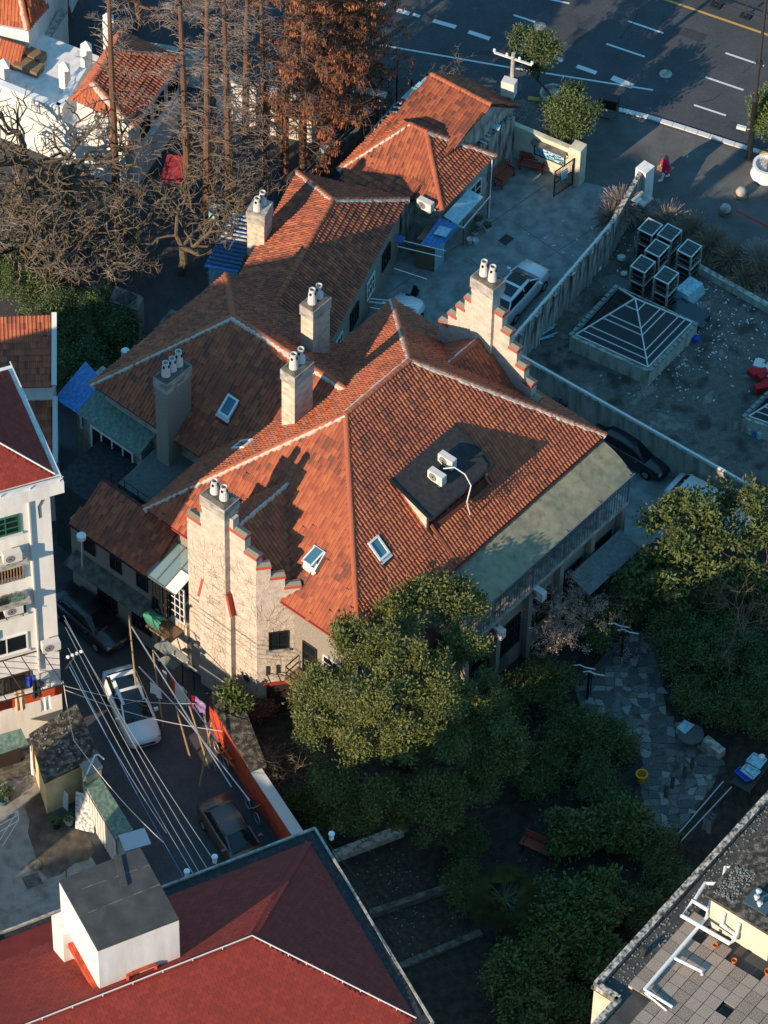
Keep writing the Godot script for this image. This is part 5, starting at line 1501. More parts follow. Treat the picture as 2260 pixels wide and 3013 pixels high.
		single(g[0], g[1], g[2], s, g[3], at.call(g[4], g[5] - g[8], g[6]))
	# two unseen blocks added left of view, placed and sized to shade the alley
	for d in [[0.2, 3.0, 12.4], [5.0, 9.4, 11.0]]:
		var sa := deg_to_rad(48.0)
		var sx := Vector3(cos(sa), 0, -sin(sa)); var px := Vector3(sin(sa), 0, cos(sa))
		var an := thing("unseen_shade_block", "unseen white block with flat felt roof, added to shade the alley", "building", px * d[0] - sx * 40.0, 0.0, "unseen blocks added to shade the alley")
		s = mesh_tool(); prism(s, [px * d[0] - sx * 40.0, px * d[1] - sx * 40.0, px * d[1] - sx * 46.0, px * d[0] - sx * 46.0], 0.0, d[2]); part("wall", s, M.white_wall, an)
		s = mesh_tool(); prism(s, [px * (d[0] - 0.1) - sx * 39.9, px * (d[1] + 0.1) - sx * 39.9, px * (d[1] + 0.1) - sx * 46.1, px * (d[0] - 0.1) - sx * 46.1], d[2], d[2] + 0.15); part("roof", s, M.felt_grey, an)
	# little tiled house glimpsed behind the block
	var bh := thing("rear_tiled_house", "brown tiled house with white window band behind the white flats", "house", Vector3(-18.22, 0, -2.73))
	var k0 := Vector3(-16.59, 7.6, -1.06); var k1 := Vector3(-20.74, 7.6, -0.73); var k2 := Vector3(-20.87, 9.6, -3.81); var k3 := Vector3(-16.71, 9.6, -4.11)
	s = mesh_tool(); slab(s, [k1, k0, k3, k2], 0.14); var kr := part("roof", s, M.roof_deck, bh)
	acc = new_acc(); lay(acc, [k1, k0, k3, k2]); 
	var m0 := Vector3(-16.49, 4.6, 1.43); var m1 := Vector3(-20.7, 4.6, 1.75); var m2 := Vector3(-20.84, 6.3, -1.17); var m3 := Vector3(-16.62, 6.3, -1.47)
	slab_part("lower_roof", [m1, m0, m3, m2], 0.14, M.roof_deck, bh)
	lay(acc, [m1, m0, m3, m2]); finish_tiles(acc, kr)
	s = mesh_tool(); prism(s, [k0 * Vector3(1, 0, 1) + Vector3(0, 0, -0.35), k1 * Vector3(1, 0, 1) + Vector3(0, 0, -0.35), k2 * Vector3(1, 0, 1), k3 * Vector3(1, 0, 1)], 0.0, 7.5); part("wall", s, M.white_wall, bh)
	s = mesh_tool(); prism(s, [m0 * Vector3(1, 0, 1) + Vector3(0, 0, -0.3), m1 * Vector3(1, 0, 1) + Vector3(0, 0, -0.3), m1 * Vector3(1, 0, 1) + Vector3(0, 0, -3), m0 * Vector3(1, 0, 1) + Vector3(0, 0, -3)], 0.0, 4.5); part("wall", s, M.white_wall, bh)
	s = mesh_tool(); bar(s, k3 + Vector3(0.12, 0.12, 0), k0 + Vector3(0.12, 0.12, 0), 0.25, 0.3); bar(s, m3 + Vector3(0.12, 0.12, 0), m0 + Vector3(0.12, 0.12, 0), 0.25, 0.3); part("verge", s, M.off_white, bh)
	for i in 2: window(bh, k0 + Vector3(-1.9 - i * 1.5, -1.2, -0.33), Vector3.RIGHT, Vector3(0, 0, 1), 1.3, 0.85, 3, 1, M.white, M.glass_dark)
	# ================= bottom block: red roof and white stair head
	var bd := Vector3(cos(deg_to_rad(27.5)), 0, -sin(deg_to_rad(27.5)))
	var bn := Vector3(bd.z, 0, -bd.x); if bn.z < 0: bn = -bn          # towards the camera
	var g0 := Vector3(-2.67, 15.5, 31.81); var tr := Vector3(-4.8, 18, 39.46)
	g0 = Vector3(g0.x, 0, g0.z)
	var wd := 11.4
	var len := 46.0
	var bb := thing("red_roof_block", "apartment block with broad dark red shingle roof and white stair head", "building", g0 - bd * 12 + bn * 5, deg_to_rad(27.5))
	s = mesh_tool(); var q0 := g0 - bd * 0.5 + bn * 0.5; prism(s, [q0, q0 - bd * len, q0 - bd * len + bn * (wd - 1), q0 + bn * (wd - 1)], 0.0, 15.2); part("wall", s, M.white_wall, bb)
	var y := U * 15.5
	# dark gutter edge with a notch
	var edge := [g0, g0 - bd * 7.3, g0 - bd * 7.3 + bn * 0.62, g0 - bd * len + bn * 0.62, g0 - bd * len + bn * wd, g0 + bn * wd]
	s = mesh_tool(); prism(s, edge, 15.1, 15.48); var eg := part("gutter", s, M.felt_black, bb)
	var ext := [g0 - bd * 7.3, g0 - bd * 7.3 - bn * 1.3, g0 - bd * len - bn * 1.3, g0 - bd * len]
	s = mesh_tool(); prism(s, ext, 14.5, 14.72); part("gutter", s, M.felt_black, bb)
	s = mesh_tool(); slab(s, [g0 - bd * len - bn * 0.9 + U * 14.85, g0 - bd * 7.7 - bn * 0.9 + U * 14.85, g0 - bd * 7.7 + bn * 0.66 + U * 15.56, g0 - bd * len + bn * 0.66 + U * 15.56], 0.1); part("lower_roof", s, M.red_shingle, bb)
	for i in 3:
		s = mesh_tool(); bar(s, ext[i] + U * 14.78, ext[i + 1] + U * 14.78, 0.1, 0.12); part("gutter_lip", s, M.cement, eg)
	for i in [0, 3, 4, 5]:
		s = mesh_tool(); bar(s, edge[i] + U * 15.53, edge[(i + 1) % edge.size()] + U * 15.53, 0.1, 0.12); part("gutter_lip", s, M.cement, eg)
	var ea := g0 + y - bd * 0.55 + bn * 0.55; var eb := g0 - bd * len + y + bn * 0.55; var ec := g0 + bn * (wd - 0.5) + y - bd * 0.55; var ed := g0 + bn * (wd - 0.5) - bd * len + y
	var ra := g0 + bn * wd * 0.5 - bd * (wd * 0.5) + U * 18.0; var rb := g0 + bn * wd * 0.5 - bd * len + U * 18.0
	s = mesh_tool(); fan(s, [eb, ea, ra, rb]); fan(s, [ea, ec, ra]); fan(s, [ec, ed, rb, ra])
	var br := part("roof", s, M.red_shingle, bb)
	acc = new_acc()
	lay(acc, [ec, ed.lerp(ec, 0.55), rb.lerp(ra, 0.55), ra], true); lay(acc, [ea, ec, ra], true); lay(acc, [eb.lerp(ea, 0.55), ea, ra, rb.lerp(ra, 0.55)], true)
	finish_tiles(acc, br, true)
	s = mesh_tool(); tube(s, [ra + U * 0.18, rb + U * 0.18], 0.035, 0.035, 5); tube(s, [ra + U * 0.18, ec + U * 0.16], 0.035, 0.035, 5); part("lightning_strip", s, M.off_white, br)
	s = mesh_tool(); bar(s, ra + U * 0.02, ea + U * 0.03, 0.3, 0.05); part("hip_strip", s, M.shingle_2, br)
	for i in 22:
		s = mesh_tool(); var p := ra.lerp(rb, i * 0.034); bar(s, p, p + U * 0.18, 0.04, 0.04); part("strip_post", s, M.off_white, br)
	for i in 9:
		s = mesh_tool(); var p := ra.lerp(ec, i * 0.11); bar(s, p, p + U * 0.18, 0.04, 0.04); part("strip_post", s, M.off_white, br)
	# cross wing on the left
	var x0 := g0 - bd * 22.0 + bn * wd * 0.5 + U * 18.1
	s = mesh_tool(); fan(s, [x0, x0 - bn * 8.0 - bd * 0.0, x0 - bn * 8.0 + bd * 4.5 - U * 2.5, x0 + bd * 0.5]); fan(s, [x0, x0 - bn * 8.0, x0 - bn * 8.0 - bd * 4.5 - U * 2.5, x0 - bd * 0.5]); part("wing_roof", s, M.red_shingle, bb)
	# white stair head
	var w0 := Vector3(-11.34, 20.4, 42.09); var w1 := Vector3(-8.08, 20.4, 40.41); var w2 := Vector3(-9.88, 20.4, 36.78); var w3 := Vector3(-13.16, 20.4, 38.6)
	var pl := [w0 * Vector3(1, 0, 1), w1 * Vector3(1, 0, 1), w2 * Vector3(1, 0, 1), w3 * Vector3(1, 0, 1)]
	s = mesh_tool(); prism(s, pl, 14.6, 20.34); var sh := part("stair_head", s, M.white_wall, bb)
	s = mesh_tool(); slab(s, [w0 + U * 0.1, w1 + U * 0.1, w2 + U * 0.1, w3 + U * 0.1], 0.1); part("felt_roof", s, M.felt_grey, sh)
	s = mesh_tool(); bar(s, w3.lerp(w2, 0.72) + U * 0.16, w0.lerp(w1, 0.62).lerp(w3.lerp(w2, 0.62), 0.62) + U * 0.16, 0.3, 0.1); part("felt_ridge", s, M.felt_grey, sh)
	s = mesh_tool(); bar(s, w3.lerp(w0, 0.52) + U * 0.105, w2.lerp(w1, 0.52) + U * 0.105, 0.06, 0.012); bar(s, w3.lerp(w0, 0.2) + U * 0.105, w2.lerp(w1, 0.25) + U * 0.105, 0.05, 0.012); part("felt_seam", s, M.cement_dark, sh)
	s = mesh_tool()
	var base := U * 17.5
	for e in [[0, 1], [3, 0]]: bar(s, pl[e[0]] + base + (pl[e[0]] - pl[2]).normalized() * 0.1, pl[e[1]] + base + (pl[e[1]] - pl[2]).normalized() * 0.1 if e[1] != 0 else pl[e[1]] + base + (pl[0] - pl[2]).normalized() * 0.1, 0.28, 0.3)
	part("flashing", s, M.orange_wall, sh)
	s = mesh_tool(); prism(s, [pl[3] * 1.0, pl[3] + (pl[3] - pl[2]).normalized() * 0.45, pl[3] + (pl[3] - pl[2]).normalized() * 0.45 + (pl[0] - pl[3]) * 0.3, pl[3] + (pl[0] - pl[3]) * 0.3], 14.6, 18.3); part("side_block", s, M.white_wall, sh)
	s = mesh_tool(); var lo: Vector3 = pl[0].lerp(pl[1], 0.33) + U * 17.75 + (pl[0] - pl[3]).normalized() * 0.14; var hi2: Vector3 = pl[0].lerp(pl[1], 0.68) + U * 17.75 + (pl[0] - pl[3]).normalized() * 0.14
	bar(s, lo + U * 0.4, hi2 + U * 0.4, 0.1, 0.1); bar(s, lo, lo + U * 0.4, 0.12, 0.12); bar(s, hi2, hi2 + U * 0.4, 0.12, 0.12); part("hatch_frame", s, M.orange_wall, sh)
	s = mesh_tool(); tube(s, [Vector3(-13.17, 17, 35.82), Vector3(-13.09, 19, 36.37)], 0.03, 0.03, 5); part("antenna", s, M.black_metal, bb)
	for d in [Vector3(-6.94, 15.5, 33.73), Vector3(-8.1, 15.5, 34.54), Vector3(-1.93, 15.5, 32.34)]:
		s = mesh_tool(); lathe(s, d, [Vector2(0.1, 0), Vector2(0.1, 0.3), Vector2(0.14, 0.32), Vector2(0.14, 0.4), Vector2(0, 0.45)], 10); part("vent_pipe", s, M.white, bb)
	terrace_block()

func slab_part(called: String, p: Array, th: float, m: Material, parent: Node3D) -> void:
	var s := mesh_tool(); slab(s, p, th); part(called, s, m, parent)

# hanging cloth: gently folded double sheet
func cloth_strip(s: SurfaceTool, top: Vector3, x: Vector3, out: Vector3, w: float, h: float) -> void:
	var nx := 6; var ny := 5
	var g := []
	for j in ny + 1:
		var row := []
		for i in nx + 1:
			var t := float(i) / nx - 0.5
			var v := float(j) / ny
			row.append(top + x * t * w * (1.0 - 0.12 * v * sin(v * 4.0)) - Vector3.UP * h * v + out * (0.05 * sin(i * 1.9 + top.x * 7.0) * (0.3 + v)))
		g.append(row)
	for j in ny:
		for i in nx:
			quad(s, g[j][i], g[j][i + 1], g[j + 1][i + 1], g[j + 1][i])
			quad(s, g[j][i] - out * 0.02, g[j][i + 1] - out * 0.02, g[j + 1][i + 1] - out * 0.02, g[j + 1][i] - out * 0.02)

# ================= block at the lower right with the paved roof terrace
func terrace_block() -> void:
	var U := Vector3.UP
	var k0 := Vector3(9.54, 13, 37.91); var k1 := Vector3(17.4, 13, 27.35)
	var a := (k1 - k0).normalized(); var b := Vector3(-a.z, 0, a.x); if b.x < 0: b = -b
	var tb := thing("roof_terrace_block", "block with square paving slabs, white pipes and cream stair head on its roof", "building", k0 * Vector3(1, 0, 1) + a * 8 + b * 8)
	var at := func(u: float, v: float, y: float) -> Vector3: return k0 * Vector3(1, 0, 1) + a * u + b * v + U * y
	var s := mesh_tool()
	prism(s, [at.call(0, 0, 0), at.call(26, 0, 0), at.call(26, 22, 0), at.call(-9, 22, 0), at.call(-9, 1.4, 0), at.call(0, 1.4, 0)], 0.0, 12.7)
	part("wall", s, M.cream_wall, tb)
	s = mesh_tool()
	prism(s, [at.call(-0.1, -0.1, 0), at.call(26, -0.1, 0), at.call(26, 22, 0), at.call(-9, 22, 0), at.call(-9, 1.3, 0), at.call(-0.1, 1.3, 0)], 12.7, 12.86); part("roof_deck", s, M.felt_grey, tb)
	s = mesh_tool(); bar(s, at.call(0, 0.1, 13.0), at.call(26, 0.1, 13.0), 0.3, 0.3); bar(s, at.call(0, 0.1, 13.0), at.call(0, 1.3, 13.0), 0.3, 0.3); bar(s, at.call(0, 1.3, 13.0), at.call(-9, 1.3, 13.0), 0.3, 0.3); part("parapet", s, M.stained_wall, tb)
	# raised paving slabs, one by one
	var ps := 0.62
	var bx := mesh_tool()
	extrude(bx, Vector3(-0.295, 0, -0.295), Vector3.RIGHT, Vector3(0, 0, 1), U * 0.06, [Vector2(0.01, 0), Vector2(0.58, 0), Vector2(0.59, 0.01), Vector2(0.59, 0.58), Vector2(0.58, 0.59), Vector2(0.01, 0.59), Vector2(0, 0.58), Vector2(0, 0.01)])
	bx.generate_normals(); var pm := bx.commit()
	var inv := parent_world(tb).affine_inverse()
	var miss := [Vector2i(6, 1), Vector2i(2, 6), Vector2i(0, 9), Vector2i(1, 9), Vector2i(6, 4), Vector2i(6, 5), Vector2i(6, 6), Vector2i(-2, 12), Vector2i(-3, 12)]
	for i in range(-14, 8):
		for j in range(0, 20):
			if i < 0 and j < 2: continue
			if miss.has(Vector2i(i, j)): continue
			var u := 1.1 + i * ps; var v := 1.5 + j * ps
			if u > 5.2 and v > 1.8: continue
			var bs := Basis(a, U, a.cross(U)) * Basis(U, rng.randf_range(-0.02, 0.02))
			piece("paving_slab", pm, M.paver if rng.randf() < 0.65 else M.paver_worn, tb, inv * Transform3D(bs, at.call(u, v, 13.06 + rng.randf() * 0.012)))
	# low brick supports along the edge
	for i in 5:
		s = mesh_tool(); box(s, at.call(0.95 + i * 0.9, 1.3, 12.86), a, Vector3(0.2, 0.2, 0.2)); part("support_brick", s, M.pale_brick, tb)
	# stair head
	var h0 := Vector3(14.54, 13, 34.59) * Vector3(1, 0, 1)
	var hy := 15.0
	h0 = at.call(5.7, 2.0, 0)
	s = mesh_tool(); prism(s, [h0, h0 + b * 3.1, h0 + b * 3.1 + a * 5.0, h0 + a * 5.0], 12.8, hy); var sh := part("stair_head", s, M.cream_wall, tb)
	s = mesh_tool(); var ovh := 0.22; prism(s, [h0 - a * ovh - b * ovh, h0 + b * 3.3 - a * ovh, h0 + b * 3.3 + a * 5.2, h0 + a * 5.2 - b * ovh], hy, hy + 0.16); part("roof_slab", s, M.mossy_slab, sh)
	s = mesh_tool(); box(s, h0 + a * 0.95 + b * 1.9 + U * (hy + 0.17), a, Vector3(1.0, 0.07, 1.2)); part("hatch", s, M.slate_blue, sh)
	for d in [[1.2, 1.6], [0.9, 1.7], [0.7, 2.0]]:
		s = mesh_tool(); lathe(s, h0 + a * d[0] + b * d[1] + U * (hy + 0.24), [Vector2(0.08, 0), Vector2(0.08, 0.16), Vector2(0.14, 0.2), Vector2(0, 0.26)], 10); part("vent_cap", s, M.off_white, sh)
	s = mesh_tool()
	for i in 260:
		var p := h0 + a * (rng.randf() * 1.9 + 0.1) + b * (rng.randf() * 1.0) + U * (hy + 0.17)
		var r := rng.randf_range(0.02, 0.06)
		box(s, p, Vector3(rng.randf_range(-1, 1), 0, rng.randf_range(-1, 1)), Vector3(r, r * 0.8, r * 1.2))
	part("rubble", s, M.stone_pale, sh).set_meta("kind", "stuff")
	# white pipes
	var pipe := func(pts: Array, r: float, lab: String) -> void:
		var ss := mesh_tool(); tube(ss, pts, r, r, 9); single("roof_pipe", lab, "pipe", ss, M.white, pts[0], "white pipes on the roof terrace")
	var z := 13.45
	pipe.call([at.call(0.85, 2.02, z), at.call(3.05, 1.98, z), at.call(5.6, 1.94, z + 0.04), at.call(6.6, 1.5, z + 0.1)], 0.085, "long straight white pipe crossing the paved roof terrace")
	pipe.call([at.call(3.02, 2.06, z - 0.05), at.call(3.2, 3.38, z - 0.1), at.call(3.2, 3.4, 13.15)], 0.075, "short white branch pipe with down-turned end on the slabs")
	pipe.call([at.call(0.9, 2.08, z - 0.1), at.call(1.0, 3.4, 13.2)], 0.07, "white pipe ending on the slabs near the corner, thicker of two")
	pipe.call([at.call(0.85, 2.05, z - 0.22), at.call(0.72, 3.3, 13.16)], 0.045, "thin white pipe beside the terrace corner")
	pipe.call([at.call(5.75, 1.9, 13.8), at.call(5.73, 1.06, 13.8), at.call(4.83, 1.12, 13.75), at.call(5.1, 3.5, 13.45), at.call(5.4, 3.55, 13.45), at.call(5.4, 3.55, 13.8)], 0.1, "white pipe looping out round the stair head corner")
	pipe.call([h0 - a * 0.13 + b * 0.75 + U * 14.5, h0 - a * 0.15 + b * 0.75 + U * 13.7, h0 - a * 0.15 + b * 1.55 + U * 13.55, h0 - a * 0.15 + b * 1.55 + U * 14.4], 0.11, "U-shaped white pipe on the cream stair head wall")
	pipe.call([at.call(5.85, 1.1, 13.8), at.call(6.85, 0.95, 13.8), at.call(7.3, 1.55, 13.8), at.call(8.1, 1.15, 13.8), at.call(8.4, 1.5, 13.8), at.call(8.5, 1.55, 14.2)], 0.09, "white zigzag pipe beyond the stair head")
	# pots and debris
	for d in [[4.75, 3.0, 0.12], [4.6, 4.1, 0.13], [5.0, 5.6, 0.17], [5.2, 2.6, 0.1]]:
		s = mesh_tool(); lathe(s, at.call(d[0], d[1], 13.12), [Vector2(d[2] * 0.7, 0), Vector2(d[2], d[2] * 1.4), Vector2(d[2] * 0.85, d[2] * 1.4), Vector2(d[2] * 0.6, d[2] * 0.5), Vector2(0, d[2] * 0.5)], 10)
		single("orange_pot", "small orange clay pot or shard on the roof terrace", "pot", s, M.amber, at.call(d[0], d[1], 13.1), "orange pots on the terrace")
	s = mesh_tool()
	for i in 300:
		var p: Vector3 = at.call(rng.randf_range(0.5, 14), rng.randf_range(0.3, 1.1), 12.865)
		var r := rng.randf_range(0.02, 0.07)
		box(s, p, Vector3(rng.randf_range(-1, 1), 0, rng.randf_range(-1, 1)), Vector3(r, r * 0.6, r * 1.3))
	var db := part("gutter_debris", s, M.stone_pale, tb); db.set_meta("kind", "stuff")
	s = mesh_tool(); tube(s, [at.call(2.6, 0.7, 12.9), at.call(2.7, 0.72, 13.4)], 0.13, 0.13, 8); part("vent_stub", s, M.iron, tb)

func build_alley() -> void:
	var U := Vector3.UP
	var bd := Vector3(cos(deg_to_rad(22.0)), 0, -sin(deg_to_rad(22.0)))
	# ---- cream shed with mossy flat roof
	var r0 := Vector3(-16.69, 2.7, 16.94); var r1 := Vector3(-14.54, 2.7, 15.01); var r2 := Vector3(-13.22, 2.7, 18.12); var r3 := Vector3(-15.77, 2.7, 19.81)
	var sh := thing("cream_shed", "cream brick shed with mossy flat roof below the white flats", "shed", Vector3(-14.27, 0, 19.08), deg_to_rad(22.0))
	var s := mesh_tool(); slab(s, [r0, r1, r2, r3], 0.14); var rf := part("roof", s, M.mossy_slab, sh)
	var c := (r0 + r1 + r2 + r3) / 4.0
	s = mesh_tool(); prism(s, [in_plan(r0, c, 0.06), in_plan(r1, c, 0.06), in_plan(r2, c, 0.06), in_plan(r3, c, 0.06)], 0.0, 2.56); part("wall", s, M.cream_shed_wall, sh)
	s = mesh_tool()
	for i in 90:
		var p := r0.lerp(r1, rng.randf()).lerp(r3.lerp(r2, rng.randf()), rng.randf()) + U * 0.005
		var r := rng.randf_range(0.02, 0.09)
		box(s, p, Vector3(rng.randf_range(-1, 1), 0, rng.randf_range(-1, 1)), Vector3(r, 0.02 + r * 0.3, r * 1.5))
	part("roof_litter", s, M.stone_pale, rf).set_meta("kind", "stuff")
	var cp := [Vector3(-14.12, 3.05, 18.98), Vector3(-13.42, 3.05, 18.35), Vector3(-13.02, 3.05, 19.06), Vector3(-13.78, 3.05, 19.63)]
	var cc: Vector3 = (cp[0] + cp[1] + cp[2] + cp[3]) / 4.0
	s = mesh_tool(); prism(s, [in_plan(cp[0], cc, 0.15), in_plan(cp[1], cc, 0.15), in_plan(cp[2], cc, 0.15), in_plan(cp[3], cc, 0.15)], 0.0, 2.9); var pier := part("pier", s, M.cream_shed_wall, sh)
	var b0 := in_plan(cp[3], cc, 0.13); var b1 := in_plan(cp[2], cc, 0.13); var bx := (b1 - b0).normalized(); var bo := bx.cross(U).normalized(); if bo.z < 0: bo = -bo
	var bw := b0.distance_to(b1) / 5.0
	for row in 3:
		for k in 5:
			s = mesh_tool(); extrude(s, b0 * Vector3(1, 0, 1) + bx * (k * bw + 0.01) + U * (2.5 + row * 0.13), bx, U, bo * 0.02, [Vector2(0, 0), Vector2(bw - 0.02, 0), Vector2(bw - 0.02, 0.11), Vector2(0, 0.11)]); part("brick", s, M.pale_brick, pier)
	s = mesh_tool(); slab(s, cp, 0.14); part("cap_stone", s, M.stone_pale, pier)
	# bent white pipe over it
	s = mesh_tool(); tube(s, [Vector3(-13.89, 2.8, 19.77), Vector3(-13.39, 3.6, 18.83), Vector3(-13.23, 3.7, 18.85), Vector3(-12.95, 3.5, 18.96)], 0.045, 0.045, 6)
	single("bent_pipe", "bent white pipe rising over the cream shed roof", "pipe", s, M.white, Vector3(-13.89, 2.7, 19.7))
	# green sheet lean-to strip
	var gs := thing("green_lean_to", "narrow lean-to with weathered green sheet roof beside the alley", "shed", Vector3(-12.69, 0, 19.59))
	s = mesh_tool(); slab(s, [Vector3(-13.94, 2.3, 19.45), Vector3(-13.22, 2.4, 19.06), Vector3(-11.42, 2.3, 22.17), Vector3(-12.22, 2.2, 22.74)], 0.06); part("roof", s, M.green_sheet, gs)
	s = mesh_tool(); prism(s, [Vector3(-13.84, 0, 19.57), Vector3(-13.25, 0, 18.99), Vector3(-11.57, 0, 22.09), Vector3(-12.16, 0, 22.65)], 0.0, 2.1); part("wall", s, M.white_wall, gs)
	for i in 12:
		s = mesh_tool(); var p := Vector3(-13.85, 0, 19.6).lerp(Vector3(-12.18, 0, 22.7), (i + 0.08) / 12.0); var q := Vector3(-13.85, 0, 19.6).lerp(Vector3(-12.18, 0, 22.7), (i + 0.92) / 12.0); var o := Vector3(-0.05, 0, 0.03)
		quad(s, p + o, q + o, q + o + U * 2.08, p + o + U * 2.08); quad(s, p, q, q + U * 2.08, p + U * 2.08); part("plank", s, M.off_white, gs)
	s = mesh_tool(); box(s, Vector3(-11.32, 2.3, 22.82), bd, Vector3(1.3, 0.1, 1.0)); single("foil_bundle", "crumpled silver sheet bundle at the end of the green lean-to", "bundle", s, M.steel, Vector3(-11.32, 2.3, 22.82))
	# peeling white panel leaning by the shed
	s = mesh_tool(); slab(s, [Vector3(-14.33, 0.1, 20.54), Vector3(-13.43, 0.1, 20.79), Vector3(-13.43, 1.7, 19.85), Vector3(-14.33, 1.7, 19.55)], 0.06)
	single("peeling_door_panel", "peeling white door panel leaning against the cream shed", "panel", s, M.peeling, Vector3(-13.89, 0, 20.59))
	for d in [[Vector3(-15.24, 0.01, 20.4), 0.22, M.black_metal], [Vector3(-14.66, 0.01, 20.16), 0.24, M.off_white], [Vector3(-14.26, 0.01, 19.87), 0.2, M.pot_white]]:
		bucket("potted_plant", "potted green plant at the foot of the cream shed wall", "plant", d[0], d[1], 0.3, d[2], "potted plants by the shed", true)
	# green door canopy, door, steps
	var en := thing("flat_entrance", "flats' entrance with green canopy, dark door and concrete steps", "entrance", Vector3(-17.7, 0, 17.51), deg_to_rad(22.0))
	s = mesh_tool(); slab(s, [Vector3(-18.92, 2.7, 17.35), Vector3(-17.07, 2.9, 16.75), Vector3(-16.67, 2.5, 17.4), Vector3(-18.64, 2.4, 18.28)], 0.05); part("canopy", s, M.green_sheet, en)
	for i in 3:
		s = mesh_tool(); var o := Vector3(-17.1, 0, 17.27) + Vector3(0.12, 0, 0.34) * float(2 - i) - Vector3(0.24, 0, 0.68)
		box(s, o - bd * 0.6, bd, Vector3(3.0, 0.55 - (2 - i) * 0.17, 0.36)); part("step", s, M.cement_dark, en)
	s = mesh_tool(); box(s, Vector3(-17.7, 0, 17), bd, Vector3(1.1, 2.1, 0.1)); part("door", s, M.dark_frame, en)
	s = mesh_tool(); cloth_strip(s, Vector3(-16.56, 2.3, 17.47), Vector3(0.2, 0, 1).normalized(), Vector3(1, 0, 0), 0.5, 1.9); single("white_curtain", "ragged white curtain hanging at the flats' entrance", "curtain", s, M.cloth_white, Vector3(-16.66, 0.4, 17.22))
	# clutter
	s = mesh_tool(); lathe(s, Vector3(-15.52, 0.5, 18.89), [Vector2(0.0, -0.03), Vector2(0.3, 0.0), Vector2(0.36, 0.1), Vector2(0.3, 0.06), Vector2(0, 0.02)], 16); single("enamel_basin", "round basin leaning by the shed wall", "basin", s, M.steel, Vector3(-15.52, 0.4, 18.92))
	s = mesh_tool(); slab(s, [Vector3(-15.1, 0.05, 19.14), Vector3(-14.77, 0.05, 19.47), Vector3(-14.73, 1.2, 19.4), Vector3(-15.02, 1.2, 19.05)], 0.05); single("leaning_board", "white framed board leaning at the shed corner", "board", s, M.white, Vector3(-14.94, 0, 19.32))
	var hr := thing("folding_airer", "white folding clothes airer on the flats' concrete forecourt", "rack", Vector3(-17.59, 0, 20.57))
	for d in [[Vector3(-17.98, 0.9, 20.71), Vector3(-17.07, 0.9, 20.18)], [Vector3(-17.92, 0.9, 21.53), Vector3(-16.99, 0.9, 20.73)], [Vector3(-16.99, 0.9, 20.73), Vector3(-17.07, 0.9, 20.18)], [Vector3(-16.99, 0.9, 20.73), Vector3(-17.74, 0.02, 21.63)], [Vector3(-17.07, 0.9, 20.18), Vector3(-18.06, 0.02, 21.7)], [Vector3(-17.95, 0.9, 21.12), Vector3(-17.01, 0.9, 20.4)]]:
		s = mesh_tool(); tube(s, [d[0], d[1]], 0.02, 0.02, 5); part("airer_rod", s, M.white, hr)
	bucket("flower_pot", "cluttered plant pots stacked by the entrance steps", "pot", Vector3(-17.86, 0.01, 19.06), 0.24, 0.35, M.slate_blue, "pots by the entrance", true)
	bucket("flower_pot", "cluttered plant pots stacked by the entrance steps", "pot", Vector3(-17.66, 0.01, 18.69), 0.2, 0.4, M.terracotta_pot, "pots by the entrance", true)
	bucket("flower_pot", "cluttered plant pots stacked by the entrance steps", "pot", Vector3(-18.04, 0.01, 18.42), 0.22, 0.3, M.off_white, "pots by the entrance", true)
	# ---- cars in the alley
	car("parked_car", "white car with blue number plate parked in the dark alley", Vector3(-12.02, 0, 13.5), -69.0, M.car_white, 0.14, true)
	car("parked_car", "brown car nose-in beside the orange wall at the red roof's edge", Vector3(-6.76, 0, 21.12), -60.0, M.car_brown, 0.05)
	car("parked_car", "black car in deep shade below the tiled annex", Vector3(-14.39, 0, 7.93), -45.0, M.car_black, 0.05)
	# ---- orange wall
	var ow := thing("orange_wall", "orange-red alley wall with mossy top and white coping", "wall", Vector3(-5.65, 0, 18.26))
	var w0 := Vector3(-8.2, 2.2, 14.13) * Vector3(1, 0, 1); var w1 := Vector3(-6.01, 2.2, 18.51) * Vector3(1, 0, 1); var w2 := Vector3(-3.52, 2.2, 22.88) * Vector3(1, 0, 1)
	var nn := (w1 - w0).cross(U).normalized(); if nn.x < 0: nn = -nn
	s = mesh_tool(); prism(s, [w0, w1, w1 + nn * 0.75, w0 + nn * 0.75], 0.0, 2.2); part("wall_panel", s, M.orange_wall, ow)
	s = mesh_tool(); prism(s, [w0 - nn * 0.04, w1 - nn * 0.04, w1 + nn * 0.8, w0 + nn * 1.2 + Vector3(0, 0, -0.9)], 2.2, 2.3); part("mossy_top", s, M.mossy_slab, ow)
	s = mesh_tool(); prism(s, [w1, w2, w2 + nn * 0.4, w1 + nn * 0.4], 0.0, 2.1); part("wall_panel", s, M.orange_wall, ow)
	s = mesh_tool(); prism(s, [w1 - nn * 0.03, w2 - nn * 0.03, w2 + nn * 0.55, w1 + nn * 0.55], 2.1, 2.2); part("coping", s, M.off_white, ow)
	# ---- overhead wires on their bracket
	var wires := [[Vector3(-14.97, 8.5, 14.35), Vector3(-6.69, 12, 32.84)], [Vector3(-14.87, 8.3, 14.89), Vector3(-7.05, 12, 33.06)], [Vector3(-14.69, 8, 15.91), Vector3(-7.51, 12, 32.74)], [Vector3(-14.59, 7.8, 16.53), Vector3(-7.9, 12, 33.01)], [Vector3(-14.9, 8.6, 14.72), Vector3(-6.3, 12, 32.46)], [Vector3(-14.59, 7.6, 16.7), Vector3(-9.52, 8, 26.62)]]
	var k := 0
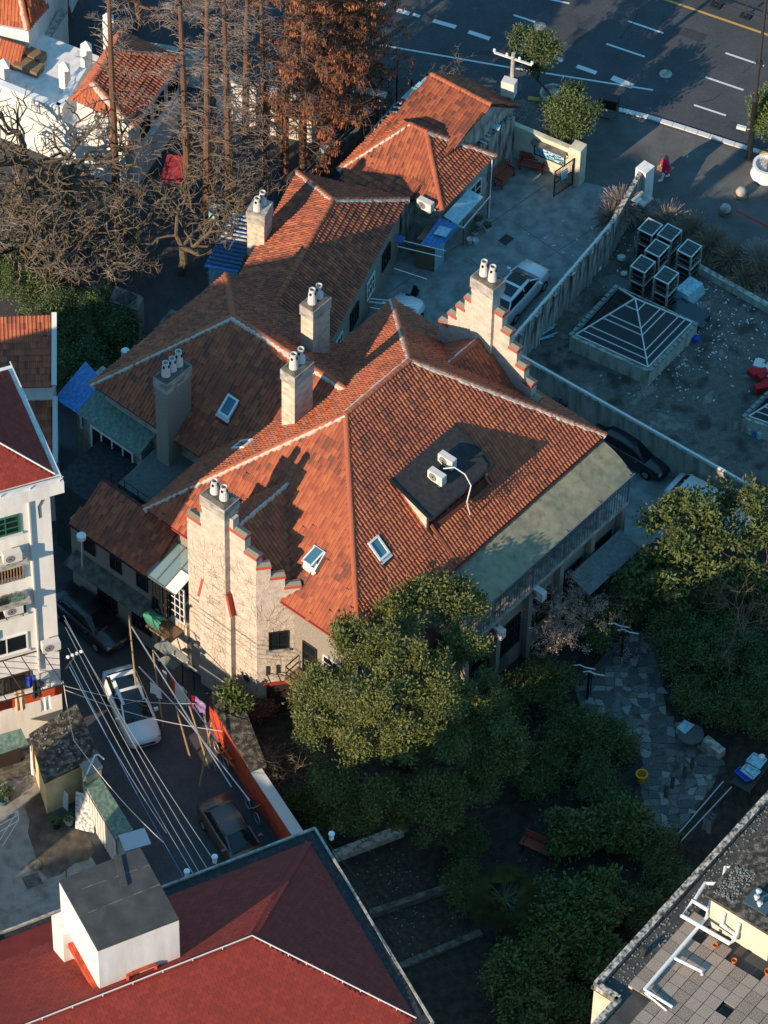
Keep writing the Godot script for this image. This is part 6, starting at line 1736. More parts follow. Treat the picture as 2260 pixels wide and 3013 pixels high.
	for w in wires:
		s = mesh_tool(); var pts := []
		for i in 9: pts.append(w[0].lerp(w[1], i / 8.0) - U * 0.5 * sin(PI * i / 8.0))
		tube(s, pts, 0.017, 0.017, 4)
		single("power_line", "blue overhead power line among the paler alley wires" if k == 3 else "pale overhead power line running along the alley from the flats' bracket", "wire", s, M.steel if k != 3 else M.blue_wire, w[0], "power lines over the alley"); k += 1
	var br := thing("wire_bracket", "iron bracket arm with white insulators at the flats' corner", "bracket", Vector3(-14.63, 7.5, 16.06))
	s = mesh_tool(); bar(s, Vector3(-14.82, 7.8, 16.42), Vector3(-14.02, 7.8, 15.95), 0.06, 0.06); bar(s, Vector3(-14.8, 7, 16.36), Vector3(-14.29, 7.8, 16.12), 0.05, 0.05); part("arm", s, M.iron, br)
	for i in 4:
		s = mesh_tool(); lathe(s, Vector3(-14.66, 7.85, 16.37).lerp(Vector3(-14.06, 7.85, 16.02), i / 3.0), [Vector2(0.07, 0), Vector2(0.1, 0.08), Vector2(0.05, 0.14), Vector2(0, 0.16)], 8); part("insulator", s, M.white, br)
	var wl := [[Vector3(-14.91, 5.5, 16.19), Vector3(-8.42, 3, 15.06)], [Vector3(-14.92, 5.3, 16.26), Vector3(-7.46, 3, 16.72)], [Vector3(-14.99, 5.5, 16), Vector3(-14.44, 3.5, 17.89)], [Vector3(-14.44, 3.5, 17.89), Vector3(-9.71, 6, 25.7)]]
	for w in wl:
		s = mesh_tool(); var pts := []
		for i in 9: pts.append(w[0].lerp(w[1], i / 8.0) - U * 0.45 * sin(PI * i / 8.0))
		tube(s, pts, 0.018, 0.018, 4)
		single("slack_cable", "slack pale cable strung across the alley", "wire", s, M.off_white, w[0], "slack cables over the alley")
	# ---- bamboo drying rack with laundry along the wall
	var ra := thing("bamboo_rack", "bamboo and pipe drying rack hung with laundry beside the stepped gable", "rack", Vector3(-9.41, 0, 13.85))
	for d in [[Vector3(-11.68, 0, 13.49), Vector3(-12.15, 5.2, 11.52)], [Vector3(-10.48, 0, 14.17), Vector3(-10.95, 4.2, 12.8)], [Vector3(-9.04, 0, 16.11), Vector3(-9.79, 3, 15.1)], [Vector3(-8.12, 0, 16.65), Vector3(-9.38, 3.2, 14.4)], [Vector3(-8.56, 0, 17.79), Vector3(-7.99, 2.6, 15.86)], [Vector3(-7.8, 0, 16.78), Vector3(-8.39, 3, 15.63)]]:
		s = mesh_tool(); tube(s, [d[0], d[1]], 0.05, 0.04, 6); part("bamboo_post", s, M.bamboo, ra)
	for d in [[Vector3(-12.05, 4.6, 11.66), Vector3(-6.91, 2.4, 19.58)], [Vector3(-10.91, 4.1, 12.77), Vector3(-7.68, 2.6, 16.98)], [Vector3(-11.63, 3.2, 13.04), Vector3(-9.75, 2.9, 15.16)], [Vector3(-9.75, 2.9, 15.16), Vector3(-6, 2.4, 20.38)]]:
		s = mesh_tool(); tube(s, [d[0], d[1]], 0.035, 0.035, 5); part("rail", s, M.steel, ra)
	var items := [["orange_scarf", "long orange scarf on the alley drying rack", "scarf", M.cloth_orange, Vector3(-10, 3.2, 13.62), 0.25, 1.3], ["white_vest", "white vest pegged on the alley drying rack", "shirt", M.cloth_white, Vector3(-9.62, 3.1, 14.04), 0.6, 1.3], ["grey_shirt", "grey shirt hanging between vest and red top on the rack", "shirt", M.cloth_grey, Vector3(-9.3, 3, 14.29), 0.5, 1.2],
		["red_jersey", "bright red jersey on the alley drying rack", "shirt", M.cloth_red, Vector3(-9.16, 3, 14.43), 0.6, 1.0], ["pale_shirt", "pale shirt beside the red top on the rack", "shirt", M.cloth_white, Vector3(-9.43, 3.2, 14.34), 0.5, 1.2], ["purple_cloth", "crumpled lilac cloth at the end of the rack by the orange wall", "cloth", M.cloth_purple, Vector3(-8.61, 2.9, 14.76), 0.8, 0.9], ["white_apron", "small white cloth hanging over the car's tail", "cloth", M.cloth_white, Vector3(-10.8, 3, 13.99), 0.7, 0.8], ["pale_trousers", "thin pale trousers on the rack beside orange scarf", "trousers", M.cloth_grey, Vector3(-10.36, 3.4, 13.45), 0.3, 1.3]]
	for g in items:
		s = mesh_tool(); cloth_strip(s, g[4], Vector3(0.75, 0, 0.66), Vector3(-0.66, 0, 0.75), g[5], g[6])
		single(g[0], g[1], g[2], s, g[3], g[4] - U * g[6])
	# bicycles leaning on the orange wall
	for d in [[Vector3(-7.57, 0, 16.07), "bicycle leaning at the orange wall near the yellow planks"], [Vector3(-5.94, 0, 19.38), "bicycle leaning at the orange wall beside the brown car"]]:
		bicycle(d[1], d[0], deg_to_rad(-62))
	s = mesh_tool(); bar(s, Vector3(-7.76, 0.1, 15.59), Vector3(-6.91, 1, 17.25), 0.12, 0.05); bar(s, Vector3(-7.64, 0.1, 15.36), Vector3(-7.03, 1.1, 16.91), 0.12, 0.05); single("yellow_planks", "yellow planks leaning on the orange wall", "planks", s, M.amber, Vector3(-7.53, 0, 15.78))
	# door ledge and lower shelters along the house foot
	var lg := thing("wall_shelters", "row of small sheet shelters and shelves along the gable foot", "shelter", Vector3(-10.02, 0, 10.68))
	for d in [[Vector3(-11.07, 2.6, 11.23), Vector3(-10.36, 2.6, 11.87), Vector3(-9.8, 3, 11.72), Vector3(-10.5, 3, 11.1)], [Vector3(-10.18, 2.9, 11.88), Vector3(-9.43, 2.9, 12.49), Vector3(-9.16, 3.2, 12.5), Vector3(-9.86, 3.2, 11.89)], [Vector3(-10.85, 1.8, 11.44), Vector3(-10.1, 1.8, 12.05), Vector3(-9.69, 2.1, 11.97), Vector3(-10.4, 2.1, 11.38)]]:
		slab_part("shelter_sheet", d, 0.05, M.grey_sheet, lg)
	s = mesh_tool(); bar(s, Vector3(-10.09, 2.8, 11.86), Vector3(-8.86, 2.6, 12.75), 0.06, 0.06); bar(s, Vector3(-8.78, 2.4, 12.24), Vector3(-7.35, 2.2, 13.24), 0.06, 0.06); bar(s, Vector3(-7.35, 2.2, 13.24), Vector3(-7.41, 0.6, 13.11), 0.05, 0.05); part("pipe", s, M.off_white, lg)
	for d in [Vector3(-10.83, 0, 10.41), Vector3(-9.64, 0, 11.49), Vector3(-9.06, 0, 11.82)]:
		s = mesh_tool(); bar(s, d, d + U * 1.9, 0.06, 0.06); part("post", s, M.dark_frame, lg)

func bicycle(label: String, at: Vector3, turn: float) -> void:
	var b := thing("bicycle", label, "bicycle", at, turn, "bicycles in the alley")
	for x in [-0.52, 0.52]:
		var s := mesh_tool()
		var pts := []
		for k in 17: pts.append(Vector3(x + 0.33 * cos(TAU * k / 16), 0.33 + 0.33 * sin(TAU * k / 16), 0))
		tube(s, pts, 0.022, 0.022, 4)
		for k in 6: bar(s, Vector3(x, 0.33, 0), Vector3(x + 0.32 * cos(PI * k / 3), 0.33 + 0.32 * sin(PI * k / 3), 0), 0.008, 0.008)
		lpart("wheel", s, M.steel, b)
	var s2 := mesh_tool()
	for d in [[Vector3(-0.52, 0.33, 0), Vector3(-0.2, 0.85, 0)], [Vector3(-0.52, 0.33, 0), Vector3(-0.05, 0.3, 0)], [Vector3(-0.05, 0.3, 0), Vector3(-0.2, 0.9, 0)], [Vector3(-0.05, 0.3, 0), Vector3(0.38, 0.8, 0)], [Vector3(-0.2, 0.82, 0), Vector3(0.38, 0.85, 0)], [Vector3(0.52, 0.33, 0), Vector3(0.36, 1.0, 0)]]: tube(s2, d, 0.02, 0.02, 5)
	lpart("frame", s2, M.black_metal, b)
	s2 = mesh_tool(); box(s2, Vector3(-0.2, 0.9, 0), Vector3.RIGHT, Vector3(0.26, 0.06, 0.15)); lpart("saddle", s2, M.rubber, b)
	s2 = mesh_tool(); tube(s2, [Vector3(0.3, 1.02, -0.28), Vector3(0.36, 1.0, 0), Vector3(0.3, 1.02, 0.28)], 0.018, 0.018, 5); lpart("handlebar", s2, M.steel, b)

# glazed pyramid roof light on a low concrete base
func glass_pyramid(label: String, l: Vector3, f: Vector3, r: Vector3, b: Vector3, apex: Vector3) -> void:
	var U := Vector3.UP
	var c := (l + f + r + b) / 4.0
	var o := thing("pyramid_skylight", label, "skylight", c * Vector3(1, 0, 1), 0.0, "pyramid skylights in the bare yard")
	var s := mesh_tool()
	var big := [in_plan(l, c, -0.1), in_plan(f, c, -0.1), in_plan(r, c, -0.1), in_plan(b, c, -0.1)]
	prism(s, big, 0.0, l.y - 0.05); part("base", s, M.yard_wall, o)
	var cs := [l, f, r, b]
	for i in 4:
		s = mesh_tool(); tri(s, cs[i], cs[(i + 1) % 4], apex); tri(s, cs[i] - U * 0.05, cs[(i + 1) % 4] - U * 0.05, apex - U * 0.05)
		part("glazing", s, M.glass_black, o)
	for i in 4:
		s = mesh_tool(); bar(s, cs[i] + U * 0.04, apex + U * 0.04, 0.07, 0.06); part("hip_bar", s, M.off_white, o)
		s = mesh_tool(); bar(s, cs[i] + U * 0.03, cs[(i + 1) % 4] + U * 0.03, 0.06, 0.06); part("edge_bar", s, M.off_white if i < 2 else M.iron, o)
	for i in 2:
		for k in [0.12, 0.24, 0.46, 0.56, 0.82]:
			s = mesh_tool()
			bar(s, cs[i].lerp(apex, k) + U * 0.03, cs[(i + 1) % 4].lerp(apex, k) + U * 0.03, 0.05, 0.04); part("glazing_bar", s, M.off_white, o)
	# broken parapet bricks along the rim
	for e in [[2, 1], [0, 3]]:
		for k in 12:
			s = mesh_tool(); var p: Vector3 = big[e[0]].lerp(big[e[1]], (k + 0.5) / 12.0); p.y = l.y - 0.05
			box(s, p, big[e[1]] - big[e[0]] + Vector3(rng.randf(), 0, rng.randf()) * 0.6, Vector3(rng.randf_range(0.2, 0.34), 0.1, 0.2)); part("brick", s, M.stone_pale, o)

func crate_stack(label: String, at: Vector3, turn: float, n: int) -> void:
	# open-sided glass-topped crates, each a thing of its own
	for k in n:
		var c := thing("slatted_crate", label + (", top of its stack" if k == n - 1 else ", bottom of its stack"), "crate", at + Vector3.UP * k * 1.02, turn, "crates stacked in the bare yard")
		var s: SurfaceTool
		for x in [-0.5, 0.5]:
			for z in [-0.42, 0.42]:
				s = mesh_tool(); box(s, Vector3(x, 0, z), Vector3.RIGHT, Vector3(0.09, 1.0, 0.09)); lpart("corner_post", s, M.cement, c)
		for y in [0.08, 0.48, 0.9]:
			for z in [-0.42, 0.42]:
				s = mesh_tool(); box(s, Vector3(0, y, z), Vector3.RIGHT, Vector3(0.9, 0.09, 0.05)); lpart("side_slat", s, M.cement_dark, c)
			for x in [-0.5, 0.5]:
				s = mesh_tool(); box(s, Vector3(x, y, 0), Vector3(0, 0, 1), Vector3(0.75, 0.09, 0.05)); lpart("side_slat", s, M.cement_dark, c)
		s = mesh_tool(); box(s, Vector3(0, 0.2, 0), Vector3.RIGHT, Vector3(0.8, 0.55, 0.68)); lpart("load", s, M.black_metal, c)
		s = mesh_tool(); box(s, Vector3(0, 0.93, 0), Vector3.RIGHT, Vector3(0.92, 0.04, 0.78)); var g := lpart("lid", s, M.glass_teal, c)
		for x in [-0.5, -0.18, 0.18, 0.5]:
			s = mesh_tool(); box(s, Vector3(x, 0.97, 0), Vector3(0, 0, 1), Vector3(0.93, 0.035, 0.07 if absf(x) > 0.4 else 0.03)); lpart("lid_bar", s, M.off_white if absf(x) > 0.4 else M.amber_dull, g)
		for z in [-0.43, 0.43]:
			s = mesh_tool(); box(s, Vector3(0, 0.968, z), Vector3.RIGHT, Vector3(0.93, 0.037, 0.07)); lpart("lid_bar", s, M.off_white, g)

func build_yard() -> void:
	var U := Vector3.UP
	plain("glass_black", rgb(16, 20, 24), 0.12); plain("glass_teal", rgb(36, 62, 68), 0.12); plain("amber_dull", rgb(120, 96, 60), 0.8)
	glass_pyramid("dark glazed pyramid skylight on a broken concrete base in the bare yard", Vector3(9.76, 1.1, -11.57), Vector3(13.48, 1.1, -9.39), Vector3(15.84, 1.1, -12.67), Vector3(12.06, 1.1, -14.98), Vector3(12.79, 2.6, -12.85))
	glass_pyramid("dark glazed pyramid skylight with blue canisters along its base", Vector3(18.6, 1.1, -6.13), Vector3(22.61, 1.1, -4.35), Vector3(24.89, 1.1, -7.3), Vector3(21.16, 1.1, -9.45), Vector3(21.79, 2.6, -7.6))
	var n := 0
	for d in [Vector3(13.73, 0, -18.69), Vector3(14.74, 0, -18.31), Vector3(14.07, 0, -17.13), Vector3(15.77, 0, -17.18), Vector3(13.29, 0, -15.94), Vector3(14.5, 0, -15.17)]:
		crate_stack(["pale-sided crate by the wall corner", "crate with amber lid bars behind the others", "crate in the middle of the group", "crate beside the dry hedge", "blue-lidded crate next to the pyramid skylight", "crate with round blue lid nearest the wrapped bale"][n], d + U * 0.02, deg_to_rad(56.0), 2); n += 1
	var s := mesh_tool()
	for i in 6: box(s, Vector3(15.8, 0.02, -15.6) + U * 0.0 + Vector3(0.0, 0, 0), A, Vector3(1.5 - i * 0.05, 0.13 * (i + 1), 1.1 - i * 0.05))
	single("wrapped_bale", "plastic-wrapped bale beside the crates", "bale", s, M.pale_blue_sheet, Vector3(15.8, 0, -15.62))
	s = mesh_tool(); box(s, Vector3(15.84, 0.02, -14.09), W, Vector3(1.9, 0.5, 1.0)); box(s, Vector3(15.79, 0.53, -13.6), W, Vector3(2.0, 0.06, 0.5)); 
	single("low_cart", "low dark cart with glass sheets beside the pyramid skylight", "cart", s, M.glass_teal, Vector3(15.84, 0, -14.11))
	# bundle of pale blue tubes
	var bt := thing("tube_bundle", "bundle of pale blue tubes lying at the wall foot in the yard", "tubes", Vector3(7.54, 0.02, -11.91))
	for i in 22:
		s = mesh_tool()
		var o := Vector3(7.01, 0.08, -11.51) + Vector3(rng.randf_range(-0.6, 0.6), rng.randf_range(0, 0.25), rng.randf_range(-0.3, 0.3))
		var e := Vector3(8.08, 0.08, -12.74) + Vector3(rng.randf_range(-0.8, 0.8), rng.randf_range(0, 0.3), rng.randf_range(-0.4, 0.4))
		tube(s, [o, o.lerp(e, 0.5) + U * rng.randf_range(0, 0.15), e], 0.04, 0.04, 5); part("tube", s, M.pale_blue_sheet, bt)
	for d in [[Vector3(9.86, 0.03, -13.71), Vector3(11.02, 0.03, -14.76), Vector3(11.45, 0.06, -14.48), Vector3(10.27, 0.03, -13.22), "green corrugated sheet lying flat behind the pyramid skylight", M.green_sheet], [Vector3(10.8, 0.03, -16.71), Vector3(11.98, 0.03, -17.09), Vector3(13.07, 0.03, -16.35), Vector3(12.2, 0.03, -15.47), "grey board lying flat by the crates", M.grey_sheet], [Vector3(8.63, 0.03, -11.28), Vector3(9.12, 0.03, -12.19), Vector3(9.84, 0.03, -11.71), Vector3(9.28, 0.03, -10.87), "dark mat beside the blue tubes", M.cement_dark]]:
		s = mesh_tool(); slab(s, [d[0], d[1], d[2], d[3]], 0.03); single("loose_board", d[4], "board", s, d[5], d[0])
	for d in [[Vector3(11.05, 0.02, -17.41), 0.2], [Vector3(10.78, 0.02, -17.27), 0.18], [Vector3(12.42, 0.02, -17.05), 0.2], [Vector3(10.3, 0.02, -16.37), 0.18], [Vector3(13.52, 0.02, -10.13), 0.2], [Vector3(12.29, 0.02, -18.21), 0.25]]:
		s = mesh_tool(); lathe(s, d[0], [Vector2(0.0, 0.0), Vector2(d[1], 0.06), Vector2(d[1] * 0.9, d[1] * 0.9), Vector2(d[1] * 0.3, d[1] * 1.3), Vector2(0, d[1] * 1.4)], 9, 0.8); single("rubbish_bag", "small white rubbish bag on the yard dirt", "bag", s, M.cloth_white, d[0], "rubbish bags in the yard")
	s = mesh_tool(); lathe(s, Vector3(16.09, 0.02, -12.43), [Vector2(0, 0), Vector2(0.25, 0.05), Vector2(0.2, 0.25), Vector2(0, 0.3)], 8); single("blue_bag", "bright blue bag beside the pyramid skylight's corner", "bag", s, M.blue, Vector3(16.09, 0.02, -12.43))
	var k := 0
	for x in [1600, 1611, 1622, 1632]:
		var q: Vector3 = [Vector3(18.52, 0.02, -6.14), Vector3(18.75, 0.02, -5.99), Vector3(18.98, 0.02, -5.84), Vector3(19.19, 0.02, -5.68)][k]
		s = mesh_tool(); lathe(s, q, [Vector2(0.15, 0), Vector2(0.15, 0.4), Vector2(0.06, 0.5), Vector2(0.06, 0.56), Vector2(0, 0.56)], 10); single("blue_canister", "blue and white canister standing against the second skylight", "canister", s, M.blue_sheet if k % 2 == 0 else M.pale_blue_sheet, q, "canisters by the skylight"); k += 1
	for d in [[Vector3(19.13, 0, -9.35), M.cloth_red, "red sacks heaped behind the second skylight"], [Vector3(19.59, 0, -10.02), M.off_white, "white boxes heaped behind the second skylight"]]:
		s = mesh_tool()
		for i in 6: box(s, d[0] + Vector3(rng.randf_range(-0.6, 0.6), rng.randf() * 0.3, rng.randf_range(-0.5, 0.5)), Vector3(rng.randf(), 0, rng.randf_range(-1, 1)), Vector3(0.55, 0.35, 0.4))
		var hp_ := single("goods_heap", d[2], "heap", s, d[1], d[0]); hp_.set_meta("kind", "stuff")
	# scattered litter
	s = mesh_tool()
	for i in 420:
		var t := rng.randf()
		var c: Vector3 = [Vector3(12.5, 0.02, -18.9), Vector3(17.59, 0.02, -15.66), Vector3(14.53, 0.02, -10.23), Vector3(17.02, 0.02, -12.96)][rng.randi() % 4]
		var p := c + Vector3(rng.randfn() * 1.6, 0, rng.randfn() * 1.3)
		var r := rng.randf_range(0.02, 0.07)
		box(s, p, Vector3(rng.randf_range(-1, 1), 0, rng.randf_range(-1, 1)), Vector3(r, 0.015, r * rng.randf_range(1, 3)))
	var li := single("scattered_litter", "pale scraps and litter scattered over the bare yard", "litter", s, M.off_white, Vector3(14.85, 0.02, -13.55)); li.set_meta("kind", "stuff")
	# low kerb wall along the hedge
	s = mesh_tool(); bar(s, Vector3(16.16, 0.25, -17.6), Vector3(21.4, 0.25, -13.56), 0.3, 0.5); single("low_kerb_wall", "low stone kerb wall between yard and dry hedge", "wall", s, M.yard_wall, Vector3(18.57, 0, -15.72))
	# dry grassy creepers over the wall and hedge
	for d in [[Vector3(12.2, 1.5, -20.65), 1.3, 1], [Vector3(11.64, 1.6, -19.74), 1.0, 1], [Vector3(12.98, 1, -21.25), 0.9, 1], [Vector3(14.72, 0.7, -20.46), 1.3, 1], [Vector3(15.94, 0.7, -19.74), 1.2, 0], [Vector3(17.02, 0.7, -18.81), 1.2, 0], [Vector3(18.11, 0.6, -17.84), 1.2, 0], [Vector3(19.56, 0.8, -17.7), 1.2, 1], [Vector3(19.91, 0.6, -16.88), 1.2, 0], [Vector3(18.81, 0.4, -16.53), 1.0, 0]]:
		dry_bush("pale dry creeper tuft hanging over the yard wall" if d[2] == 1 else "brown tangled dry hedge bush along the yard kerb", d[0], d[1], d[2])

func dry_bush(label: String, at: Vector3, r: float, pale: int) -> void:
	var b := thing("dry_creeper" if pale else "dry_hedge_bush", label, "bush", at * Vector3(1, 0, 1), 0.0, "dry creepers" if pale else "dry hedge")
	var s := mesh_tool()
	for i in 12:
		var d := Vector3(rng.randf_range(-1, 1), rng.randf_range(0.1, 1), rng.randf_range(-1, 1)).normalized()
		tube(s, [at * Vector3(1, 0, 1), at - Vector3.UP * 0.2, at + d * r * 0.5], 0.03, 0.015, 4)
	part("stems", s, M.twig_brown, b)
	s = mesh_tool()
	for i in 520:
		var d := Vector3(rng.randfn(), rng.randfn() * 0.7 + 0.4, rng.randfn()).normalized()
		var p0 := at + d * r * rng.randf_range(0.1, 0.5)
		var p1 := at + d * r * rng.randf_range(0.7, 1.15) + Vector3(0, -0.1, 0)
		var x := d.cross(Vector3(rng.randf(), rng.randf(), rng.randf())).normalized() * 0.016
		tri(s, p0 - x, p0 + x, p1); tri(s, p0 - x * 0.5, p1 + x, p1 - x)
	part("dry_blades", s, M.twig_pale if pale else M.twig_brown, b).set_meta("kind", "stuff")

# ---------------------------------------------------------------- white houses and wall at the upper left
func build_village() -> void:
	var U := Vector3.UP
	var v := thing("white_walled_house", "white walled house with orange tiled hip roof behind bare trees", "house", Vector3(-13.86, 0, -22.41), deg_to_rad(52))
	var cn := Vector3(-13.75, 5, -22.25); var cr := Vector3(-11.5, 5, -27.6); var cl := Vector3(-17.14, 5, -24.25)
	var rn := Vector3(-15.99, 6.5, -24.07); var rf := Vector3(-15.02, 6.5, -26.39)
	var cf := cl + (cr - cn)
	var m := (cn + cr + cl + cf) / 4.0
	var s := mesh_tool(); prism(s, [in_plan(cn, m, 0.08), in_plan(cr, m, 0.08), in_plan(cf, m, 0.08), in_plan(cl, m, 0.08)], 0.0, 4.9); part("wall", s, M.white_wall, v)
	tiled_roof(v, [[cn, cr, rf, rn], [cl, cn, rn], [cf, cl, rn, rf], [cr, cf, rf]], [true, true, false, false], [[rn, cn, -1], [rf, cr, 1], [rn, rf, 0], [rn, cl, 0]])
	var ex := (cr - cn).normalized(); var en := (cn - cl).normalized()
	for i in 3: window(v, in_plan(cn, m, 0.075) + ex * (0.8 + i * 1.7) - U * 2.0, ex, en, 1.1, 1.3, 2, 2, M.dark_frame, M.glass_dark)
	# lower white parapet strip running along its right side
	s = mesh_tool(); bar(s, Vector3(-13.78, 2.3, -22.87), Vector3(-11.71, 2.3, -27.33), 0.35, 0.18); bar(s, Vector3(-13.87, 1.1, -24.09), Vector3(-11.79, 1.1, -28.58), 0.2, 2.2); single("white_side_wall", "white capped side wall along the orange-roofed house", "wall", s, M.white_wall, Vector3(-12.75, 0, -25.07))
	# terrace with parapet to its left
	var t := thing("white_terrace_house", "white flat-roofed terrace with parapet and lantern piers among bare trees", "house", Vector3(-18.28, 0, -25.23))
	var w0 := Vector3(-13.7, 4.1, -22.27); var w1 := Vector3(-17.88, 4.1, -24.52); var w2 := Vector3(-23.25, 4.1, -27.27)
	var back := Vector3(1.8, 0, -5.0)
	s = mesh_tool(); prism(s, [cn * Vector3(1, 0, 1) - en * 0.6, w1 * Vector3(1, 0, 1), w2 * Vector3(1, 0, 1), w2 * Vector3(1, 0, 1) + back, w1 * Vector3(1, 0, 1) + back, cl * Vector3(1, 0, 1) + back * 0.2], 0.0, 3.2); part("wall", s, M.white_wall, t)
	s = mesh_tool()
	for e in [[w1, w2], [w1, w1 + back * 0.6]]: bar(s, e[0] - U * 0.45, e[1] - U * 0.45, 0.3, 0.95)
	part("parapet", s, M.white_wall, t)
	s = mesh_tool()
	for e in [[w1, w2], [w1, w1 + back * 0.6]]: bar(s, e[0] + U * 0.07, e[1] + U * 0.07, 0.42, 0.12)
	part("parapet_cap", s, M.white, t)
	for d in [Vector3(-17.72, 4, -26.63), Vector3(-16.65, 4, -28.26), Vector3(-15.59, 4, -30.56), Vector3(-20.97, 4, -26.74)]:
		s = mesh_tool(); box(s, d - U * 4.0, A, Vector3(0.45, 5.0, 0.45)); var p := part("lantern_pier", s, M.white_wall, t)
		s = mesh_tool(); var q: Vector3 = d + U * 1.0; var r := 0.42
		for i in 4:
			var a0 := TAU * i / 4 + 0.7; var a1 := TAU * (i + 1) / 4 + 0.7
			tri(s, q + Vector3(cos(a0), 0, sin(a0)) * r, q + Vector3(cos(a1), 0, sin(a1)) * r, q + U * 0.5)
		part("pier_roof", s, M.white, p)
	# furniture on the terrace
	s = mesh_tool(); box(s, Vector3(-19.81, 3.25, -28.29), Vector3(1, 0, 0.5), Vector3(1.5, 0.4, 0.8)); box(s, Vector3(-19.57, 3.25, -29.1), Vector3(1, 0, 0.5), Vector3(1.2, 0.5, 0.7)); single("terrace_table", "weathered wooden table and chest on the white terrace", "table", s, M.wood, Vector3(-19.76, 3.2, -28.52))
	# second orange roof at the picture's corner
	var h2 := thing("corner_tiled_house", "orange tiled roof house with white gable wall among bare treetops", "house", Vector3(-21.49, 0, -31.29))
	var a := Vector3(-19.83, 5.2, -29.41); var b := Vector3(-22.91, 5.2, -30.11); var c := Vector3(-23.09, 7.4, -30.64); var d2 := Vector3(-20.27, 7.4, -30.19)
	s = mesh_tool(); prism(s, [a * Vector3(1, 0, 1), b * Vector3(1, 0, 1), b * Vector3(1, 0, 1) + Vector3(2, 0, -8), a * Vector3(1, 0, 1) + Vector3(2, 0, -8)], 0.0, 5.0); part("wall", s, M.white_wall, h2)
	var e2 := Vector3(-18.88, 5.2, -31.21); var f2 := Vector3(-19.53, 7.4, -30.4)
	tiled_roof(h2, [[b, a, d2, c], [a, e2, f2, d2]], [true, true], [[d2, a, -1]], 200)
	var h3 := thing("low_tiled_house", "low dark tiled roof below the white gable in the corner", "house", Vector3(-21.74, 0, -31.28))
	tiled_roof(h3, [[Vector3(-20.62, 3, -28.16), Vector3(-22.95, 3, -29.17), Vector3(-22.96, 4.4, -30.23), Vector3(-19.91, 4.4, -28.88)]], [true], [], 150)
	s = mesh_tool(); prism(s, [Vector3(-21, 0, -30.86), Vector3(-23.33, 0, -31.96), Vector3(-23.47, 0, -33.82), Vector3(-20.55, 0, -32.43)], 0.0, 2.9); part("wall", s, M.white_wall, h3)
	# pale walls beyond the trunks
	var k := 0
	for w in [[Vector3(-19.29, 2.4, -31.22), Vector3(-18.25, 2.4, -33.97), "pale blue-white garden wall beside the corner house"], [Vector3(-9.64, 3, -28.37), Vector3(-7.31, 3, -27.62), "pale blank wall panel between the straight trunks"], [Vector3(-6.66, 3.2, -27.18), Vector3(-4.22, 3.2, -26.58), "sunlit white wall with moulded top beside the reddish trees"], [Vector3(-14.29, 2.4, -31.4), Vector3(-10.45, 2.4, -30.61), "grey-white wall behind the orange roof"], [Vector3(-3.82, 2.6, -28.45), Vector3(-0.41, 2.6, -27.56), "stained wall end by the road verge"]]:
		s = mesh_tool(); var g: Vector3 = w[0] * Vector3(1, 0, 1); var h: Vector3 = w[1] * Vector3(1, 0, 1)
		bar(s, g + U * w[0].y * 0.5, h + U * w[0].y * 0.5, 0.3, w[0].y)
		var o := thing("garden_wall", w[2], "wall", g.lerp(h, 0.5), 0.0, "white garden walls")
		part("wall_panel", s, M.white_wall if k != 4 else M.stained_wall, o)
		s = mesh_tool(); bar(s, g + U * (w[0].y + 0.06), h + U * (w[0].y + 0.06), 0.44, 0.12); part("coping", s, M.white if k == 2 else M.cement, o); k += 1
	# red awning, orange lean-to roof
	s = mesh_tool(); slab(s, [Vector3(-12.38, 2.1, -21.12), Vector3(-11.14, 2.1, -20.96), Vector3(-10.89, 2.5, -22.59), Vector3(-12.04, 2.5, -22.83)], 0.05); single("red_awning", "faded red awning under the bare branches", "awning", s, M.awning_red, Vector3(-11.7, 1.2, -21.95))
	s = mesh_tool(); slab(s, [Vector3(-10.36, 2.4, -24.12), Vector3(-8.96, 2.4, -23.75), Vector3(-8.91, 2.7, -23.87), Vector3(-10.26, 2.7, -24.25)], 0.08); single("orange_lean_to_roof", "thin orange tiled lean-to roof between the trunks", "roof", s, M.roof_deck, Vector3(-9.71, 1.5, -24.85))
	# shelter with blue slats by the single chimney
	var sl := thing("blue_slat_shelter", "shelter of pale slats over blue sheets beside the single chimney", "shed", Vector3(-8.56, 0, -14.8))
	s = mesh_tool(); slab(s, [Vector3(-9.71, 2.9, -14.13), Vector3(-7.87, 2.9, -13.79), Vector3(-7.13, 3.3, -17.41), Vector3(-8.4, 3.3, -17.64)], 0.06); part("roof", s, M.blue_sheet, sl)
	for i in 14:
		s = mesh_tool(); bar(s, Vector3(-9.58, 3, -14.37).lerp(Vector3(-8.33, 3.4, -17.55), i / 13.0), Vector3(-7.77, 3, -13.96).lerp(Vector3(-7.07, 3.4, -17.25), i / 13.0), 0.09, 0.06); part("slat", s, M.off_white if i > 6 else M.slate_blue, sl)
	s = mesh_tool(); prism(s, [Vector3(-9.48, 0, -14.5), Vector3(-7.95, 0, -14.15), Vector3(-7.38, 0, -15.86), Vector3(-8.86, 0, -16.15)], 0.0, 2.7); part("wall", s, M.pale_blue_sheet, sl)
	s = mesh_tool(); box(s, Vector3(-9.14, 0, -14.51), Vector3(1, 0, 0.25), Vector3(0.9, 2.0, 0.12)); part("door", s, M.wood, sl)
	s = mesh_tool(); box(s, Vector3(-9.09, 1.5, -19.13), A, Vector3(1.0, 0.8, 0.7)); single("blue_tank", "pale blue box tank beside the slatted shelter", "tank", s, M.pale_blue_sheet, Vector3(-9.09, 1.5, -19.13))
	s = mesh_tool(); box(s, Vector3(-9.17, 0, -20.61), A, Vector3(1.1, 1.5, 0.8)); single("tank_stand", "dark stand under the pale blue tank", "stand", s, M.cement_dark, Vector3(-9.17, 0, -20.61))
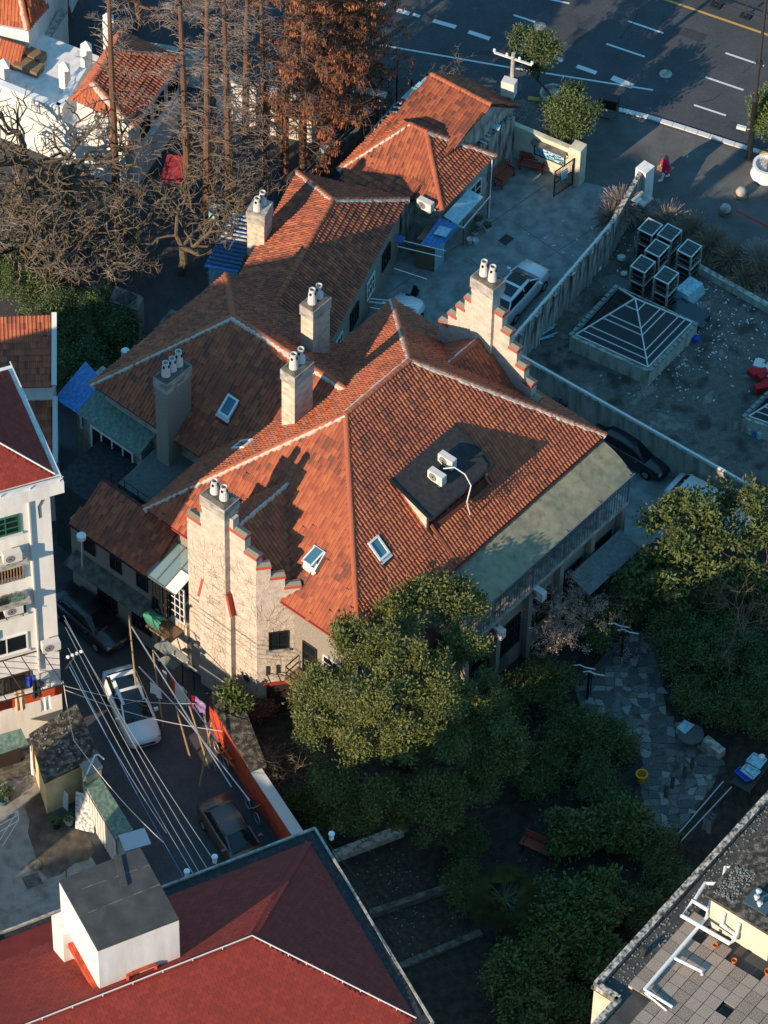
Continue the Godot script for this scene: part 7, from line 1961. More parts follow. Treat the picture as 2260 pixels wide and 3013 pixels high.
	# dark outhouses in the shade below the thicket
	for w in [[Vector3(-14.56, 2.4, -11.97), Vector3(-13, 2.4, -11.3), Vector3(-12.77, 2.4, -12.37), Vector3(-14.26, 2.4, -13.05), "grey rendered outhouse in deep shade below the bare thicket", M.pebble], [Vector3(-12.2, 2, -10.38), Vector3(-10.61, 2, -9.68), Vector3(-9.79, 2, -11.19), Vector3(-11.31, 2, -11.87), "low flat outhouse with open hatch beside the brown tiled house", M.cement]]:
		s = mesh_tool(); prism(s, [w[0] * Vector3(1, 0, 1), w[1] * Vector3(1, 0, 1), w[2] * Vector3(1, 0, 1), w[3] * Vector3(1, 0, 1)], 0.0, w[0].y - 0.1)
		var o := thing("outhouse", w[4], "shed", w[0] * Vector3(1, 0, 1)); part("wall", s, w[5], o)
		s = mesh_tool(); slab(s, [w[0], w[1], w[2], w[3]], 0.1); part("roof", s, M.cement_dark, o)
		s = mesh_tool(); box(s, w[0].lerp(w[2], 0.5) + U * 0.01, A, Vector3(0.9, 0.05, 0.7)); part("hatch", s, M.felt_black, o)
	s = mesh_tool(); lathe(s, Vector3(-13.49, 2.2, -8.32), [Vector2(0.12, 0), Vector2(0.22, 0.05), Vector2(0.24, 0.35), Vector2(0.2, 0.42), Vector2(0, 0.44)], 10); tube(s, [Vector3(-13.65, 0, -10.13), Vector3(-13.49, 2.2, -8.32)], 0.04, 0.04, 5); single("white_lamp", "round white lamp on a thin pole beside the brown tiled roof", "lamp", s, M.white, Vector3(-13.65, 0, -10.13))
	s = mesh_tool(); lathe(s, Vector3(-14.63, 6.2, 7.62), [Vector2(0.12, 0), Vector2(0.22, 0.05), Vector2(0.24, 0.3), Vector2(0, 0.34)], 10); tube(s, [Vector3(-14.73, 3, 7.12), Vector3(-14.63, 6.2, 7.62)], 0.03, 0.03, 5); single("annex_lamp", "round white lamp head at the tiled annex's eave", "lamp", s, M.white, Vector3(-14.73, 3, 7.12))

func build_garden() -> void:
	var U := Vector3.UP
	# ---- crazy paving, stone by stone
	var pv := Node3D.new(); pv.name = "garden_paving"; add_child(pv); pv.set_meta("kind", "structure")
	var outline := PackedVector2Array()
	for p in [Vector3(9.63, 0, 11.52), Vector3(10.91, 0, 9.14), Vector3(12.42, 0, 7.38), Vector3(13.67, 0, 7.88), Vector3(13.74, 0, 9.94), Vector3(14.03, 0, 12.54), Vector3(15.34, 0, 14.22), Vector3(16.66, 0, 15.32), Vector3(16.16, 0, 17.03), Vector3(14.54, 0, 19.59), Vector3(13.42, 0, 19.9), Vector3(12.69, 0, 17.7), Vector3(12.84, 0, 15.44), Vector3(11.53, 0, 13.2), Vector3(9.85, 0, 12.38)]: outline.append(Vector2(p.x, p.z))
	var s := mesh_tool()
	var pl := []
	for p in outline: pl.append(Vector3(p.x, 0, p.y))
	prism(s, pl, 0.0, 0.022, false); part("bedding", s, M.cement_dark, pv)
	var lo := Vector2(1e9, 1e9); var hi := Vector2(-1e9, -1e9)
	for p in outline: lo = lo.min(p); hi = hi.max(p)
	var st := 0.44
	var jit := {}
	var node := func(i: int, j: int) -> Vector2:
		var k := Vector2i(i, j)
		if not jit.has(k): jit[k] = Vector2(rng.randf_range(-0.16, 0.16), rng.randf_range(-0.16, 0.16))
		return lo + Vector2(i, j) * st + jit[k]
	var sub := mesh_tool()
	var many := 0
	for i in int((hi.x - lo.x) / st) + 1:
		for j in int((hi.y - lo.y) / st) + 1:
			var q := [node.call(i, j), node.call(i + 1, j), node.call(i + 1, j + 1), node.call(i, j + 1)]
			var c: Vector2 = (q[0] + q[1] + q[2] + q[3]) / 4.0
			if not Geometry2D.is_point_in_polygon(c, outline) or rng.randf() < 0.12: continue
			var h := 0.03 + rng.randf() * 0.02
			var poly := []
			var cut := rng.randi() % 5
			for k in 4:
				var v: Vector2 = c + (q[k] - c) * 0.9
				if k == cut:
					var pv0: Vector2 = c + (q[(k + 3) % 4] - c) * 0.9; var nx: Vector2 = c + (q[(k + 1) % 4] - c) * 0.9
					poly.append(Vector3(lerpf(v.x, pv0.x, 0.4), 0, lerpf(v.y, pv0.y, 0.4))); poly.append(Vector3(lerpf(v.x, nx.x, 0.4), 0, lerpf(v.y, nx.y, 0.4)))
				else: poly.append(Vector3(v.x, 0, v.y))
			var ss := mesh_tool()
			prism(ss, poly, 0.02, h, false)
			if many < 300: part("stone", ss, [M.stone_mid, M.stone_dark, M.stone_pale, M.stone_mid, M.stone_dark][rng.randi() % 5], pv)
			many += 1
	# ---- benches, bin, furniture
	bench("red slatted bench among dark garden shrubs", Vector3(7.74, 0.02, 20.97), deg_to_rad(-28))
	s = mesh_tool(); lathe(s, Vector3(12.7, 0.03, 16.82), [Vector2(0.2, 0), Vector2(0.26, 0.5), Vector2(0.3, 0.52), Vector2(0.3, 0.6), Vector2(0.24, 0.6), Vector2(0.2, 0.2), Vector2(0, 0.2)], 14); single("yellow_bin", "round yellow bin beside the garden paving", "bin", s, M.yellow, Vector3(12.71, 0, 16.8))
	# exercise posts with curved pale handles
	for d in [[Vector3(11.87, 0.02, 9.13), "exercise post with curved pale handles nearer the right trees"], [Vector3(10.15, 0.02, 11.81), "exercise post with curved pale handles nearer the big tree"]]:
		var o := thing("exercise_post", d[1], "exercise post", d[0], deg_to_rad(50), "garden exercise posts")
		s = mesh_tool(); tube(s, [Vector3.ZERO, Vector3(0, 2.0, 0)], 0.07, 0.07, 8); lpart("post", s, M.black_metal, o)
		for z in [-0.3, 0.3]:
			s = mesh_tool(); tube(s, [Vector3(-0.15, 2.05, z - 0.55), Vector3(0, 2.15, z - 0.3), Vector3(0.08, 2.12, z), Vector3(0.25, 2.05, z + 0.2), Vector3(0.45, 1.9, z + 0.3)], 0.035, 0.035, 6); lpart("handle", s, M.off_white, o)
		s = mesh_tool(); bar(s, Vector3(0, 2.0, -0.35), Vector3(0, 2.0, 0.35), 0.06, 0.06); lpart("cross_bar", s, M.black_metal, o)
	s = mesh_tool(); bar(s, Vector3(10.23, 1.6, 11.49), Vector3(11.73, 1.6, 9.54), 0.05, 0.05); bar(s, Vector3(10.25, 1.3, 11.45), Vector3(11.74, 1.3, 9.5), 0.05, 0.05)
	for p in [Vector3(10.31, 0, 11.5), Vector3(11.81, 0, 9.56)]: bar(s, p, p + U * 1.6, 0.05, 0.05)
	single("garden_rail", "dark iron rail between the two exercise posts", "rail", s, M.black_metal, Vector3(11, 0, 10.61))
	var mt := thing("stone_table", "dark stone table with pale folded board in the garden", "table", Vector3(15.11, 0.03, 14.4))
	s = mesh_tool(); lathe(s, Vector3(15.11, 0.03, 14.4), [Vector2(0.25, 0), Vector2(0.2, 0.6), Vector2(0.65, 0.64), Vector2(0.65, 0.74), Vector2(0, 0.74)], 14); part("pedestal", s, M.stone_dark, mt)
	s = mesh_tool(); slab(s, [Vector3(14.43, 0.85, 14.12), Vector3(14.83, 0.8, 14.44), Vector3(15.3, 0.8, 13.88), Vector3(14.81, 0.85, 13.6)], 0.03); single("folded_board", "pale blue folded board resting on the stone table", "board", s, M.pale_blue_sheet, Vector3(14.73, 0.75, 13.98))
	s = mesh_tool(); bar(s, Vector3(15.81, 0.25, 14.41), Vector3(16.64, 0.25, 15.23), 0.45, 0.5); single("concrete_bench", "long concrete block bench beside the stone table", "bench", s, M.yard_wall, Vector3(16.22, 0, 14.77))
	for d in [Vector3(14.19, 0.03, 17.11), Vector3(14.79, 0.03, 16.48), Vector3(13.87, 0.03, 17.68), Vector3(15.18, 0.03, 15.9)]:
		s = mesh_tool(); tube(s, [d, d + U * 0.9], 0.11, 0.1, 9); lathe(s, d + U * 0.9, [Vector2(0.13, 0), Vector2(0.13, 0.06), Vector2(0, 0.1)], 9); single("stone_post", "short dark stone post standing on the crazy paving", "post", s, M.stone_dark, d, "stone posts in the garden")
	# drying poles and rack with trays along the lower edge
	var dr := thing("garden_clothes_poles", "pair of long clothes poles on a trestle along the garden edge", "rack", Vector3(15.64, 0, 19.83))
	for d in [[Vector3(14.29, 1.8, 21.23), Vector3(16.49, 1.8, 18.07)], [Vector3(14.37, 1.8, 21.71), Vector3(16.88, 1.8, 18.39)]]:
		s = mesh_tool(); tube(s, [d[0], d[1]], 0.035, 0.035, 6); part("pole", s, M.steel, dr)
	for d in [Vector3(14.45, 0, 21.38), Vector3(16.84, 0, 18.18)]:
		s = mesh_tool(); bar(s, d + Vector3(-0.4, 0, 0), d + U * 1.8, 0.05, 0.05); bar(s, d + Vector3(0.4, 0, 0), d + U * 1.8, 0.05, 0.05); part("trestle", s, M.iron, dr)
	for d in [Vector3(15.68, 1.75, 20.27), Vector3(15.82, 1.75, 20.07), Vector3(15.95, 1.75, 19.9)]:
		s = mesh_tool(); cloth_strip(s, d, Vector3(0.7, 0, 0.7), Vector3(0.7, 0, -0.7), 0.5, 1.0); single("grey_garment", "grey garment on the garden clothes pole", "garment", s, M.cloth_grey, d - U * 1.0, "garments on the garden pole")
	var tr := thing("tray_rack", "dark rack at the garden edge carrying pale drying trays", "rack", Vector3(17.78, 0, 16.7))
	s = mesh_tool(); slab(s, [Vector3(16.93, 0.9, 17.42), Vector3(17.8, 0.9, 18.01), Vector3(18.98, 0.9, 16.09), Vector3(18.15, 0.9, 15.55)], 0.06); part("top", s, M.iron, tr)
	for d in [Vector3(17.08, 0, 17.45), Vector3(17.86, 0, 18.04), Vector3(18.96, 0, 16.16)]:
		s = mesh_tool(); bar(s, d, d + U * 0.88, 0.06, 0.06); part("leg", s, M.iron, tr)
	for d in [[Vector3(17.14, 1, 16.87), Vector3(17.67, 1, 17.47), Vector3(18.04, 1, 17.24), Vector3(17.44, 1, 16.58), M.blue, "blue tray on the garden rack"], [Vector3(17.42, 1.08, 16.84), Vector3(17.98, 1.08, 17.36), Vector3(18.35, 1.08, 16.9), Vector3(17.7, 1.08, 16.47), M.pale_blue_sheet, "pale tray resting over the blue tray"], [Vector3(17.71, 1.05, 16.25), Vector3(18.32, 1.05, 16.71), Vector3(18.7, 1.05, 16.13), Vector3(18.08, 1.05, 15.76), M.pale_blue_sheet, "pale tray at the far end of the garden rack"]]:
		s = mesh_tool(); slab(s, [d[0], d[1], d[2], d[3]], 0.06)
		for k in 4: bar(s, d[k] + U * 0.04, d[(k + 1) % 4] + U * 0.04, 0.06, 0.08)
		single("drying_tray", d[5], "tray", s, d[4], d[0])
	s = mesh_tool(); lathe(s, Vector3(18.47, 0.92, 15.98), [Vector2(0, 0), Vector2(0.2, 0.05), Vector2(0.15, 0.25), Vector2(0, 0.3)], 8); single("white_sack", "small white sack on the garden rack", "sack", s, M.cloth_white, Vector3(18.47, 0.9, 15.97))
	# concrete kerb path and plots near the red roof
	s = mesh_tool(); bar(s, Vector3(-1.96, 0.2, 21.89), Vector3(1.22, 0.2, 20.28), 0.5, 0.4); single("plot_kerb", "long concrete kerb beside the garden plots by the red roof", "kerb", s, M.yard_wall, Vector3(-0.26, 0, 21))
	for d in [[Vector3(-1.44, 0.02, 22.56), Vector3(1.5, 0.02, 21.1), Vector3(2.96, 0.02, 23.37), Vector3(-0.19, 0.02, 24.81)], [Vector3(0.26, 0.02, 25.47), Vector3(3.29, 0.02, 23.9), Vector3(4.4, 0.02, 25.88), Vector3(1.38, 0.02, 27.56)]]:
		s = mesh_tool(); slab(s, d, 0.3); var o := struct("garden_plot", s, M.soil_dark)
	s = mesh_tool(); bar(s, Vector3(-0.18, 0.2, 25.21), Vector3(3.39, 0.2, 23.63), 0.3, 0.4); single("plot_edge", "dark kerb between the two garden plots", "kerb", s, M.cement_dark, Vector3(1.55, 0, 24.34))
	s = mesh_tool(); bar(s, Vector3(1.17, 0.1, 28.15), Vector3(5.04, 0.1, 26.05), 0.35, 0.2); single("plot_path", "narrow kerb below the lower garden plot", "kerb", s, M.cement_dark, Vector3(3.1, 0, 26.97))
	for w in [[Vector3(-2.47, 15, 31.67), Vector3(5.45, 1.5, 31.09)], [Vector3(-2.26, 14.5, 32.05), Vector3(3.94, 2, 30.71)]]:
		s = mesh_tool(); var pts := []
		for i in 9: pts.append(w[0].lerp(w[1], i / 8.0) - U * 0.9 * sin(PI * i / 8.0))
		tube(s, pts, 0.02, 0.02, 4); single("garden_cable", "thin cable sagging from the red roof corner into the garden", "wire", s, M.iron, w[1], "cables over the garden")
	s = mesh_tool()
	for i in 160:
		var c: Vector3 = [Vector3(0.65, 0.03, 22.77), Vector3(2, 0.03, 25.69), Vector3(7.66, 0.03, 22.83)][rng.randi() % 3]
		var p := c + Vector3(rng.randfn() * 1.1, 0, rng.randfn() * 0.9); var r := rng.randf_range(0.015, 0.05)
		box(s, p, Vector3(rng.randf_range(-1, 1), 0, rng.randf_range(-1, 1)), Vector3(r, 0.015, r * 2))
	single("garden_litter", "pale leaves and scraps scattered on the garden plots", "litter", s, M.stone_pale, Vector3(0.65, 0.02, 22.76)).set_meta("kind", "stuff")
	# units and boards on the villa's garden wall
	aircon(Vector3(7.52, 4.6, 9.23), deg_to_rad(-39), "air conditioner on the garden side below the villa canopy, beside the budding shrub")
	aircon(Vector3(5.57, 4, 11.19), deg_to_rad(-39), "air conditioner on the garden side of the villa behind the big tree")
	var gw := thing("garden_lean_to", "low grey lean-to along the villa's garden side behind the big tree", "shed", Vector3(6.11, 0, 9.29), deg_to_rad(50.4))
	s = mesh_tool(); slab(s, [Vector3(5.31, 3.6, 10.08), Vector3(6.89, 3.6, 8.18), Vector3(6.65, 3.8, 8.06), Vector3(5.03, 3.8, 9.96)], 0.06); part("roof", s, M.pale_blue_sheet, gw)
	s = mesh_tool(); prism(s, [hp(5.0, -0.2, 0), hp(9.5, -0.2, 0), hp(9.5, -1.6, 0), hp(5.0, -1.6, 0)], 0.0, 3.3); part("wall", s, M.pebble, gw)
	build_street_things()

func build_street() -> void:
	var U := Vector3.UP
	# ---- median fence
	var fn := thing("median_fence", "dark railing fence with weighted feet along the road median", "fence", Vector3(18.24, 0, -37.19))
	var a := Vector3(14.15, 0.02, -40.07); var b := Vector3(22.34, 0.02, -35.99)
	var s := mesh_tool()
	for y in [0.35, 1.0]: bar(s, a + U * y, b + U * y, 0.05, 0.05)
	part("rail", s, M.iron, fn)
	for i in 5:
		var p := a.lerp(b, (i + 0.3) / 5.0)
		s = mesh_tool(); bar(s, p, p + U * 1.15, 0.09, 0.09); var po := part("post", s, M.iron, fn)
		s = mesh_tool(); box(s, p, b - a, Vector3(0.6, 0.1, 0.45)); part("foot", s, M.black_metal, po)
	for i in 60:
		s = mesh_tool(); var p := a.lerp(b, i / 60.0); bar(s, p + U * 0.35, p + U * 1.0, 0.02, 0.02); part("baluster", s, M.iron, fn)
	# ---- lamp post with camera
	var lp := thing("lamp_post", "tall dark lamp post with white camera at the kerb", "lamp post", Vector3(19.36, 0, -26))
	s = mesh_tool(); var o := Vector3(19.36, 0, -26)
	tube(s, [o, o + U * 4.6], 0.17, 0.15, 10); part("lower_shaft", s, M.black_metal, lp)
	s = mesh_tool(); tube(s, [o + U * 4.6, o + U * 12.0], 0.1, 0.08, 10); part("upper_shaft", s, M.iron, lp)
	s = mesh_tool(); tube(s, [o, o + U * 0.12], 0.26, 0.24, 12); part("base_plate", s, M.iron, lp)
	for y in [4.5, 7.0]:
		s = mesh_tool(); tube(s, [o + U * y, o + U * (y + 0.3)], 0.2, 0.2, 10); part("collar", s, M.iron, lp)
	s = mesh_tool(); bar(s, o + U * 2.3, o + U * 2.4 + Vector3(-0.35, 0, 0.1), 0.05, 0.05); bar(s, o + U * 2.42 + Vector3(-0.35, 0, 0.1), o + U * 2.5 + Vector3(-0.85, 0, 0.0), 0.2, 0.18); part("camera", s, M.white, lp)
	# ---- bollards
	for d in [Vector3(18.82, 0.01, -23.17), Vector3(17.93, 0.01, -21.84)]:
		var bo := thing("stone_ball_bollard", "pale stone ball bollard on the forecourt", "bollard", d, 0.0, "stone ball bollards")
		s = mesh_tool(); s.set_smooth_group(1); var pr := []
		for i in 10: pr.append(Vector2(0.3 * sin(PI * (i + 0.001) / 9.0), 0.36 - 0.3 * cos(PI * i / 9.0)))
		lathe(s, Vector3.ZERO, pr, 16); lpart("ball", s, M.cement, bo)
		s = mesh_tool(); lathe(s, Vector3.ZERO, [Vector2(0.36, 0), Vector2(0.32, 0.1), Vector2(0.0, 0.12)], 12); lpart("foot", s, M.cement_dark, bo)
	# ---- round planter
	var pp := Vector3(20.28, 0.01, -24.85)
	var pl := thing("round_planter", "round white planter with dry grass beside the lamp post", "planter", pp)
	s = mesh_tool(); lathe(s, pp, [Vector2(0.85, 0), Vector2(0.9, 0.1), Vector2(0.72, 0.18), Vector2(0.82, 0.75), Vector2(0.82, 0.85), Vector2(0.66, 0.85), Vector2(0.62, 0.7), Vector2(0.0, 0.7)], 22); part("bowl", s, M.white, pl)
	s = mesh_tool()
	for i in 260:
		var q := pp + Vector3(rng.randf_range(-0.55, 0.55), 0.7, rng.randf_range(-0.55, 0.55)); var e := Vector3(rng.randf_range(-0.1, 0.1), rng.randf_range(0.08, 0.2), rng.randf_range(-0.1, 0.1))
		tri(s, q, q + Vector3(0.02, 0, 0), q + e)
	part("dry_grass", s, M.twig_brown, pl).set_meta("kind", "stuff")
	# ---- black street cabinet, kerb planter
	var kb := thing("street_cabinet", "black street cabinet behind the gate tree", "cabinet", Vector3(11.76, 0, -29.23))
	s = mesh_tool(); box(s, Vector3(11.76, 0, -29.23), Vector3(1, 0, 0.3), Vector3(1.0, 1.35, 0.6)); part("body", s, M.black_metal, kb)
	s = mesh_tool(); box(s, Vector3(11.67, 1.35, -27.83), Vector3(1, 0, 0.3), Vector3(1.08, 0.07, 0.68)); part("lid", s, M.iron, kb)
	s = mesh_tool(); lathe(s, Vector3(8.72, 0.01, -30.28), [Vector2(0.7, 0), Vector2(0.75, 0.55), Vector2(0.62, 0.55), Vector2(0.6, 0.4), Vector2(0, 0.4)], 18); single("round_tree_planter", "low round planter at the foot of the roadside tree", "planter", s, M.cement, Vector3(8.72, 0, -30.3))
	# red line on the forecourt
	s = mesh_tool(); bar(s, Vector3(18.53, 0.01, -22.07), Vector3(21.68, 0.01, -19.91), 0.16, 0.008); single("red_paint_line", "faded red painted line on the forecourt", "marking", s, M.red_trim, Vector3(19.75, 0.01, -21.24))
	person(Vector3(14.77, 0.01, -24.37))

func capsule(a: Vector3, b: Vector3, ra: float, rb: float, p: Vector3) -> float:
	var d := b - a
	var t := clampf((p - a).dot(d) / d.length_squared(), 0.0, 1.0)
	return p.distance_to(a + d * t) - lerpf(ra, rb, t)

# a body as one continuous surface: smooth union of tapered capsules, meshed by surface nets
func blend_body(bones: Array, cell: float, k: float) -> SurfaceTool:
	var lo := Vector3(1e9, 1e9, 1e9); var hi := -lo
	for b in bones:
		for i in 2:
			var r: float = maxf(b[2], b[3]) + cell * 2.0
			lo = lo.min(b[i] - Vector3.ONE * r); hi = hi.max(b[i] + Vector3.ONE * r)
	var n := Vector3i(((hi - lo) / cell).ceil()) + Vector3i.ONE
	var f := PackedFloat32Array(); f.resize(n.x * n.y * n.z)
	for z in n.z:
		for y in n.y:
			for x in n.x:
				var p := lo + Vector3(x, y, z) * cell
				var d := 1e3
				for b in bones:
					var e := capsule(b[0], b[1], b[2], b[3], p)
					var h := clampf(0.5 + 0.5 * (d - e) / k, 0.0, 1.0)
					d = lerpf(d, e, h) - k * h * (1.0 - h)
				f[x + n.x * (y + n.y * z)] = d
	var vid := {}
	var vs := []
	for z in n.z - 1:
		for y in n.y - 1:
			for x in n.x - 1:
				var acc := Vector3.ZERO; var c := 0
				var v := []
				for q in 8: v.append(f[(x + (q & 1)) + n.x * ((y + ((q >> 1) & 1)) + n.y * (z + (q >> 2)))])
				for e in [[0, 1], [2, 3], [4, 5], [6, 7], [0, 2], [1, 3], [4, 6], [5, 7], [0, 4], [1, 5], [2, 6], [3, 7]]:
					var s0: float = v[e[0]]; var s1: float = v[e[1]]
					if (s0 < 0.0) != (s1 < 0.0):
						var t := s0 / (s0 - s1)
						var p0 := Vector3(e[0] & 1, (e[0] >> 1) & 1, e[0] >> 2); var p1 := Vector3(e[1] & 1, (e[1] >> 1) & 1, e[1] >> 2)
						acc += p0.lerp(p1, t); c += 1
				if c > 0:
					vid[Vector3i(x, y, z)] = vs.size(); vs.append(lo + (Vector3(x, y, z) + acc / c) * cell)
	var s := mesh_tool(); s.set_smooth_group(1)
	for z in range(1, n.z - 1):
		for y in range(1, n.y - 1):
			for x in range(1, n.x - 1):
				var s0 := f[x + n.x * (y + n.y * z)] < 0.0
				for ax in 3:
					var d := [Vector3i(1, 0, 0), Vector3i(0, 1, 0), Vector3i(0, 0, 1)]
					var q: Vector3i = Vector3i(x, y, z) + d[ax]
					var s1 := f[q.x + n.x * (q.y + n.y * q.z)] < 0.0
					if s0 == s1: continue
					var u: Vector3i = d[(ax + 1) % 3]; var w: Vector3i = d[(ax + 2) % 3]
					var c := Vector3i(x, y, z)
					var ids := [c, c - u, c - u - w, c - w]
					var ok := true
					for i in ids: if not vid.has(i): ok = false
					if not ok: continue
					var a = vs[vid[ids[0]]]; var b = vs[vid[ids[1]]]; var e = vs[vid[ids[2]]]; var g = vs[vid[ids[3]]]
					if s0: quad(s, g, e, b, a)
					else: quad(s, a, b, e, g)
	return s

func person(at: Vector3) -> void:
	var p := thing("person", "person in pink-red padded coat and white trousers walking across the forecourt with a bag", "person", at, deg_to_rad(200))
	# local: walks towards +x, y up
	var hipL := Vector3(0, 0.86, -0.09); var hipR := Vector3(0, 0.86, 0.09)
	var body := [[Vector3(0, 0.9, 0), Vector3(0.02, 1.18, 0), 0.15, 0.14], [Vector3(0.02, 1.18, 0), Vector3(0.03, 1.36, 0), 0.15, 0.12], [Vector3(0.03, 1.36, -0.14), Vector3(0.03, 1.36, 0.14), 0.09, 0.09], [Vector3(0.03, 1.38, 0), Vector3(0.05, 1.5, 0), 0.06, 0.055],
		[hipL, Vector3(0.17, 0.48, -0.09), 0.1, 0.07], [Vector3(0.17, 0.48, -0.09), Vector3(0.24, 0.1, -0.09), 0.065, 0.045], [Vector3(0.23, 0.06, -0.09), Vector3(0.4, 0.04, -0.1), 0.045, 0.04],
		[hipR, Vector3(0.03, 0.46, 0.09), 0.1, 0.07], [Vector3(0.03, 0.46, 0.09), Vector3(-0.22, 0.14, 0.09), 0.065, 0.045], [Vector3(-0.23, 0.1, 0.09), Vector3(-0.1, 0.05, 0.1), 0.045, 0.04],
		[Vector3(0.03, 1.36, -0.2), Vector3(-0.08, 1.1, -0.26), 0.055, 0.048], [Vector3(-0.08, 1.1, -0.26), Vector3(0.06, 0.92, -0.25), 0.045, 0.035], [Vector3(0.03, 1.36, 0.2), Vector3(0.08, 1.1, 0.26), 0.055, 0.048], [Vector3(0.08, 1.1, 0.26), Vector3(0.2, 0.94, 0.24), 0.045, 0.035],
		[Vector3(0.06, 1.58, 0), Vector3(0.08, 1.65, 0), 0.085, 0.09]]
	for sd in [-1.0, 1.0]:
		var h := Vector3(0.08 if sd < 0 else 0.22, 0.88, sd * 0.245)
		body.append([h, h + Vector3(0.03, -0.07, 0), 0.032, 0.03])
		for k in 4: body.append([h + Vector3(-0.03 + k * 0.022, -0.08, 0), h + Vector3(-0.02 + k * 0.025, -0.15 - (0.02 if k in [1, 2] else 0.0), sd * -0.02), 0.011, 0.009])
		body.append([h + Vector3(0.03, -0.02, 0), h + Vector3(0.07, -0.08, sd * -0.02), 0.012, 0.01])
	var s := blend_body(body, 0.03, 0.03); lpart("body", s, M.skin, p)
	var coat := [[Vector3(0.0, 0.62, 0), Vector3(0.02, 1.18, 0), 0.235, 0.19], [Vector3(0.02, 1.18, 0), Vector3(0.03, 1.36, 0), 0.19, 0.15], [Vector3(0.03, 1.37, -0.15), Vector3(0.03, 1.37, 0.15), 0.115, 0.115], [Vector3(0.03, 1.36, -0.2), Vector3(-0.08, 1.1, -0.28), 0.09, 0.085], [Vector3(-0.08, 1.1, -0.28), Vector3(0.05, 0.95, -0.26), 0.085, 0.07], [Vector3(0.03, 1.36, 0.2), Vector3(0.08, 1.1, 0.28), 0.09, 0.085], [Vector3(0.08, 1.1, 0.28), Vector3(0.18, 0.97, 0.25), 0.085, 0.07]]
	s = blend_body(coat, 0.04, 0.05); lpart("coat", s, M.coat_pink, p)
	var tro := [[Vector3(0, 0.8, -0.09), Vector3(0.17, 0.48, -0.09), 0.12, 0.09], [Vector3(0.17, 0.48, -0.09), Vector3(0.24, 0.12, -0.09), 0.085, 0.065], [Vector3(0, 0.8, 0.09), Vector3(0.03, 0.46, 0.09), 0.12, 0.09], [Vector3(0.03, 0.46, 0.09), Vector3(-0.21, 0.16, 0.09), 0.085, 0.065]]
	s = blend_body(tro, 0.035, 0.03); lpart("trousers", s, M.cloth_white, p)
	s = blend_body([[Vector3(0.22, 0.06, -0.09), Vector3(0.42, 0.05, -0.1), 0.06, 0.055]], 0.025, 0.02); lpart("shoe", s, M.cloth_white, p)
	s = blend_body([[Vector3(-0.25, 0.1, 0.09), Vector3(-0.1, 0.06, 0.1), 0.06, 0.055]], 0.025, 0.02); lpart("shoe", s, M.cloth_white, p)
	s = blend_body([[Vector3(0.03, 1.64, 0), Vector3(0.05, 1.7, 0), 0.105, 0.1], [Vector3(-0.03, 1.62, -0.04), Vector3(-0.03, 1.52, 0.04), 0.08, 0.07]], 0.03, 0.04); lpart("hair", s, M.hair, p)
	s = mesh_tool()
	for z in [-0.035, 0.035]: box(s, Vector3(0.168, 1.625, z), Vector3.RIGHT, Vector3(0.012, 0.014, 0.022))
	box(s, Vector3(0.165, 1.565, 0), Vector3.RIGHT, Vector3(0.012, 0.01, 0.04)); lpart("eyes_and_mouth", s, M.dark_frame, p)
	s = mesh_tool(); tri(s, Vector3(0.16, 1.62, -0.012), Vector3(0.16, 1.62, 0.012), Vector3(0.195, 1.59, 0)); tri(s, Vector3(0.16, 1.585, -0.015), Vector3(0.16, 1.585, 0.015), Vector3(0.195, 1.59, 0)); lpart("nose", s, M.skin, p)
	s = mesh_tool(); var bp := p.transform * Vector3(0.22, 0.45, 0.27); box(s, bp, Vector3(0.9, 0, 0.3), Vector3(0.34, 0.36, 0.14)); tube(s, [bp + Vector3(-0.12, 0.36, 0), bp + Vector3(0, 0.46, 0), bp + Vector3(0.12, 0.36, 0)], 0.015, 0.015, 5); single("hand_bag", "brown bag held by the person in the pink-red coat", "bag", s, M.wood, bp)

func build_street_things() -> void:
	pass

# ---------------------------------------------------------------- vegetation
func sprig(called: String, n: int, size: float, spread: float, seed_: int) -> ArrayMesh:
	var r := RandomNumberGenerator.new(); r.seed = seed_
	var s := mesh_tool()
	for i in n:
		var p := Vector3(r.randfn(), r.randfn(), r.randfn()) * spread * 0.5
		var d := (p.normalized() + Vector3(r.randfn(), r.randfn() + 0.4, r.randfn()) * 0.7).normalized()
		var w := d.cross(Vector3(r.randfn(), r.randfn(), r.randfn())).normalized()
		var l := size * r.randf_range(0.7, 1.3)
		var tip := p + d * l; var m := p + d * l * 0.5
		var up := d.cross(w).normalized() * l * 0.1
		tri(s, p, m + w * l * 0.26 + up, tip); tri(s, p, tip, m - w * l * 0.26 + up)
	s.generate_normals()
	return s.commit()

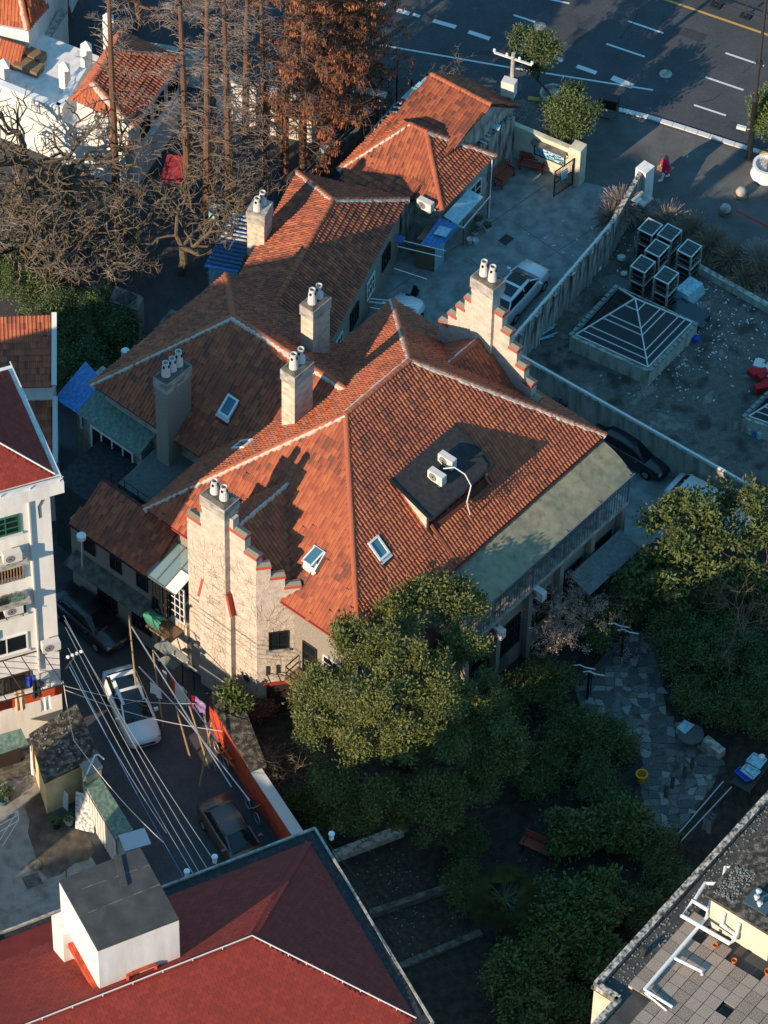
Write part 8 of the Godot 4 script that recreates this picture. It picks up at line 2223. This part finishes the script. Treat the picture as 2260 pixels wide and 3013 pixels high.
func leaf_mass(parent: Node3D, lobes: Array, mesh: ArrayMesh, cols: Array, per_clump: int, clump_r: float, m: Material, dens := 1.0) -> void:
	var xs := []; var cs := []
	for lb in lobes:
		var c: Vector3 = lb[0]; var R: float = lb[1]
		var nc := int(ceil(R * R * 9.0 * dens / (clump_r * clump_r * 4.0)))
		for i in nc:
			var d := Vector3(rng.randfn(), rng.randfn() * 0.9 + 0.25, rng.randfn()).normalized()
			var rr := R * (1.0 - 0.45 * pow(rng.randf(), 2.0))
			var cc := c + Vector3(d.x, d.y * 0.85, d.z) * rr
			var cr := clump_r * rng.randf_range(0.7, 1.3)
			var base: Color = cols[rng.randi() % cols.size()]
			for k in per_clump:
				var e := Vector3(rng.randfn(), rng.randfn() * 0.8 + 0.3, rng.randfn()).normalized()
				var p := cc + e * cr * (0.6 + 0.4 * rng.randf())
				var b := Basis(Vector3(rng.randfn(), rng.randfn(), rng.randfn()).normalized(), rng.randf() * TAU).scaled(Vector3.ONE * rng.randf_range(0.75, 1.25))
				xs.append(Transform3D(b, p))
				cs.append(base * rng.randf_range(0.8, 1.2))
	var o := stuff("leaves", mesh, m, parent, xs, cs)
	o.set_meta("kind", "stuff")

func leafy_tree(called: String, label: String, base: Vector3, lobes: Array, mesh: ArrayMesh, cols: Array, per: int, cr: float, trunk_r: float, group := "", category := "tree", dens := 1.0) -> Node3D:
	var t := thing(called, label, category, base, 0.0, group)
	var s := mesh_tool()
	var mid := Vector3.ZERO
	for lb in lobes: mid += lb[0]
	mid /= lobes.size()
	var fork := base.lerp(Vector3(mid.x, mid.y * 0.45, mid.z), 0.9)
	if trunk_r > 0.0:
		tube(s, [base, base.lerp(fork, 0.5) + Vector3(0.1, 0, 0.05), fork], trunk_r, trunk_r * 0.75, 8)
		part("trunk", s, M.bark, t)
		s = mesh_tool()
		for lb in lobes:
			var c: Vector3 = lb[0]
			tube(s, [fork - Vector3.UP * 0.2, fork.lerp(c, 0.5) + Vector3(0, -0.2, 0), c], trunk_r * 0.4, trunk_r * 0.08, 5)
		part("limbs", s, M.bark, t)
	leaf_mass(t, lobes, mesh, cols, per, cr, M.leaf, dens)
	return t

# tall straight conifer, bare in winter; red > 0 keeps hanging rust-coloured sprays
func conifer(label: String, base: Vector3, h: float, red: float, group: String, seed_: int) -> void:
	var r := RandomNumberGenerator.new(); r.seed = seed_
	var t := thing("bare_redwood", label, "tree", base, 0.0, group)
	var s := mesh_tool()
	var lean := Vector3(r.randf_range(-0.3, 0.3), h, r.randf_range(-0.3, 0.3))
	tube(s, [base, base + lean * 0.33, base + lean * 0.66, base + lean], 0.24, 0.07, 8)
	part("trunk", s, M.bark_red, t)
	s = mesh_tool(); var tw := mesh_tool()
	var xs := []; var cs := []
	var y := h * 0.16
	while y < h:
		var f := y / h
		var L := lerpf(2.9, 0.9, f) * r.randf_range(0.65, 1.15)
		var a := r.randf() * TAU
		var d := Vector3(cos(a), 0, sin(a))
		var o := base + lean * f
		var rise := r.randf_range(0.05, 0.5)
		var p1 := o + d * L * 0.4 + Vector3.UP * L * rise * 0.5
		var p2 := o + d * L * 0.75 + Vector3.UP * L * rise * 0.55 + d.cross(Vector3.UP) * r.randf_range(-0.2, 0.2)
		var p3 := o + d * L + Vector3.UP * L * (rise * 0.4)
		tube(s, [o, p1, p2, p3], 0.055 * (1.1 - f * 0.5), 0.016, 4)
		for k in (8 if red > 0.0 else 6):
			var q: Vector3 = [o.lerp(p1, 0.7), p1, p1.lerp(p2, 0.5), p2, p2.lerp(p3, 0.3), p2.lerp(p3, 0.6), p3, p1.lerp(p2, 0.8)][k]
			for sd in [-1.0, 1.0]:
				var e: Vector3 = (d * r.randf_range(0.3, 0.8) + d.cross(Vector3.UP) * sd * r.randf_range(0.4, 1.0) + Vector3.UP * r.randf_range(-0.25, 0.45)).normalized() * r.randf_range(0.3, 0.85) * (1.2 - f * 0.6)
				tube(tw, [q, q + e * 0.5 + Vector3(0, 0.03, 0), q + e], 0.012, 0.006, 3)
				if r.randf() < 0.5: tube(tw, [q + e * 0.5, q + e * 0.5 + e.cross(Vector3(r.randf(), 1, r.randf())) * 0.45], 0.009, 0.005, 3)
				if red > 0.0 and r.randf() < red:
					for z in 2:
						var b := Basis(Vector3.UP, r.randf() * TAU).scaled(Vector3(0.8, 1.2, 0.8) * r.randf_range(0.7, 1.3))
						xs.append(Transform3D(b, q + e * r.randf_range(0.2, 1.0) - Vector3.UP * r.randf_range(0.0, 0.25)))
						cs.append([Color(0.36, 0.125, 0.05), Color(0.28, 0.1, 0.05), Color(0.42, 0.16, 0.065), Color(0.2, 0.08, 0.04)][r.randi() % 4])
		y += r.randf_range(0.17, 0.34) * (1.2 - f * 0.2) * (0.6 if red > 0.5 else 1.0)
	part("branches", s, M.bark, t)
	part("twigs", tw, M.twig_red if red > 0.0 else M.twig_pale, t).set_meta("kind", "stuff")
	if xs.size() > 0: stuff("rust_leaves", SPRIG.hang, M.dry_leaf, t, xs, cs).set_meta("kind", "stuff")

# broad bare tree grown by forking
func grow(s: SurfaceTool, tw: SurfaceTool, r: RandomNumberGenerator, p: Vector3, d: Vector3, L: float, rad: float, depth: int, twist: float, tips: Array) -> void:
	var a := p
	var pts := [a]
	var dd := d
	for i in 3:
		dd = (dd + Vector3(r.randfn(), r.randfn() * 0.7, r.randfn()) * twist).normalized()
		a += dd * L / 3.0
		pts.append(a)
	if rad > 0.03: tube(s, pts, rad, rad * 0.62, 6 if rad > 0.1 else 4)
	else: tube(tw, pts, maxf(rad * 0.8, 0.007), maxf(rad * 0.4, 0.004), 3)
	if depth == 0:
		tips.append(a)
		return
	var n := 3
	for i in n:
		var nd := (dd * 0.75 + Vector3(r.randfn(), r.randfn() * 0.6 + 0.22, r.randfn()) * 0.75).normalized()
		var at: Vector3 = pts[3] if i < 2 else pts[1 + r.randi() % 2]
		grow(s, tw, r, at, nd, L * r.randf_range(0.62, 0.86), rad * 0.6, depth - 1, twist, tips)

func bare_tree(called: String, label: String, base: Vector3, L: float, rad: float, depth: int, twist: float, seed_: int, group: String, bark: Material, twig: Material, buds := []) -> void:
	var r := RandomNumberGenerator.new(); r.seed = seed_
	var t := thing(called, label, "tree", base, 0.0, group)
	var s := mesh_tool(); var tw := mesh_tool(); var tips := []
	var trunk := mesh_tool()
	var top := base + Vector3(r.randf_range(-0.3, 0.3), L * 0.9, r.randf_range(-0.3, 0.3))
	tube(trunk, [base, base.lerp(top, 0.5) + Vector3(r.randf_range(-0.15, 0.15), 0, 0.1), top], rad * 1.25, rad, 8)
	part("trunk", trunk, bark, t)
	for i in 4:
		var a := TAU * (i + r.randf() * 0.6) / 4
		grow(s, tw, r, top - Vector3.UP * r.randf() * 0.4, Vector3(cos(a), r.randf_range(0.45, 1.1), sin(a)).normalized(), L * r.randf_range(0.7, 1.0), rad * 0.7, depth, twist, tips)
	part("branches", s, bark, t)
	part("twigs", tw, twig, t).set_meta("kind", "stuff")
	if buds.size() > 0:
		var xs := []; var cs := []
		for p in tips:
			for k in 3:
				xs.append(Transform3D(Basis(Vector3(r.randfn(), r.randfn(), r.randfn()).normalized(), r.randf() * TAU).scaled(Vector3.ONE * 0.7), p + Vector3(r.randfn(), r.randfn(), r.randfn()) * 0.06)); cs.append(buds[r.randi() % buds.size()])
		stuff("buds", SPRIG.small, M.dry_leaf, t, xs, cs).set_meta("kind", "stuff")

func shrub(label: String, at: Vector3, R: float, h: float, kind: int, group := "dark garden shrubs") -> void:
	var lobes := []
	var n := int(3 + R * 2.5)
	for i in n:
		var a := rng.randf() * TAU; var q := sqrt(rng.randf()) * R * 0.6
		lobes.append([at + Vector3(cos(a) * q, h * rng.randf_range(0.35, 0.75), sin(a) * q), R * rng.randf_range(0.4, 0.55)])
	var cols: Array = [[Color(0.08, 0.108, 0.026), Color(0.09, 0.115, 0.027), Color(0.075, 0.1, 0.024)], [Color(0.08, 0.112, 0.026), Color(0.09, 0.12, 0.028)], [Color(0.075, 0.105, 0.03), Color(0.07, 0.1, 0.028)]][kind]
	leafy_tree("garden_shrub", label, at, lobes, SPRIG.small if kind != 1 else SPRIG.big, cols, 10, 0.32, 0.05, group, "shrub")

func fan_palm(label: String, base: Vector3, h: float) -> void:
	var t := thing("fan_palm", label, "palm", base)
	var s := mesh_tool(); tube(s, [base, base + Vector3.UP * h], 0.16, 0.13, 8); part("trunk", s, M.bark, t)
	for i in 26:
		var a := i * 2.4; var el := rng.randf_range(-0.5, 1.1)
		var d := Vector3(cos(a) * cos(el), sin(el), sin(a) * cos(el))
		var o := base + Vector3.UP * h
		var c := o + d * rng.randf_range(0.7, 1.1)
		s = mesh_tool()
		tube(s, [o, c], 0.02, 0.015, 3)
		var x := d.cross(Vector3.UP).normalized()
		for k in 17:
			var b := -1.25 + 2.5 * k / 16.0
			var e := (d * cos(b) + x * sin(b)).normalized()
			var w := e.cross(d.cross(x)).normalized() * 0.03
			var m := c + e * 0.45; var tip := c + e * 0.85 - Vector3.UP * 0.22
			quad(s, c, m + w, tip, m - w)
		part("frond", s, M.palm_green, t)

func build_trees() -> void:
	plain("palm_green", Color(0.08, 0.11, 0.032).linear_to_srgb(), 0.6)
	SPRIG["small"] = sprig("small", 9, 0.13, 0.2, 3)
	SPRIG["big"] = sprig("big", 8, 0.24, 0.3, 4)
	SPRIG["mid"] = sprig("mid", 11, 0.14, 0.24, 5)
	var hs := mesh_tool()
	var hr := RandomNumberGenerator.new(); hr.seed = 9
	for i in 7:
		var p := Vector3(hr.randf_range(-0.12, 0.12), 0, hr.randf_range(-0.12, 0.12)); var w := Vector3(hr.randf_range(-1, 1), 0, hr.randf_range(-1, 1)).normalized() * 0.035
		var q := p + Vector3(hr.randf_range(-0.08, 0.08), -hr.randf_range(0.14, 0.3), hr.randf_range(-0.08, 0.08))
		quad(hs, p, p.lerp(q, 0.5) + w, q, p.lerp(q, 0.5) - w)
	hs.generate_normals(); SPRIG["hang"] = hs.commit()
	# ---- the big evergreen in front of the villa
	var big := [Vector3(2.29, 9.3, 13.33), Vector3(1, 9.3, 14.65), Vector3(3.84, 8.8, 13.49), Vector3(-1.35, 8.9, 16.22), Vector3(0.18, 9.8, 17.47), Vector3(2.22, 9.8, 17.4), Vector3(4.12, 8.4, 15.64), Vector3(-2.6, 8, 17.76), Vector3(-0.96, 9, 19.34), Vector3(0.87, 9.4, 20.15), Vector3(-2.77, 7, 19.32), Vector3(2.8, 8.9, 19.14), Vector3(4.56, 7.4, 17.61), Vector3(-1.13, 7.5, 20.62), Vector3(0.93, 7.2, 21.14), Vector3(3.07, 7.2, 20.53), Vector3(5.21, 6, 18.97), Vector3(-1.95, 5.2, 21.31), Vector3(0.34, 5.2, 22.33), Vector3(2.71, 5.2, 21.98), Vector3(4.98, 4.6, 20.64), Vector3(1.88, 4, 22.86), Vector3(-3.44, 6.4, 17.06), Vector3(5.85, 4.6, 19.51), Vector3(-1.05, 4, 22.4)]
	var lobes := []
	for i in big.size(): lobes.append([big[i], (1.12 if i < 21 else 0.85) * rng.randf_range(0.75, 1.2)])
	leafy_tree("evergreen_tree", "broad evergreen tree with sunlit yellow-green crown in front of the villa", Vector3(1.44, 0, 17.2), lobes, SPRIG.mid, [Color(0.105, 0.12, 0.024), Color(0.092, 0.11, 0.023), Color(0.115, 0.125, 0.025), Color(0.085, 0.105, 0.023)], 30, 0.46, 0.32, "", "tree", 1.0)
	# ---- glossy tree at the right
	lobes = []
	for p in [Vector3(16.83, 4.6, 2.42), Vector3(18.35, 4.6, 2.77), Vector3(15.33, 4.4, 3.45), Vector3(13.97, 4, 3.9), Vector3(14.82, 4.4, 5.57), Vector3(13.62, 3.6, 5.53), Vector3(12.79, 3, 6.69), Vector3(14.39, 3.4, 7.12), Vector3(16.68, 4.2, 4.44), Vector3(18.53, 3.8, 4.64), Vector3(16.02, 3.2, 6.31), Vector3(19.68, 4.4, 3.31), Vector3(17.86, 3, 6.08)]: lobes.append([p, 0.95 * rng.randf_range(0.7, 1.25)])
	leafy_tree("glossy_tree", "glossy large-leaved evergreen by the pale yard wall's end", Vector3(16.24, 0, 6.31), lobes, SPRIG.big, [Color(0.08, 0.108, 0.025), Color(0.09, 0.115, 0.027), Color(0.075, 0.1, 0.024)], 9, 0.42, 0.24)
	# ---- roadside trees at the gate and kerb
	lobes = []
	for p in [Vector3(8.84, 3, -26.31), Vector3(9.56, 3.6, -26.61), Vector3(10.24, 3.4, -26.13), Vector3(9.91, 2.8, -25.67), Vector3(9.11, 2.4, -25.69), Vector3(9.32, 1.6, -25.09)]: lobes.append([p, 0.8])
	leafy_tree("gate_tree", "green leafy tree growing over the notice board wall at the gate", Vector3(9.39, 0, -25.05), lobes, SPRIG.mid, [Color(0.07, 0.1, 0.026), Color(0.085, 0.12, 0.03), Color(0.055, 0.08, 0.022)], 9, 0.3, 0.1)
	lobes = []
	for p in [Vector3(6.82, 3.6, -31.05), Vector3(7.82, 3.9, -30.4), Vector3(8.22, 3.4, -30.03), Vector3(7.53, 3, -30.25), Vector3(8.18, 4.2, -30.27)]: lobes.append([p, 0.7])
	leafy_tree("roadside_tree", "slender pale-trunked tree in a round planter beside the road", Vector3(8.7, 0.3, -29.98), lobes, SPRIG.mid, [Color(0.06, 0.09, 0.026), Color(0.075, 0.105, 0.03)], 9, 0.3, 0.09)
	lobes = []
	for p in [Vector3(20.08, 3.2, -27.04), Vector3(20.27, 2.6, -26.23), Vector3(20.66, 3.4, -26.31), Vector3(20.92, 3.8, -27.34), Vector3(20.06, 2.4, -26.97)]: lobes.append([p, 0.75])
	leafy_tree("planter_tree", "small green tree growing in the round white planter", Vector3(20.2, 0.7, -24.15), lobes, SPRIG.mid, [Color(0.08, 0.12, 0.026), Color(0.095, 0.135, 0.03)], 9, 0.3, 0.08)
	# ---- tall straight winter conifers
	var k := 0
	for d in [Vector3(-14.77, 0, -21.74), Vector3(-10.88, 0, -21.6), Vector3(-9.89, 0, -21.11), Vector3(-8.65, 0, -21.15), Vector3(-8.04, 0, -26.66), Vector3(-6.79, 0, -23.5)]:
		conifer("tall straight-trunked conifer, bare in winter, rising out above the white houses", d, 19.0 if k < 4 else 15.0, 0.0, "bare straight conifers", 100 + k); k += 1
	for d in [Vector3(-5.82, 0, -24.17), Vector3(-4.81, 0, -23.92), Vector3(-3.73, 0, -25.74), Vector3(-2.53, 0, -28.23), Vector3(-1.93, 0, -29.59), Vector3(-3.32, 0, -29.36)]:
		conifer("tall conifer with rust-red hanging winter leaves near the road", d, 15.0, 0.3 if k < 8 else 0.75, "rust-red conifers", 100 + k); k += 1
	# ---- gnarled bare trees in the foreground of the white houses
	k = 0
	for d in [[Vector3(-19.14, 0, -21.31), 3.3, 0.26, 3, 0.5], [Vector3(-17.26, 0, -21.03), 3.0, 0.24, 3, 0.5], [Vector3(-16.26, 0, -16.92), 2.1, 0.24, 4, 0.42], [Vector3(-19.16, 0, -16.14), 2.2, 0.24, 4, 0.42], [Vector3(-13.34, 0, -17.36), 1.9, 0.2, 4, 0.4], [Vector3(-11.08, 0, -16.41), 2.4, 0.2, 4, 0.36], [Vector3(-21.43, 0, -17.08), 2.2, 0.24, 4, 0.4], [Vector3(-20.18, 0, -20.23), 2.8, 0.22, 3, 0.45], [Vector3(-8.98, 0, -18.88), 2.0, 0.15, 4, 0.36], [Vector3(-14.71, 0, -15.61), 2.4, 0.2, 4, 0.4], [Vector3(-17.58, 0, -14.5), 2.4, 0.2, 4, 0.4]]:
		bare_tree("bare_plane_tree", "gnarled bare tree of twisting pale branches in front of the white wall", d[0], d[1], d[2], d[3], d[4], 300 + k, "gnarled bare trees", M.bark, M.twig_brown if k % 3 else M.twig_pale); k += 1
	for d in [[Vector3(-18.21, 0, -35.88), 2.4], [Vector3(-14.3, 0, -35.27), 2.4], [Vector3(-10.7, 0, -35.4), 2.4], [Vector3(-7.61, 0, -35.51), 2.4]]:
		bare_tree("bare_street_tree", "bare reddish-twigged tree behind the white garden walls", d[0], d[1], 0.16, 4, 0.3, 340 + k, "bare trees behind the walls", M.bark_red, M.twig_red); k += 1
	bare_tree("budding_magnolia", "leafless shrub with pale pink buds beside the villa canopy", Vector3(9.2, 0, 8.37), 1.7, 0.08, 4, 0.25, 401, "", M.bark, M.twig_pale, [Color(0.42, 0.3, 0.27), Color(0.35, 0.24, 0.2), Color(0.45, 0.33, 0.24)])
	bare_tree("bare_garden_tree", "thin bare reddish tree between the right garden shrubs", Vector3(17.55, 0, 8.34), 1.9, 0.09, 4, 0.22, 402, "", M.bark_red, M.twig_red)
	bare_tree("bare_garden_tree", "thin bare tree beside the orange alley wall in the garden", Vector3(-4.79, 0, 17.39), 1.1, 0.06, 4, 0.3, 403, "", M.bark, M.twig_brown)
	bare_tree("creeper_crown", "dry bare creeper tangled round the utility pole", Vector3(5.95, 0, -26.43), 1.5, 0.07, 4, 0.4, 404, "", M.bark, M.twig_pale)
	bare_tree("creeper_crown", "dry bare creeper sprawling over the roadside house ridge", Vector3(3.34, 3.2, -26.81), 1.1, 0.05, 4, 0.45, 405, "", M.bark, M.twig_brown)
	# ---- garden shrubs
	for d in [[Vector3(14.78, 0, 9.61), 1.8, 2.6, 2, "round dark shrub beside the garden paving"], [Vector3(16.8, 0, 10.42), 2.0, 2.8, 2, "round dark shrub beside the garden paving"], [Vector3(15.84, 0, 12.49), 1.6, 2.0, 2, "round dark shrub beside the garden paving"], [Vector3(18.53, 0, 12.98), 2.0, 2.2, 2, "round dark shrub beside the garden paving"], [Vector3(17.74, 0, 9.52), 1.8, 2.6, 2, "round dark shrub beside the garden paving"],
			[Vector3(10.83, 0, 15.5), 1.7, 2.0, 0, "dense dark shrub between the big tree and the paving"], [Vector3(9.04, 0, 14.7), 1.7, 2.0, 0, "dense dark shrub between the big tree and the paving"], [Vector3(7.68, 0, 17.01), 1.6, 1.8, 0, "dense dark shrub between the big tree and the paving"], [Vector3(10.13, 0, 17.78), 1.6, 1.8, 2, "dense dark shrub between the big tree and the paving"],
			[Vector3(11.43, 0, 20.23), 1.7, 2.6, 1, "loose green shrub by the lower paving"], [Vector3(9.65, 0, 20.84), 1.5, 2.4, 1, "loose green shrub by the lower paving"], [Vector3(12.95, 0, 21.56), 1.5, 2.0, 0, "loose green shrub by the lower paving"], [Vector3(4.37, 0, 21.82), 1.4, 1.8, 0, "dark bush behind the garden plots"], [Vector3(4.17, 0, 24.27), 1.4, 1.6, 0, "dark bush behind the garden plots"],
			[Vector3(8.09, 0, 25.76), 1.7, 2.8, 1, "large-leaved dark shrub beside the fan palm"], [Vector3(10.05, 0, 25.43), 1.8, 2.6, 1, "large-leaved dark shrub beside the fan palm"], [Vector3(8.51, 0, 28.39), 1.9, 2.4, 1, "large-leaved dark shrub beside the fan palm"], [Vector3(6.57, 0, 29.49), 1.7, 2.0, 1, "large-leaved dark shrub beside the fan palm"], [Vector3(10.45, 0, 28.33), 1.6, 2.0, 1, "large-leaved dark shrub beside the fan palm"], [Vector3(7.63, 0, 31.79), 1.9, 2.0, 1, "large-leaved dark shrub beside the fan palm"], [Vector3(9.55, 0, 31.47), 1.6, 1.6, 0, "large-leaved dark shrub beside the fan palm"],
			[Vector3(8.15, 0, 12.15), 1.6, 2.6, 0, "shaded shrub along the villa's garden side"], [Vector3(6.8, 0, 13.34), 1.5, 2.2, 0, "shaded shrub along the villa's garden side"], [Vector3(10.69, 0, 8.56), 1.3, 2.0, 0, "shaded shrub along the villa's garden side"], [Vector3(12.09, 0, 6.74), 1.4, 2.2, 2, "shaded shrub along the villa's garden side"], [Vector3(14.15, 0, 6.97), 1.5, 2.6, 0, "shaded shrub under the glossy tree"], [Vector3(16.43, 0, 7.79), 1.6, 2.6, 0, "shaded shrub under the glossy tree"], [Vector3(18.76, 0, 6.52), 1.7, 2.8, 0, "shaded shrub under the glossy tree"],
			[Vector3(-3.63, 0, 19.03), 1.1, 1.2, 0, "dark low bush behind the orange wall"], [Vector3(-2.49, 0, 20.11), 1.1, 1.2, 0, "dark low bush behind the orange wall"], [Vector3(14.01, 0, 23.16), 1.4, 1.6, 2, "dark bush along the terrace block's foot"], [Vector3(12.45, 0, 24.82), 1.3, 1.6, 2, "dark bush along the terrace block's foot"]]:
		shrub(d[4], d[0], d[1], d[2], d[3], d[4] + "s")
	for d in [[Vector3(-16.59, 0, -10.53), 2.2, 4.0], [Vector3(-14.97, 0, -11.57), 2.0, 3.4], [Vector3(-18.55, 0, -14.46), 2.2, 3.0], [Vector3(-15.93, 0, -7.61), 2.0, 3.4], [Vector3(-14.13, 0, -9.62), 1.6, 2.6], [Vector3(-20.06, 0, -15.09), 2.2, 3.0]]:
		shrub("deep-shaded dark evergreen between the rear tiled house and brown villa roof", d[0], d[1], d[2], 2, "dark evergreens in the shade")
	shrub("small bright green shrub on the orange wall's mossy top", Vector3(-7.02, 1.9, 14.14), 0.7, 0.9, 1, "")
	lobes = [[Vector3(-5.82, 1, 13.38), 0.4], [Vector3(-5.55, 0.8, 13.5), 0.35], [Vector3(-6, 0.7, 13.58), 0.3]]
	var rb := thing("russet_shrub", "small russet shrub beside the garden door steps", "shrub", Vector3(-5.77, 0, 13.73))
	leaf_mass(rb, lobes, SPRIG.small, [Color(0.3, 0.1, 0.06), Color(0.22, 0.08, 0.05)], 8, 0.2, M.dry_leaf)
	fan_palm("shaded fan palm among the lower garden shrubs", Vector3(6.02, 0, 25.82), 2.4)
